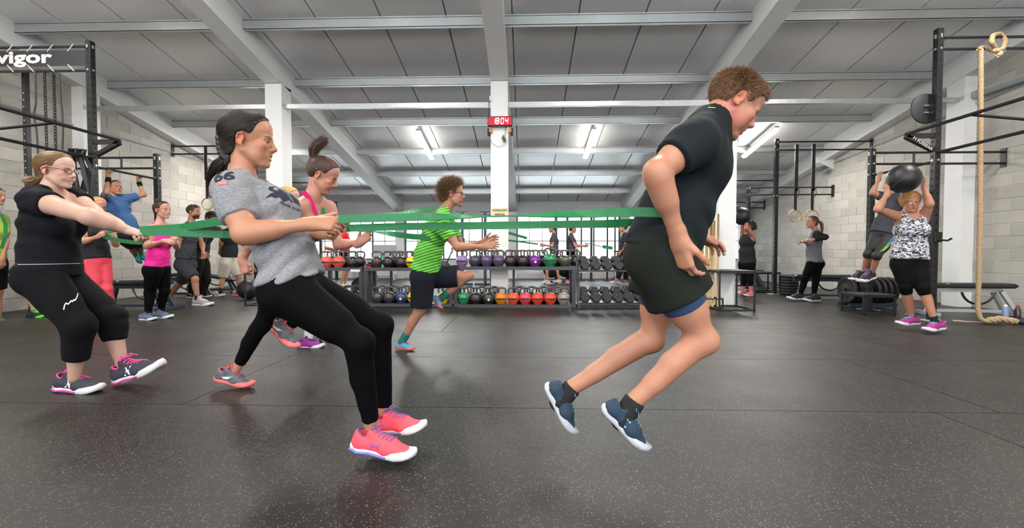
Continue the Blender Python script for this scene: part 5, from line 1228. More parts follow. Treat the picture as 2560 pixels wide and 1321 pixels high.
def bike(label,x,y):
    t=thing('exercise_bike',label,'exercise bike',(x,y,0)); MB().lathe([(0,-.04),(.26,-.04),(.27,0),(.26,.04),(0,.04)],24,(x+.35,y,.36),np.array([[1,0,0],[0,0,-1],[0,1,0]])).build('flywheel',M_rub,t,True); MB().bar((x+.35,y,.36),(x-.25,y,.55),.05,.08).build('frame_tube',M_black,t); MB().bar((x-.25,y,.05),(x-.2,y,.92),.05,.06).build('seat_post',M_black,t); MB().bbox((x-.2,y,.96),(.28,.18,.06),.02).build('saddle',M_rub,t); MB().bar((x+.3,y,.5),(x+.32,y,1.1),.05,.06).build('handle_post',M_black,t); MB().bar((x+.32,y-.25,1.12),(x+.32,y+.25,1.12),.035,.035).build('handlebar',M_rub,t)
    for xx in (x+.5,x-.3): MB().bar((xx,y-.28,.03),(xx,y+.28,.03),.06,.05).build('foot',M_black,t)
bike('black exercise bike beyond the far grey shirt woman',atx(1560,14.9),15.0)
b=MB(); x0,x1=atx(935,14.8),atx(992,14.8); tag(MB().bbox(((x0+x1)/2,14.8,.66),(x1-x0,.04,1.05),.004).box((x0+.05,14.7,0),(x0+.1,14.9,.2)).box((x1-.1,14.7,0),(x1-.05,14.9,.2)).build('display_board',mat('pale_grey_board',(.55,.56,.58),.6)),'pale grey free-standing board in front of the far window','board')
# weight stack of plates behind rack3
c=A(atx(905,8.6),8.6,.25); b=MB(); disc_plate(b,c,.22,.08,'y'); tag(b.build('bumper_plate',M_rub,None,True,loc=c),'black plate leaning behind the kettlebell racks near the black thigh','weight plate')
# ================= resistance bands =================
M_band=mat('green_latex',srgb(14,112,62),.5,var=.05); 
def band(label,paths):
    t=thing('resistance_band',label,'resistance band',paths[0][0][0])
    for pts,side,w_ in paths:
        pts=np.array(pts,float); sd=np.array(side,float); n=26; u=np.linspace(0,1,n); L=np.r_[0,np.cumsum(np.linalg.norm(np.diff(pts,axis=0),axis=1))]; L/=L[-1]; ls_=L if len(sd)==len(pts) else np.linspace(0,1,len(sd))
        c=np.stack([np.interp(u,L,pts[:,k]) for k in range(3)],1); s_=np.stack([np.interp(u,ls_,sd[:,k]) for k in range(3)],1)
        MB().ribbon(c,s_,w_,.004).build('band_loop',M_band,t)
    return t
U=(0,0,1)
def waist_arc(c,rx,ry,a0,a1,n=9,tilt=0.0): return [A(c[0]+rx*math.cos(a),c[1]+ry*math.sin(a),c[2]+tilt*math.cos(a)) for a in np.linspace(a0,a1,n)]
Yr=1.76; Yg=1.98
h1=at(846,548,Yg-.13); h2=at(866,571,Yg-.04)
cw=at(1690,545,Yr)
# grey woman -> runner: near strand rises around the near hip, far strand passes behind
band('wide green resistance band stretched from the grey shirt woman to the runner waist',[
 ([h1,at(1050,543,1.9),at(1250,541,1.80),at(1500,533,1.66),at(1620,530,1.56),at(1700,534,1.57),at(1735,548,1.68),at(1748,556,1.78)],[(0,.0,1),(0,.2,1),(0,1,.02),(0,.25,1),(0,.1,1),(0,0,1),(.2,0,1),(.2,0,1)],.034),
 ([h2,at(1000,567,1.95),at(1250,564,1.93),at(1500,560,1.92),at(1600,556,1.95)],[(0,.1,1),(0,.0,1),(0,0,1),(0,0,1),(0,0,1)],.033)])
Yh=4.27
k1=at(838,560,4.34); k2=at(842,576,4.40)
band('thin green resistance band from the hidden helper to the jumping man shoulders and waist',[
 ([k1,at(900,545,4.3),at(1000,533,4.15),at(1085,521,4.08)],[(0,.1,1),(0,.3,1),(0,.8,.5),(0,.2,1)],.05),
 ([k2,at(940,580,4.4),at(985,586,4.3),at(1030,592,4.15),at(1075,594,4.10)],[(0,1,.25),(0,1,.2),(0,.3,1),(0,0,1),(0,0,1)],.055)])
g1=at(348,576,2.88)
band('green resistance band from the woman with glasses to the laughing woman waist',[
 ([g1,at(450,570,2.9),at(550,554,2.85),at(640,548,2.80),at(735,556,2.86),at(785,575,2.98),at(800,585,3.08)],[U]*7,.052),
 ([at(350,580,2.84),at(450,582,2.88),at(565,587,2.95),at(680,592,3.20),at(760,592,3.26)],[U]*5,.050)])
band('green band held in loops by the blonde woman in coral leggings',[
 ([at(258,585,5.72),at(285,576,5.75),at(330,580,5.5),at(352,585,5.3)],[(0,.6,.8),U,U,U],.05),([at(256,592,5.70),at(300,602,5.6),at(330,606,5.4),at(356,607,5.3)],[U]*4,.05)])
band('green band worn over the shoulder of the man at the room edge',[([at(-30,525,5.83),at(2,535,5.80),at(14,560,5.80),at(14,590,5.78),at(4,622,5.80)],[(1,0,.0)]*5,.055)])
band('thin green band pulled by the far grey shirt man',[([at(1345,611,12.9),at(1310,606,12.6),at(1276,602,12.3),at(1262,600,12.38)],[U]*4,.05),([at(1318,596,12.6),at(1276,584,12.3),at(1262,582,12.38)],[U]*3,.08)])
band('green band held by the far grey shirt woman',[([at(1460,608,13.1),at(1490,614,13.0),at(1508,618,12.9)],[U]*3,.03),([at(1506,617,12.9),at(1532,621,12.8)],[U]*2,.10)])
# ================= the people =================
M_bk=mat('black_jersey',(.006,.0062,.007),.8,spec=.2,var=.15,bump=.1,bscale=300)
M_leg=mat('black_leggings',(.0022,.0022,.003),.75,spec=.08,bump=.05,bscale=400)
M_lace_w=mat('white_lace',(.75,.75,.78),.6); M_solew=mat('white_rubber_sole',(.72,.72,.74),.5)
def person_runner():
    Y=1.76
    px=dict(pel=(1655,618,0),wai=(1690,525,0),che=(1735,415,0),nec=(1778,312,0),
      hiL=(1668,650,.10),hiR=(1652,655,-.10),knL=(1628,850,.12),anL=(1432,968,.12),knR=(1760,852,-.10),anR=(1588,1000,-.10),
      shL=(1775,345,.185),elL=(1700,440,.33),wrL=(1722,590,.16),shR=(1742,350,-.185),elR=(1640,428,-.30),wrR=(1698,600,-.24))
    Hh=(1833,263,0)
    d=person('tall man bent forward running in dark shirt and shorts, belted by a green band',Y,px,((.80,.02,-.58),(.58,.0,.82),Hh),b=1.05,hs=.97,h=.007,fh=.0033,skin=(208,146,118),mouth=.25,legr=.87,armr=1.0,
      hands=dict(R=dict(d=A(.25,.1,-1),n=A(.8,.5,.25),t=A(.5,-.85,.2),curl=(.4,.5,.6,.65,.7),thumb=.5),L=dict(d=A(1,-.2,-.30),n=A(-.2,-.3,-1),t=A(.1,-1,.2),curl=(.4,.35,.4,.45,.5),thumb=.2)),
      spots=[((.01,0,-.06),(.06,.08,.035),(186,112,98),.5)],brow=(120,90,70))
    fr=d['fr']; R=d['root']
    hm=mat('short_brown_hair',srgb(122,88,60),.6,var=.35,vscale=60)
    hair(R,d['H'],hm,'short',th=.005,n=0,tufts=(9000,.020,.30,.22),h=.004)
    MS=mat('dark_green_black_tshirt',srgb(24,31,35),.85,spec=.2,var=.12,bump=.25,bscale=220,sheen=0)
    t=top(d,MS,sleeve=.58,infl=.013,hem=.02,h=.007,amp=.0042,neck=.080,loose=.010,name='tshirt',wl=.09)
    top_b=None
    MH=mat('dark_green_shorts',srgb(27,31,26),.85,spec=.2,var=.1,bump=.3,bscale=150,sheen=0)
    bottoms(d,MH,('thigh',.46),infl=.012,h=.007,amp=.005,waist=.25,name='shorts',loose=.022,flare=.020,hollow=True,wl=.10)
    MU=mat('blue_inner_shorts',srgb(44,70,112),.8)
    bottoms(d,MU,('thigh',.55),infl=.007,h=.007,waist=.1,name='inner_shorts')
    # yellow logo marks and zip
    my=mat('yellow_print',srgb(196,200,60),.5); tb=bvh(t)
    ms=mat('steel_zip',(.6,.6,.62),.3,metal=.8)
    J=d['J']
    v=[(-.004,-.03,0),(.004,-.03,0),(.004,.03,0),(-.004,.03,0)]
    decal('print',v,[(0,1,2,3)],at(1583,512,Y),A(1,0,.4),A(-.4,0,1),tb,my,R)
    decal('print',[(-.012,-.002,0),(.012,-.002,0),(.012,.002,0),(-.012,.002,0)],[(0,1,2,3)],at(1752,290,Y),A(1,0,-.2),A(.2,0,1),tb,my,R)
    cu=mat('navy_shoe_mesh',srgb(27,52,72),.7,var=.12,bump=.2,bscale=300); la=mat('pale_blue_lace',srgb(92,140,168),.6); so=mat('grey_white_sole',srgb(186,190,200),.5,var=.06)
    lv=text_mesh('II',.05,bold=.002,space=1.1); lg=(lv[0],lv[1],mat('pale_blue_print',srgb(120,170,215),.5))
    shoe(R,at(1500,1022,Y-.10),at(1608,1135,Y-.12),A(.72,-.10,.62),cu,so,lace=la,collar=mat('steel_blue_collar',srgb(62,100,124),.7),logo=lg,side=-1,fine=.0038)
    shoe(R,at(1358,965,Y+.12),at(1424,1092,Y+.10),A(.86,-.05,.42),cu,so,lace=la,collar=mat('steel_blue_collar',(0,0,0)),fine=.0038)
    sk_=mat('black_sock',(.012,.012,.013),.9)
    for S,ht in (('R',(1555,1050)),('L',(1398,1005))):
        a=J['an'+S]; c=at(ht[0],ht[1],Y+(-.1 if S=='R' else .12)); V,Q=implicit([P(lp(a,c,-.05)-0*a,c,.040,.043,k=.01,cuts=[(lp(a,c,.0),nz(a-c))])],.006,it=1); mesh_obj('sock',V,Q,sk_,R)
    return d
def person_grey():
    Y=1.98
    px=dict(pel=(738,700,0),wai=(712,620,0),che=(662,535,0),nec=(608,462,0),
      hiL=(752,722,.095),hiR=(730,735,-.095),knL=(950,815,.13),anL=(962,1030,.16),knR=(900,858,-.10),anR=(928,1065,-.02),
      shL=(652,490,.165),elL=(690,600,.22),wrL=(800,582,.03),shR=(580,478,-.165),elR=(608,585,-.22),wrR=(778,560,-.14))
    d=person('woman with a dark braid in a grey printed t-shirt pulling green bands',Y,px,((.955,.28,-.08),(.08,.0,1),(622,354,0)),fem=True,b=.99,h=.007,fh=.0032,skin=(206,146,114),mouth=.35,eyes=.75,
      hands=dict(R=dict(d=A(1,.25,.02),n=A(-.05,.85,-.45),t=A(.05,.3,1),curl=(.3,.55,.6,.6,.6),thumb=.1),L=dict(d=A(1,-.25,-.05),n=A(0,-.8,.3),t=A(0,.3,1),curl=(.7,1.35,1.35,1.35,1.35),thumb=.9)),
      armr=1.16,legr=1.02,hipw=1.02,bust=1.0,brow=(52,36,28),hs=1.0)
    R=d['root'];H=d['H'];J=d['J'];fr=d['fr']
    hm=mat('dark_brown_hair',srgb(38,26,22),.42,var=.4,vscale=50,spec=.6)
    br=[at(588,302,Y-.05),at(563,318,Y-.05),at(556,345,Y-.05),at(558,375,Y-.04),at(566,400,Y-.03)]
    tl=[at(566,392,Y),at(552,408,Y),at(540,432,Y+.02),at(536,460,Y+.05),at(545,500,Y+.08)]
    hair(R,H,hm,'pulled',th=.009,n=2600,target=(-.115,0,-.01),braid=(br,.030,22),tail=(tl,.034,.006,420),h=.0045)
    MG=mat('heather_grey_jersey',srgb(138,139,144),.9,spec=.2,var=.55,vscale=70,bump=.2,bscale=250,sheen=0,stretch=(1,1,2.5))
    t=top(d,MG,sleeve=.60,infl=.010,hem=-.01,h=.0065,amp=.0065,neck=.070,loose=.006,name='tshirt',wl=.075,seed=5,neckdrop=.02)
    bottoms(d,M_leg,('shin',.93),infl=.004,h=.0065,amp=.0,waist=.45)
    tb=bvh(t); navy=mat('navy_print',srgb(30,34,52),.8)
    v,f=text_mesh('66',.078,bold=.0022)
    decal('print',v,f,at(568,452,Y-.2),A(.93,.1,.30),A(-.2,.6,.75),tb,navy,R)
    pk=mat('coral_patch',srgb(240,120,128),.6); decal('patch',[(-.02,-.008,0),(.02,-.010,0),(.02,.010,0),(-.02,.008,0)],[(0,1,2,3)],at(574,472,Y-.2),A(.97,0,.18),A(-.12,.4,.9),tb,pk,R)
    # plain dark wing-shaped print and slogan
    w=[(-.075,-.028),(-.06,.0),(-.03,.022),(0,.028),(.03,.022),(.06,.004),(.078,-.024),(.055,-.012),(.035,-.014),(.02,-.006),(.0,-.022),(-.02,-.004),(-.035,-.014),(-.055,-.012)]
    vd=nz(at(712,495,Y)-CAM); ex=nz(np.cross(vd,A(0,0,1))); ez=np.cross(ex,vd); rot=lambda a: (ex*math.cos(a)-ez*math.sin(a), ez*math.cos(a)+ex*math.sin(a))
    ux,uy=rot(.25); decal('print',[(x*.95,y*.95,0) for x,y in w],[tuple(range(len(w)))[::-1]],at(712,494,Y-.13),ux,uy,tb,navy,R,sub=3)
    v,f=text_mesh('G',.075,bold=.003,shear=.5); ux,uy=rot(.2); decal('print',v*A(1.2,.6,1),f,at(684,470,Y-.13),ux,uy,tb,navy,R)
    ux,uy=rot(.42); v,f=text_mesh('TRAIN HARD',.0145,bold=.0006,space=1.15); decal('print',v,f,at(728,519,Y-.13),ux,uy,tb,navy,R,sub=1)
    cu=mat('coral_shoe_mesh',srgb(250,84,98),.6,var=.06,bump=.25,bscale=350); pl=mat('violet_lace',srgb(120,92,170),.6)
    md=mat('blue_violet_foam',srgb(118,120,190),.5)
    b=MB(); lvv=[(-.026,.012,0),(-.020,.012,0),(-.012,.0,0),(-.020,-.012,0),(-.026,-.012,0),(-.019,0,0),(.026,.012,0),(.020,.012,0),(.012,.0,0),(.020,-.012,0),(.026,-.012,0),(.019,0,0),(-.014,.002,0),(.014,.002,0),(.014,-.002,0),(-.014,-.002,0)]
    lg=(np.array(lvv)*A(.8,1,1),[(0,1,2,5),(2,3,4,5),(7,6,11,8),(8,11,10,9),(12,13,14,15)],mat('violet_print',srgb(92,80,190),.5))
    shoe(R,at(880,1122,1.965),at(1037,1153,1.93),A(.05,-.02,1),cu,M_solew,lace=pl,collar=mat('violet_lining',srgb(96,78,140),.8),midcol=md,logo=lg,side=-1,fine=.0036)
    shoe(R,at(938,1086,2.12),at(1068,1078,2.06),A(-.05,0,1),cu,M_solew,lace=pl,collar=mat('violet_lining',(0,0,0)),midcol=md,fine=.0038)
    # leggings ankle logo, earring, ring
    MB().lathe([(0,-.003),(.003,-.001),(.003,.001),(0,.003)],8,H['L'](.0,-.090,-.036)).build('earring',M_bolt,R,True)
    b=MB(); c=at(853,559,Y-.02)
    b.tube([c+A(.003,.010*math.cos(t),.010*math.sin(t)) for t in np.linspace(0,6.28,14,endpoint=False)],.0018,5,closed=True).build('ring',mat('gold',(.9,.6,.25),.25,metal=1),R,True)
    return d
def person_glasses():
    Y=2.95
    px=dict(pel=(128,682,0),wai=(124,620,0),che=(125,560,-.02),nec=(125,487,0),
      hiL=(156,704,.10),hiR=(106,702,-.10),knL=(278,795,.10),anL=(305,915,.10),knR=(198,815,-.14),anR=(186,945,-.10),
      shL=(178,495,.14),elL=(255,548,.10),wrL=(335,582,.06),shR=(88,500,-.15),elR=(218,540,-.26),wrR=(325,578,-.10))
    d=person('smiling woman with glasses and fair ponytail in black t-shirt and capri trousers',Y,px,((.985,.16,-.08),(.03,.0,1),(141,428,0)),fem=True,b=1.09,h=.008,fh=.0036,skin=(226,180,160),mouth=.7,smile=1.3,eyes=.7,
      hands=dict(R=dict(d=A(1,.05,-.25),n=A(-.1,.3,-1),t=A(.1,.9,.2),curl=(.5,1.1,1.2,1.2,1.2),thumb=.8),L=dict(d=A(1,-.1,-.3),n=A(-.1,-.2,-1),t=A(.1,-.9,.2),curl=(.5,1.1,1.2,1.2,1.2),thumb=.8)),
      armr=1.22,legr=1.08,hipw=1.02,bust=1.15,belly=.05,wb=1.08,brow=(130,92,64))
    R=d['root'];H=d['H'];J=d['J'];fr=d['fr']
    hm=mat('fair_hair',srgb(128,98,66),.45,var=.4,vscale=40,spec=.6)
    tl=[at(104,440,Y),at(92,452,Y),at(78,456,Y),at(60,448,Y)]
    hair(R,H,hm,'pulled',th=.009,n=2200,target=(-.11,0,-.02),tail=(tl,.034,.006,220),h=.005)
    glasses(R,H,mat('dark_glasses_frame',(.02,.02,.05),.25),w=.026,hh=.0145)
    MT=mat('charcoal_jersey',srgb(18,19,25),.9,spec=.2,var=.15,bump=.15,bscale=250,sheen=0)
    t=top(d,MT,sleeve=.30,infl=.010,hem=.01,h=.007,amp=.004,neck=.074,loose=.010,name='tshirt',wl=.085,seed=3,neckdrop=.03)
    MP=mat('black_sweatpants',srgb(10,11,16),.9,spec=.2,var=.15,bump=.15,bscale=250,sheen=0)
    p=bottoms(d,MP,infl=.008,h=.008,amp=.005,waist=.9,name='trousers',loose=.009,wl=.11,ends=dict(R=('shin',.62),L=('shin',.42)),seed=8)
    wp=mat('white_print',(.8,.8,.8),.6); pb=bvh(p)
    vd=nz(at(178,762,Y)-CAM); ex=nz(np.cross(vd,A(0,0,1))); c=at(178,762,Y-.3); pts=[(-.035,-.045),(-.030,-.015),(-.022,-.002),(-.016,-.014),(-.006,-.002),(.0,.010),(.006,.0),(.014,.016),(.018,.006),(.026,.022),(.034,.05)]
    vs=[];fs=[]
    for i in range(len(pts)-1):
        x0,y0=pts[i];x1,y1=pts[i+1]; n_=nz(A(-(y1-y0),x1-x0))*.0028; k=len(vs); vs+= [(x0-n_[0],y0-n_[1],0),(x1-n_[0],y1-n_[1],0),(x1+n_[0],y1+n_[1],0),(x0+n_[0],y0+n_[1],0)]; fs.append((k,k+1,k+2,k+3))
    decal('signature_print',vs,fs,c,ex,A(0,0,1),pb,wp,R,sub=1)
    tb=bvh(t); decal('waist_piping',[(-.22+.04*i,y,0) for y in (-.0012,.0012) for i in range(12)],[(i,i+1,i+13,i+12) for i in range(11)],at(122,662,Y-.25),ex,A(0,0,1),JoinBV([bvh(t),pb]),wp,R,sub=1,off=.004)
    cu=mat('charcoal_shoe_mesh',srgb(52,50,64),.7,var=.25,bump=.2,bscale=350); pk=mat('hot_pink_lace',srgb(235,70,150),.6); mg=mat('magenta_foam',srgb(214,80,165),.5)
    v,f=text_mesh('N',.048,bold=.003,shear=.4); lg=(v,f,wp)
    shoe(R,at(143,974,2.90),at(256,984,2.86),A(.02,-.05,1),cu,M_solew,lace=pk,collar=pk,midcol=mg,logo=lg,side=-1,fine=.0045)
    shoe(R,at(294,962,3.02),at(414,923,2.98),A(-.25,-.08,1),cu,M_solew,lace=pk,collar=pk,midcol=mg,logo=lg,side=-1,fine=.0045)
    return d
def person_bra():
    Y=3.08
    px=dict(pel=(720,668,0),wai=(745,615,0),che=(768,560,0),nec=(782,498,0),
      hiL=(735,685,.10),hiR=(712,690,-.10),knL=(770,762,.10),anL=(722,822,.12),knR=(655,812,-.08),anR=(590,925,-.08),
      shL=(822,520,.16),elL=(845,612,.12),wrL=(898,608,.05),shR=(738,520,-.16),elR=(640,585,-.20),wrR=(606,650,-.14))
    d=person('laughing woman with brown topknot ponytail and pink and green sports bra straps',Y,px,((.87,.20,-.45),(.44,.0,.90),(806,440,0)),fem=True,b=.92,h=.008,fh=.0036,skin=(212,152,130),mouth=.5,smile=1.0,eyes=.35,
      hands=dict(L=dict(d=A(.75,-.1,.55),n=A(.3,-1,.2),t=A(-.6,.1,.8),curl=(.3,.35,.4,.5,.6),thumb=.2),R=dict(d=A(.15,.05,-1),n=A(.2,1,.1),t=A(.9,-.2,.2),curl=(.5,.9,1.0,1.0,1.0),thumb=.6)),brow=(70,44,30))
    R=d['root'];H=d['H'];J=d['J']
    hm=mat('chestnut_hair',srgb(72,46,34),.42,var=.4,vscale=40,spec=.6)
    tl=[at(786,404,Y),at(782,385,Y),at(788,368,Y),at(800,357,Y),at(812,350,Y)]
    hair(R,H,hm,'updo',th=.009,n=2200,target=(-.08,0,.11),tail=(tl,.036,.014,320),h=.005)
    c=at(787,402,Y); MB().tube([c+.026*(H['f']*math.cos(t)*.8+H['l']*math.sin(t)) for t in np.linspace(0,6.28,16,endpoint=False)],.006,6,closed=True).build('hair_tie',mat('mint_hair_tie',srgb(120,180,140),.7),R,True)
    MB_=mat('navy_bra',srgb(28,30,48),.7); top(d,MB_,sleeve=0,infl=.006,h=.006,amp=0,neck=.085,neckdrop=.03,cropt=.45,cropu=.16,tank=True,name='sports_bra')
    pkm=mat('magenta_strap',srgb(214,20,110),.6); gnm=mat('green_strap',srgb(30,140,80),.6); bv=bvh(d['body'])
    for (pts,m,nm) in (([(757,478),(776,500),(790,540),(790,590)],pkm,'pink'),([(806,520),(812,545),(812,575)],gnm,'green')):
        P3=[]
        for x,y in pts:
            o=at(x,y,2.2); dr=nz(at(x,y,3)-o); h=bv.ray_cast(Vector(o),Vector(dr)); P3.append(np.array(h[0])-dr*.006 if h[0] is not None else at(x,y,Y-.12))
        P3=np.array(P3); c=np.stack([np.interp(np.linspace(0,1,12),np.linspace(0,1,len(P3)),P3[:,k]) for k in range(3)],1)
        MB().ribbon(c,[A(1,.1,.2)]*12,.035 if nm=='pink' else .03,.006).build('strap',m,R)
    bottoms(d,M_leg,('shin',.86),infl=.005,h=.007,waist=.1)
    cu=mat('grey_pattern_shoe',srgb(92,96,104),.7,var=.9,vscale=38,bump=.1); cs=mat('coral_sole',srgb(255,120,120),.5); la=mat('coral_lace',srgb(250,92,92),.6)
    sw=[(-.045,.0),(-.03,-.010),(-.005,-.010),(.045,.018),(0,-.001),(-.025,.001),(-.03,.006)]
    lg=([(x,y,0) for x,y in sw],[(0,1,2,3),(0,3,4,5)],mat('white_print',(0,0,0)))
    shoe(R,at(538,950,Y-.08),at(632,972,Y-.10),A(.12,0,1),cu,cs,lace=la,collar=la,logo=lg,side=-1,fine=.0045)
    shoe(R,at(664,808,Y+.12),at(738,878,Y+.08),A(.62,-.05,.75),cu,cs,lace=la,collar=la,logo=lg,side=-1,fine=.0045)
    return d
def person_green():
    Y=4.27
    px=dict(pel=(1063,680,0),wai=(1072,632,0),che=(1090,580,0),nec=(1112,530,0),
      hiL=(1074,694,.09),hiR=(1058,697,-.09),knL=(1172,690,.10),anL=(1108,742,.12),knR=(1052,775,-.06),anR=(1008,850,-.06),
      shL=(1118,552,.17),elL=(1155,620,.22),wrL=(1210,605,.10),shR=(1100,556,-.18),elR=(1142,618,-.20),wrR=(1208,617,-.10))
    d=person('jumping man with windswept hair and glasses in striped green t-shirt',Y,px,((.99,.08,.0),(.06,0,1),(1132,487,0)),b=.98,h=.009,fh=.0045,skin=(204,142,116),mouth=.15,legr=.9,
      hands=dict(R=dict(d=A(1,.1,.15),n=A(0,.9,-.3),t=A(-.1,.3,1),curl=(.3,.3,.35,.4,.4),thumb=.1),L=dict(d=A(1,-.1,.3),n=A(0,-.9,-.3),t=A(-.2,-.3,1),curl=(.3,.3,.3,.35,.4),thumb=.1)),
      spots=[((.085,0,-.085),(.03,.04,.03),(150,104,84),.6),((.088,0,-.048),(.012,.022,.006),(120,84,68),.4)],brow=(70,50,36))
    R=d['root'];H=d['H']
    hair(R,H,mat('tousled_brown_hair',srgb(112,82,54),.5,var=.45,vscale=40),'messy',line=LINE_MAN,th=.014,n=0,tufts=(4200,.052,.6,.5),h=.006)
    glasses(R,H,mat('black_glasses_frame',(.01,.01,.01),.3),w=.024,hh=.012)
    m=mat('striped_green_jersey',srgb(104,196,62),.8,bump=.1,bscale=250); nt=m.node_tree; N=nt.nodes; L=nt.links; tc=N.new('ShaderNodeTexCoord'); mp=N.new('ShaderNodeMapping'); mp.inputs['Rotation'].default_value=(0,.30,0); L.new(tc.outputs['Object'],mp.inputs[0])
    wv=N.new('ShaderNodeTexWave'); wv.bands_direction='Z'; wv.inputs['Scale'].default_value=12; wv.inputs['Distortion'].default_value=.35; L.new(mp.outputs[0],wv.inputs[0]); cr=N.new('ShaderNodeValToRGB'); cr.color_ramp.interpolation='CONSTANT'; cr.color_ramp.elements[0].color=(*srgb(34,112,50),1); cr.color_ramp.elements[1].position=.30; cr.color_ramp.elements[1].color=(*srgb(118,206,66),1); L.new(wv.outputs[0],cr.inputs[0]); L.new(cr.outputs[0],N['Principled BSDF'].inputs['Base Color'])
    top(d,m,sleeve=.60,infl=.010,hem=-.03,h=.007,amp=.004,neck=.068,loose=.012,name='tshirt',wl=.07)
    bottoms(d,mat('charcoal_shorts',srgb(30,32,40),.9,spec=.2,bump=.2,bscale=200,var=.15),ends=dict(L=('thigh',.72),R=('thigh',.90)),infl=.008,h=.008,amp=.004,waist=.35,name='shorts',loose=.020,flare=.018,hollow=True,wl=.09)
    cu=mat('blue_coral_shoe',srgb(96,160,196),.6,var=.2); cs=mat('orange_sole',srgb(236,96,80),.5); la=mat('red_lace',srgb(226,70,70),.6)
    shoe(R,at(990,872,Y-.06),at(1037,877,Y-.10),A(.02,0,1),cu,cs,lace=la,collar=mat('teal_sock',srgb(30,110,100),.8),fine=.006)
    shoe(R,at(1078,748,Y+.12),at(1102,776,Y+.02),A(.65,-.05,.6),cu,cs,lace=la,collar=mat('teal_sock',(0,0,0)),fine=.006)
    for S in 'LR':
        a=d['J']['an'+S]; k=d['J']['kn'+S]; V,Q=implicit([P(lp(a,k,.20),lp(a,k,-.12),.040,.038,k=.01,cuts=[(lp(a,k,.22),nz(k-a))])],.008,it=1); mesh_obj('sock',V,Q,mat('teal_sock',(0,0,0)),R)
    return d
# people further back
def shoes(d,Rr,Ll,cu,so,Y,la=None,up=A(0,0,1),**k):
    for sp in (Rr,Ll):
        if sp: shoe(d['root'],at(*sp[0]),at(*sp[1]),up if len(sp)<3 else sp[2],cu,so,lace=la,fine=.009,**k)
def socks(d,m,f=.18,r=.042):
    for S in 'LR':
        a=d['J']['an'+S]; k=d['J']['kn'+S]; V,Q=implicit([P(lp(a,k,f),lp(a,k,-.10),r,r*.95,k=.01,cuts=[(lp(a,k,f),nz(k-a))])],.010,it=1); mesh_obj('sock',V,Q,m,d['root'])
def person_pullup_left():
    Y=6.85
    px=dict(pel=(318,578,0),wai=(308,553,0),che=(294,522,0),nec=(287,492,0),hiL=(334,590,.06),hiR=(306,592,-.06),knL=(352,612,.45),anL=(352,636,.75),knR=(330,615,.35),anR=(338,640,.70),
      shL=(318,497,.10),elL=(361,488,.30),wrL=(347,456,.30),shR=(262,496,-.10),elR=(266,482,-.50),wrR=(271,445,-.40))
    hd=dict(d=A(0,0,1),n=A(1,.0,.2),t=A(0,-1,0),curl=(.6,1.1,1.1,1.1,1.1),thumb=.8)
    d=person('man in blue t-shirt hanging in a pull-up by the block wall',Y,px,((.92,-.30,.15),(0,0,1),(288,471,0)),skin=(206,150,118),h=.012,fh=.0065,hands=dict(L=hd,R=hd),armr=1.0,b=.9,mouth=.2)
    R=d['root']; hair(R,d['H'],mat('short_dark_hair',srgb(70,52,38),.6,var=.3),'short',th=.006,n=0,tufts=(900,.014,.3,.2),h=.008)
    top(d,mat('blue_tshirt',srgb(58,98,150),.8,var=.12),sleeve=.55,infl=.010,hem=.02,h=.011,amp=.004,neck=.072,loose=.012,name='tshirt')
    bottoms(d,mat('black_shorts',srgb(18,18,20),.85),('thigh',.85),infl=.01,h=.011,waist=.1,name='shorts',loose=.02)
    b=MB()
    for S in 'LR':
        a=d['J']['wr'+S]; e=d['J']['el'+S]; MB().tube([lp(a,e,.02),lp(a,e,.30)],.036,12).build('wrist_wrap',M_bk,R,True)
    t=mat('teal_shoe',srgb(40,150,150),.6,var=.3)
    shoes(d,((338,640,7.60),(350,662,7.50),A(.8,-.3,.4)),((350,636,7.65),(363,655,7.55),A(.8,-.3,.4)),t,mat('dark_teal_sole',srgb(20,90,96),.6),Y)
    return d
def person_pink_leggings():
    Y=5.95
    px=dict(pel=(242,648,0),wai=(238,620,0),che=(236,582,0),nec=(240,545,0),hiL=(256,660,.08),hiR=(228,662,-.06),knL=(268,722,.04),anL=(282,785,.1),knR=(240,725,-.06),anR=(262,790,-.05),
      shL=(270,556,.12),elL=(290,612,.05),wrL=(282,592,-.10),shR=(208,556,-.10),elR=(203,606,-.22),wrR=(246,592,-.26))
    hd=dict(d=A(.8,-.3,.3),n=A(0,1,0),t=A(0,0,1),curl=(.6,1.1,1.1,1.1,1.1),thumb=.7)
    d=person('blonde woman in black tank top and coral leggings holding a green band',Y,px,((.90,-.25,-.2),(0,0,1),(244,517,0)),fem=True,skin=(222,166,140),h=.011,fh=.006,hands=dict(L=dict(d=A(-.1,-.3,1),n=A(-1,0,0),t=A(0,-1,.2),curl=(.6,1.1,1.1,1.1,1.1),thumb=.7),R=hd),brow=(170,130,80))
    R=d['root']; hair(R,d['H'],mat('blonde_hair',srgb(206,160,96),.5,var=.25),'pulled',th=.012,n=500,h=.008)
    glasses(R,d['H'],mat('dark_glasses_frame',(0,0,0)),w=.022,hh=.012)
    top(d,mat('black_tank',srgb(20,20,25),.8),sleeve=0,infl=.008,hem=-.02,h=.010,amp=.002,neck=.08,neckdrop=.05,tank=True,name='tank_top')
    bottoms(d,mat('coral_leggings',srgb(236,76,92),.7,var=.15,vscale=30),('shin',.9),infl=.006,h=.010,waist=.5)
    shoes(d,((250,800,5.85),(300,802,5.80)),((272,797,6.05),(318,798,6.0)),mat('white_shoe',(.7,.7,.7),.6),M_solew,Y)
    return d
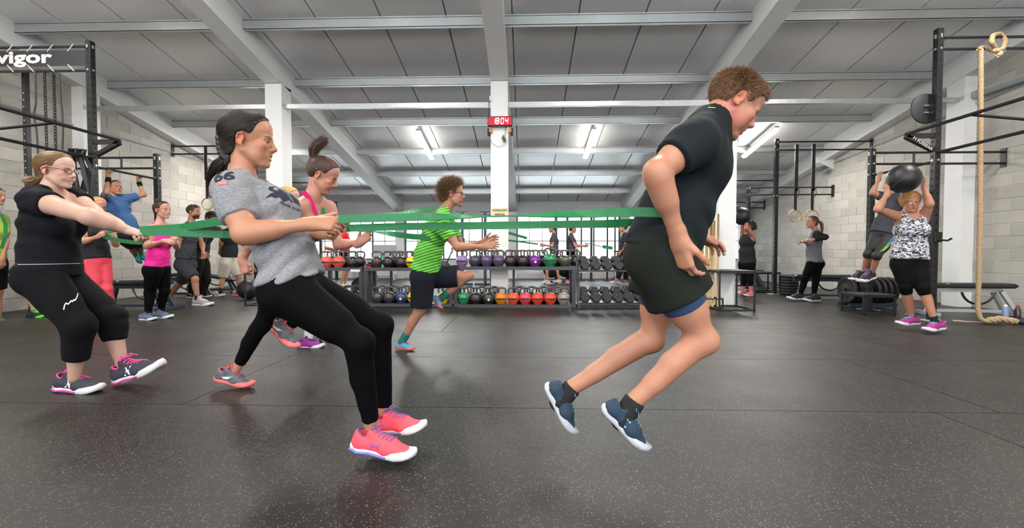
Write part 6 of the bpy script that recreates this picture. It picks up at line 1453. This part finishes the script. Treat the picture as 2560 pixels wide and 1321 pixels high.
def person_pink_top():
    Y=6.04
    px=dict(pel=(394,668,0),wai=(396,638,0),che=(398,602,0),nec=(400,563,0),hiL=(405,678,.09),hiR=(384,680,-.09),knL=(412,728,.10),anL=(402,782,.14),knR=(374,732,-.06),anR=(370,786,-.06),
      shL=(424,572,.10),elL=(442,618,.10),wrL=(436,598,-.12),shR=(380,572,-.13),elR=(366,616,-.20),wrR=(412,603,-.25))
    d=person('smiling woman with high bun in bright pink tank top and black leggings',Y,px,((.95,-.12,.0),(0,0,1),(406,527,0)),fem=True,skin=(222,166,144),h=.0105,fh=.0055,mouth=.45,smile=.8,
      hands=dict(L=dict(d=A(-.2,-.5,-.3),n=A(0,.6,-1),t=A(-1,0,.3)),R=dict(d=A(.9,.05,-.15),n=A(0,.9,-.4),t=A(0,.3,1),curl=(.3,.35,.4,.4,.4))),brow=(60,40,30))
    R=d['root'];H=d['H']; hair(R,H,mat('dark_bun_hair',srgb(56,38,30),.5,var=.3),'pulled',th=.010,n=700,target=(-.07,0,.10),bunr=((-.065,0,.135),.036),h=.007)
    top(d,mat('hot_pink_tank',srgb(240,30,150),.75,var=.06),sleeve=0,infl=.008,hem=-.03,h=.009,amp=.003,neck=.078,neckdrop=.045,tank=True,name='tank_top',loose=.004)
    bottoms(d,M_leg,('shin',.95),infl=.006,h=.010,waist=.35)
    shoes(d,((350,801,5.95),(390,802,5.90)),((384,797,6.15),(432,797,6.10)),mat('slate_shoe',srgb(92,104,128),.7,var=.4,vscale=40),M_solew,Y,la=mat('slate_lace',srgb(70,84,110),.6))
    return d
def person_bearded():
    Y=7.7
    px=dict(pel=(462,650,0),wai=(466,622,0),che=(470,594,0),nec=(476,562,0),hiL=(474,664,.10),hiR=(458,666,-.08),knL=(450,708,.20),anL=(416,752,.3),knR=(487,698,-.10),anR=(494,748,-.10),
      shL=(488,570,.16),elL=(505,610,.22),wrL=(508,632,.05),shR=(458,572,-.17),elR=(446,608,-.22),wrR=(440,604,-.1))
    d=person('bearded man in grey t-shirt and grey shorts stepping forward',Y,px,((.96,.05,-.05),(0,0,1),(485,531,0)),skin=(206,146,116),h=.012,fh=.006,b=1.05,spots=[((.06,0,-.085),(.05,.08,.042),(60,40,30),.3)],brow=(50,34,26),mouth=.1,
      hands=dict(L=dict(d=A(0,0,-1),n=A(0,-1,0),t=A(1,0,0),curl=(.6,.9,.9,.9,.9))))
    R=d['root']; hair(R,d['H'],mat('short_dark_hair',(0,0,0)),'short',th=.008,n=0,tufts=(900,.022,.4,.2),h=.008)
    top(d,mat('grey_tshirt',srgb(70,72,78),.9,spec=.2,var=.1),sleeve=.55,infl=.010,hem=-.05,h=.011,amp=.004,neck=.072,loose=.012,name='tshirt')
    bottoms(d,mat('dark_grey_shorts',srgb(60,64,68),.9,spec=.2,var=.1),('thigh',.88),infl=.01,h=.011,waist=.2,name='shorts',loose=.022,flare=.01)
    socks(d,mat('black_sock',(0,0,0)))
    shoes(d,((482,765,7.60),(533,766,7.55)),((388,768,8.0),(430,774,7.9)),mat('grey_running_shoe',srgb(168,162,158),.7,var=.3,vscale=40),M_solew,Y,la=mat('white_lace',(0,0,0)))
    return d
def person_dark_bending():
    Y=8.35
    px=dict(pel=(498,650,0),wai=(503,620,0),che=(512,590,0),nec=(522,566,0),hiL=(508,662,.1),hiR=(492,662,-.1),knL=(515,700,.1),anL=(505,738,.1),knR=(488,700,-.1),anR=(478,736,-.1),
      shL=(545,576,.14),elL=(560,600,.05),wrL=(575,590,-.05),shR=(510,580,-.17),elR=(506,612,-.2),wrR=(512,632,-.15))
    d=person('dark haired man in black sportswear leaning behind the bearded man',Y,px,((.80,-.2,-.5),(.4,0,.9),(528,548,0)),skin=(208,150,120),h=.013,fh=.0075,mouth=.2)
    R=d['root']; hair(R,d['H'],mat('black_hair',srgb(34,26,24),.5,var=.3),'messy',line=LINE_MAN,th=.014,n=0,tufts=(700,.03,.5,.3),h=.009)
    top(d,mat('charcoal_sweater',srgb(44,46,50),.9),sleeve=1.9,infl=.010,hem=-.04,h=.012,amp=.004,neck=.072,loose=.01,name='sweater')
    bottoms(d,M_bk,('shin',.9),infl=.01,h=.012,waist=.3,name='trousers',loose=.01)
    shoes(d,((468,745,8.3),(500,746,8.25)),((496,743,8.5),(530,744,8.5)),mat('black_shoe',(.015,.015,.016),.6),M_solew,Y)
def person_white_shorts():
    Y=9.3
    px=dict(pel=(573,648,0),wai=(574,625,0),che=(577,600,0),nec=(580,574,0),hiL=(585,660,.10),hiR=(565,660,-.08),knL=(597,692,.1),anL=(599,728,.12),knR=(557,694,-.05),anR=(552,728,-.1),
      shL=(592,580,.15),elL=(606,605,.2),wrL=(615,625,.1),shR=(562,582,-.17),elR=(553,605,-.22),wrR=(550,628,-.1))
    d=person('man in black t-shirt and loose cream shorts by the angled bench',Y,px,((.96,.1,-.1),(0,0,1),(584,548,0)),skin=(216,158,120),h=.013,fh=.0075)
    R=d['root']; hair(R,d['H'],mat('short_dark_hair',(0,0,0)),'short',th=.008,n=0,tufts=(500,.02,.4,.2),h=.009)
    top(d,mat('black_tshirt',srgb(34,36,40),.85),sleeve=.6,infl=.010,hem=-.06,h=.012,amp=.004,neck=.072,loose=.012,name='tshirt')
    bottoms(d,mat('cream_shorts',srgb(214,206,192),.85,var=.06),('thigh',.92),infl=.01,h=.012,waist=.35,name='shorts',loose=.026,flare=.01)
    socks(d,mat('black_sock',(0,0,0)),f=.22)
    c=mat('grey_running_shoe',(0,0,0)); shoes(d,((530,742,9.2),(563,741,9.2)),None,c,M_solew,Y); shoes(d,((582,741,9.4),(620,740,9.35)),None,mat('coral_toe_shoe',srgb(236,110,112),.6,var=.3),M_solew,Y)
def person_band_helper():
    Y=4.4
    px=dict(pel=(748,690,0),wai=(742,645,0),che=(738,590,0),nec=(732,540,0),hiL=(760,705,.09),hiR=(742,708,-.09),knL=(800,775,.12),anL=(812,842,.16),knR=(775,770,-.06),anR=(772,838,-.05),
      shL=(752,552,.15),elL=(780,598,.12),wrL=(838,574,.02),shR=(718,555,-.15),elR=(752,602,-.18),wrR=(832,566,-.08))
    d=person('blonde band holder mostly hidden behind the grey shirt woman, in purple shoes',Y,px,((.97,.05,-.1),(0,0,1),(722,500,0)),fem=True,skin=(224,170,146),h=.011,fh=.0065,
      hands=dict(L=dict(d=A(1,-.1,0),n=A(0,-1,0),t=A(0,0,1),curl=(.7,1.2,1.2,1.2,1.2),thumb=.8),R=dict(d=A(1,.1,0),n=A(0,1,0),t=A(0,0,1),curl=(.7,1.2,1.2,1.2,1.2),thumb=.8)))
    R=d['root']; hair(R,d['H'],mat('blonde_hair',(0,0,0)),'pulled',th=.012,n=500,h=.008)
    top(d,mat('teal_tshirt',srgb(60,90,100),.8),sleeve=.5,infl=.010,hem=0,h=.010,amp=.003,neck=.072,loose=.006,name='tshirt')
    bottoms(d,M_leg,('shin',.45),infl=.006,h=.010,waist=.35); socks(d,mat('white_sock',(.72,.74,.78),.9),f=.45,r=.044)
    c=mat('purple_shoe',srgb(140,40,140),.6,var=.5,vscale=30); shoes(d,((746,872,4.33),(811,872,4.28)),((800,858,4.6),(850,858,4.55)),c,M_solew,Y,la=mat('black_lace',(.02,.02,.02),.6))
def person_at_edge():
    Y=6.0
    px=dict(pel=(-22,648,0),wai=(-22,618,0),che=(-20,580,0),nec=(-16,535,0),hiL=(-10,660,.09),hiR=(-34,662,-.09),knL=(-6,730,.1),anL=(-4,800,.1),knR=(-36,735,-.1),anR=(-40,800,-.1),
      shL=(4,548,.14),elL=(14,600,.12),wrL=(6,648,.0),shR=(-44,552,-.15),elR=(-56,605,-.2),wrR=(-30,650,-.2))
    d=person('man in yellow-green shirt at the room edge wearing a green band',Y,px,((.97,.2,0),(0,0,1),(-12,492,0)),skin=(206,146,116),h=.012,fh=.007,b=1.05,hands=dict(L=dict(d=A(.1,0,-1),n=A(-1,0,0),t=A(0,-1,0))))
    R=d['root']; hair(R,d['H'],mat('short_dark_hair',(0,0,0)),'short',th=.008,n=0,tufts=(500,.02,.4,.2),h=.009)
    top(d,mat('yellow_green_tshirt',srgb(176,200,70),.8,var=.3,vscale=30),sleeve=.7,infl=.010,hem=-.02,h=.011,amp=.003,neck=.072,loose=.01,name='tshirt')
    bottoms(d,M_bk,('thigh',.9),infl=.01,h=.011,waist=.3,name='shorts',loose=.02)
    c=mat('dark_green_shoe',srgb(50,80,70),.6); shoes(d,((-28,812,5.9),(19,818,5.8)),((-60,818,5.8),(-15,820,5.7)),c,M_solew,Y)
def person_green_shoes():
    Y=6.3
    px=dict(pel=(88,655,0),wai=(90,628,0),che=(94,592,0),nec=(98,552,0),hiL=(100,668,.09),hiR=(78,670,-.09),knL=(118,725,.1),anL=(126,778,.12),knR=(70,728,-.05),anR=(88,780,-.05),
      shL=(118,562,.14),elL=(126,605,.1),wrL=(120,640,-.05),shR=(82,566,-.16),elR=(74,610,-.1),wrR=(92,640,-.15))
    d=person('person in black and lime trainers hidden behind the woman with glasses',Y,px,((.97,.2,0),(0,0,1),(104,518,0)),skin=(210,150,120),h=.013,fh=.008)
    R=d['root']; hair(R,d['H'],mat('short_dark_hair',(0,0,0)),'short',th=.008,n=0,tufts=(400,.02,.4,.2),h=.009)
    top(d,mat('black_tshirt',(0,0,0)),sleeve=.6,infl=.010,hem=-.04,h=.012,amp=.003,neck=.072,loose=.01,name='tshirt')
    bottoms(d,M_bk,('thigh',.9),infl=.01,h=.012,waist=.3,name='shorts',loose=.02); socks(d,mat('white_sock',(0,0,0)),f=.06)
    c=mat('black_shoe',(0,0,0)); g=mat('lime_sole',srgb(90,220,70),.5); shoes(d,((70,800,6.2),(118,796,6.15)),((110,789,6.45),(150,789,6.4)),c,g,Y,la=mat('lime_lace',srgb(100,220,80),.5))
def person_ball_right():
    Y=5.45
    px=dict(pel=(2272,652,0),wai=(2274,620,0),che=(2278,575,0),nec=(2278,532,0),hiL=(2292,665,-.02),hiR=(2256,665,.02),knL=(2306,718,-.12),anL=(2336,800,-.16),knR=(2262,715,.0),anR=(2279,795,.12),
      shL=(2308,542,-.04),elL=(2324,512,-.18),wrL=(2309,466,-.12),shR=(2246,542,.04),elR=(2194,524,-.12),wrR=(2219,484,-.10))
    Yc=Y
    d=person('blonde woman with glasses lifting a black ball overhead in a patterned tank top',Y,px,((-.35,-.93,-.08),(0,0,1),(2276,508,-.02)),fem=True,skin=(216,152,122),h=.0095,fh=.0048,b=1.05,mouth=.05,eyes=.6,armr=.95,legr=1.0,hipw=1.0,
      hands=dict(L=dict(d=A(-.10,-.1,1),n=A(-1,.25,.0),t=A(.1,.2,1)*0+A(.2,.9,0),curl=(.2,.25,.3,.3,.3),thumb=.1),R=dict(d=A(-.1,.1,1),n=A(1,.2,.1),t=A(.2,.9,0),curl=(.2,.25,.3,.3,.3),thumb=.1)),brow=(160,120,80))
    R=d['root'];H=d['H']; hair(R,H,mat('blonde_hair',(0,0,0)),'short',line=[(-.14,-.075),(-.06,-.07),(-.03,-.04),(.0,-.03),(.03,.0),(.05,.035),(.07,.055),(.09,.062),(.11,.1)],th=.014,n=0,tufts=(3200,.028,.12,.22),h=.006)
    glasses(R,H,mat('red_brown_glasses',srgb(110,40,30),.3),w=.024,hh=.013)
    m=mat('black_white_print',(.7,.7,.72),.75); nt=m.node_tree; N=nt.nodes; L=nt.links; tc=N.new('ShaderNodeTexCoord'); ns=N.new('ShaderNodeTexNoise'); ns.inputs['Scale'].default_value=34; ns.inputs['Detail'].default_value=1.5; ns.inputs['Distortion'].default_value=1.2
    mp=N.new('ShaderNodeMapping'); mp.inputs['Scale'].default_value=(.8,.8,1.7); L.new(tc.outputs['Object'],mp.inputs[0]); L.new(mp.outputs[0],ns.inputs[0]); cr=N.new('ShaderNodeValToRGB'); cr.color_ramp.elements[0].position=.44; cr.color_ramp.elements[1].position=.54; cr.color_ramp.elements[0].color=(.03,.03,.05,1); cr.color_ramp.elements[1].color=(.68,.69,.74,1); L.new(ns.outputs[0],cr.inputs[0]); L.new(cr.outputs[0],N['Principled BSDF'].inputs['Base Color'])
    top(d,m,sleeve=0,infl=.010,hem=-.035,h=.009,amp=.003,neck=.080,neckdrop=.03,tank=True,name='tank_top',loose=.010)
    bottoms(d,mat('black_capri',srgb(11,11,14),.85,spec=.15),('shin',.22),infl=.008,h=.010,waist=.55,name='capri_leggings'); socks(d,mat('black_sock',(0,0,0)),f=.12)
    c=mat('magenta_teal_shoe',srgb(158,52,128),.6,var=.7,vscale=30); la=mat('teal_lace',srgb(90,190,180),.6)
    shoes(d,((2297,812,5.55),(2241,814,5.50)),((2360,823,5.32),(2310,831,5.22)),c,M_solew,Y,la=la)
    return d
def person_pullup_right():
    Y=6.75
    px=dict(pel=(2206,582,0),wai=(2216,556,0),che=(2226,520,0),nec=(2232,488,0),hiL=(2228,588,-.04),hiR=(2196,592,.05),knL=(2192,640,-.12),anL=(2178,690,.05),knR=(2170,636,.05),anR=(2158,686,.2),
      shL=(2252,498,-.15),elL=(2275,488,-.35),wrL=(2262,440,-.42),shR=(2210,492,.17),elR=(2180,484,.18),wrR=(2198,447,.22))
    hd=dict(d=A(.05,0,1),n=A(.3,1,.2)*0+A(1,.1,.2),t=A(0,1,0),curl=(.6,1.1,1.1,1.1,1.1),thumb=.8)
    d=person('woman hanging in a pull-up behind the ball lifter in printed capri leggings',Y,px,((-.6,.7,.2),(0,0,1),(2236,455,0)),fem=True,skin=(210,150,124),h=.0115,fh=.0065,b=.9,hands=dict(L=hd,R=hd))
    R=d['root']; hair(R,d['H'],mat('dark_bun_hair',(0,0,0)),'pulled',th=.01,n=500,h=.008,bunr=((-.10,0,.06),.034))
    top(d,mat('grey_tshirt',(0,0,0)),sleeve=.5,infl=.010,hem=.0,h=.010,amp=.003,neck=.072,loose=.010,name='tshirt')
    m=mat('printed_leggings',(.02,.02,.02),.65); nt=m.node_tree; N=nt.nodes; L=nt.links; tc=N.new('ShaderNodeTexCoord'); sx=N.new('ShaderNodeSeparateXYZ'); L.new(tc.outputs['Object'],sx.inputs[0])
    f=bottoms(d,m,('shin',.12),infl=.007,h=.010,waist=.5,name='capri_leggings')
    # coloured side panel
    J=d['J']; hi,kn=J['hiL'],J['knL']; bv=bvh(f); b=MB()
    for t0,t1,c in ((.0,.22,(70,110,150)),(.22,.44,(60,110,140)),(.44,.62,(90,150,90)),(.62,.84,(160,200,70))):
        pts=[]
        for t in np.linspace(t0,t1,4):
            o=lp(hi,kn,t)+A(.0,-.3,.02); h=bv.ray_cast(Vector(o),Vector((0,1,0))); pts.append(np.array(h[0])-A(0,.003,0) if h[0] is not None else o)
        MB().ribbon(pts,[A(1,0,.35)]*4,.075,.004).build('side_panel',mat('legging_panel_%d'%c[0],srgb(*c),.6),R)
    socks(d,mat('black_sock',(0,0,0)),f=.1)
    shoes(d,((2160,692,6.95),(2124,704,6.85)),((2186,696,6.8),(2146,710,6.65)),mat('black_shoe',(0,0,0)),M_solew,Y,la=mat('lilac_lace',srgb(150,120,190),.6))
def person_ball_back():
    Y=9.6
    px=dict(pel=(1869,655,0),wai=(1867,630,0),che=(1867,605,0),nec=(1869,583,0),hiL=(1860,665,.06),hiR=(1876,665,-.06),knL=(1860,700,.05),anL=(1856,736,.1),knR=(1876,698,-.08),anR=(1878,738,-.05),
      shL=(1857,592,.10),elL=(1856,568,.0),wrL=(1862,548,-.02),shR=(1880,590,-.08),elR=(1866,572,-.25),wrR=(1866,545,-.22))
    hd=dict(d=A(0,0,1),n=A(-1,.4,.0),t=A(0,-1,0),curl=(.2,.3,.3,.3,.3),thumb=.2)
    d=person('woman in black with pink trainers holding a black ball above her head',Y,px,((-.92,.35,.15),(0,0,1),(1873,567,0)),fem=True,skin=(212,148,124),h=.012,fh=.007,hands=dict(L=hd,R=hd))
    R=d['root'];H=d['H']; hair(R,H,mat('dark_bun_hair',(0,0,0)),'pulled',th=.01,n=400,h=.009,tail=([at(1882,566,Y),at(1887,563,Y-.02),at(1890,568,Y-.03),at(1889,574,Y-.03)],.03,.008,60))
    top(d,mat('black_tank',(0,0,0)),sleeve=0,infl=.008,hem=.0,h=.011,amp=.003,neck=.085,neckdrop=.0,tank=True,name='tank_top',loose=.006)
    bottoms(d,mat('black_capri',(0,0,0)),('shin',.4),infl=.006,h=.011,waist=.3,name='capri_leggings')
    shoes(d,((1886,740,9.55),(1860,742,9.45)),((1865,735,9.8),(1840,735,9.75)),mat('grey_pink_shoe',srgb(232,120,150),.6,var=.3),M_solew,Y,la=mat('pink_lace',srgb(255,60,130),.5))
def person_longsleeve():
    Y=8.75
    px=dict(pel=(2036,652,0),wai=(2034,628,0),che=(2036,606,0),nec=(2040,580,0),hiL=(2030,662,-.08),hiR=(2042,662,.08),knL=(2010,700,-.10),anL=(2000,738,-.05),knR=(2042,702,.08),anR=(2034,742,.0),
      shL=(2042,588,-.15),elL=(2066,593,-.18),wrL=(2030,600,-.28),shR=(2040,586,.14),elR=(2024,606,.14),wrR=(2010,604,.0))
    px['knL'],px['knR']=(2012,698,-.1),(2040,700,.06)
    d=person('ponytailed woman in grey top with black sleeves walking under the gym rings',Y,px,((-.97,-.05,.0),(0,0,1),(2029,557,0)),fem=True,skin=(214,156,132),h=.0115,fh=.006,smile=.4,
      hands=dict(L=dict(d=A(-1,0,0),n=A(0,.5,-1),t=A(0,-1,0)),R=dict(d=A(-1,0,-.2),n=A(0,-.5,-1),t=A(0,-1,0))))
    R=d['root'];H=d['H']; hair(R,H,mat('brown_ponytail_hair',srgb(110,78,52),.5,var=.3),'pulled',th=.01,n=500,h=.008,tail=([at(2042,553,Y),at(2052,556,Y),at(2056,566,Y),at(2055,582,Y)],.03,.008,100))
    top(d,mat('black_sleeves',srgb(20,20,22),.8),sleeve=1.9,infl=.007,hem=.0,h=.011,amp=.002,neck=.074,loose=.004,name='sleeved_top')
    top(d,mat('heather_panel',srgb(108,108,116),.85,var=.15,vscale=30),sleeve=0,infl=.012,hem=.02,h=.010,amp=.003,neck=.08,loose=.006,tank=True,name='body_panel')
    bottoms(d,M_leg,('shin',.95),infl=.006,h=.011,waist=.3)
    shoes(d,((2007,750,8.7),(1968,750,8.6)),((2050,754,8.65),(2008,755,8.55)),mat('black_shoe',(0,0,0)),M_solew,Y)
def small_person(label,Y,X0,face,shirt,trous,hairm,shoe_m,arms,fem=False,skin=(206,146,120),lean=0,legs=None,sleeve=.55,tail=None,end=('thigh',.9)):
    s=FPX/Y; fy=630+.95*s; q=lambda dx,z,dy=0:(X0+dx*s,fy-z*s,dy); f=np.sign(face[0]) or 1
    px=dict(pel=q(0,.98),wai=q(.0+lean*.3,1.10),che=q(lean*.6,1.28),nec=q(lean,1.46),hiL=q(.01,.92,f*.09),hiR=q(.01,.92,-f*.09),shL=q(lean,1.40,f*.17),shR=q(lean,1.40,-f*.17),**{k:q(*v) for k,v in arms.items()})
    lg=legs or dict(knL=(.08*f,.5,.1*f),anL=(0,.09,.1*f),knR=(.02*f,.5,-.1*f),anR=(-.1*f,.09,-.1*f)); px.update({k:q(*v) for k,v in lg.items()})
    d=person(label,Y,px,(face,(0,0,1),q(lean+.05*f,1.63)),fem=fem,skin=skin,h=.014,fh=.009)
    R=d['root']; hair(R,d['H'],hairm,'pulled' if fem else 'short',th=.010,n=150 if fem else 0,h=.010,tufts=None if fem else (300,.02,.4,.2),bunr=((-.11,0,.05),.03) if tail else None)
    top(d,shirt,sleeve=sleeve,infl=.010,hem=.02,h=.013,amp=.003,neck=.072,loose=.01,name='tshirt')
    bottoms(d,trous,end,infl=.01,h=.013,waist=.3,name='trousers',loose=.015)
    for S in 'LR':
        a=d['J']['an'+S]; shoe(R,a-A(f*.07,0,.075),a+A(f*.20,0,-.075),A(0,0,1),shoe_m,M_solew,fine=.010)
    return d
def people_far():
    dk=mat('short_dark_hair',(0,0,0)); g=mat('grey_tshirt',(0,0,0)); bs=mat('grey_running_shoe',(0,0,0))
    small_person('man in grey t-shirt pulling a thin band beyond the kettlebell rack',13.0,1385,(-.97,.1,0),g,mat('dark_grey_shorts',(0,0,0)),dk,mat('tan_shoe',srgb(190,170,140),.7),dict(elL=(-.05,1.12,-.2),wrL=(-.30,1.14,-.1),elR=(-.02,1.10,.2),wrR=(-.30,1.16,.1)),
      legs=dict(knL=(-.25,.55,-.1),anL=(-.18,.10,-.1),knR=(.05,.52,.1),anR=(.15,.12,.1)))
    small_person('woman in grey t-shirt holding a band beyond the dumbbells',13.2,1428,(.97,.1,-.1),g,M_leg,mat('dark_bun_hair',(0,0,0)),mat('coral_shoe_far',srgb(236,80,90),.6),dict(elL=(.18,1.14,.2),wrL=(.42,1.13,.05),elR=(.12,1.12,-.2),wrR=(.40,1.12,-.05)),fem=True,tail=True,end=('shin',.9))
    small_person('person in red t-shirt stretching an arm by the far windows',11.6,862,(.9,.3,0),mat('red_tshirt',srgb(220,20,40),.8),M_bk,dk,bs,dict(elL=(-.24,.98,.1),wrL=(-.42,1.02,.0),elR=(-.22,1.02,-.25),wrR=(-.44,1.06,-.2)))
    small_person('man with bare legs standing behind the clock column',12.4,1258,(.97,.1,0),g,mat('dark_grey_shorts',(0,0,0)),dk,mat('dark_red_shoe',srgb(120,40,40),.6),dict(elL=(.05,1.12,.2),wrL=(.1,.9,.1),elR=(-.05,1.12,-.2),wrR=(.05,.9,-.15)))
    small_person('person in dark trousers walking behind the dumbbell rack',12.6,1562,(-.95,.1,0),mat('black_tshirt',(0,0,0)),M_bk,dk,mat('mauve_shoe',srgb(130,90,110),.7),dict(elL=(.05,1.12,-.2),wrL=(-.1,.95,-.1),elR=(.05,1.12,.2),wrR=(.1,.9,.15)),end=('shin',.85),
      legs=dict(knL=(-.10,.5,-.1),anL=(-.22,.14,-.1),knR=(.05,.5,.1),anR=(.02,.1,.1)))
for f in (person_runner,person_grey,person_glasses,person_bra,person_green,person_pullup_left,person_pink_leggings,person_pink_top,person_bearded,person_dark_bending,person_white_shorts,person_band_helper,person_at_edge,person_green_shoes,person_ball_right,person_pullup_right,person_ball_back,person_longsleeve,people_far): f()
bpy.context.view_layer.update()
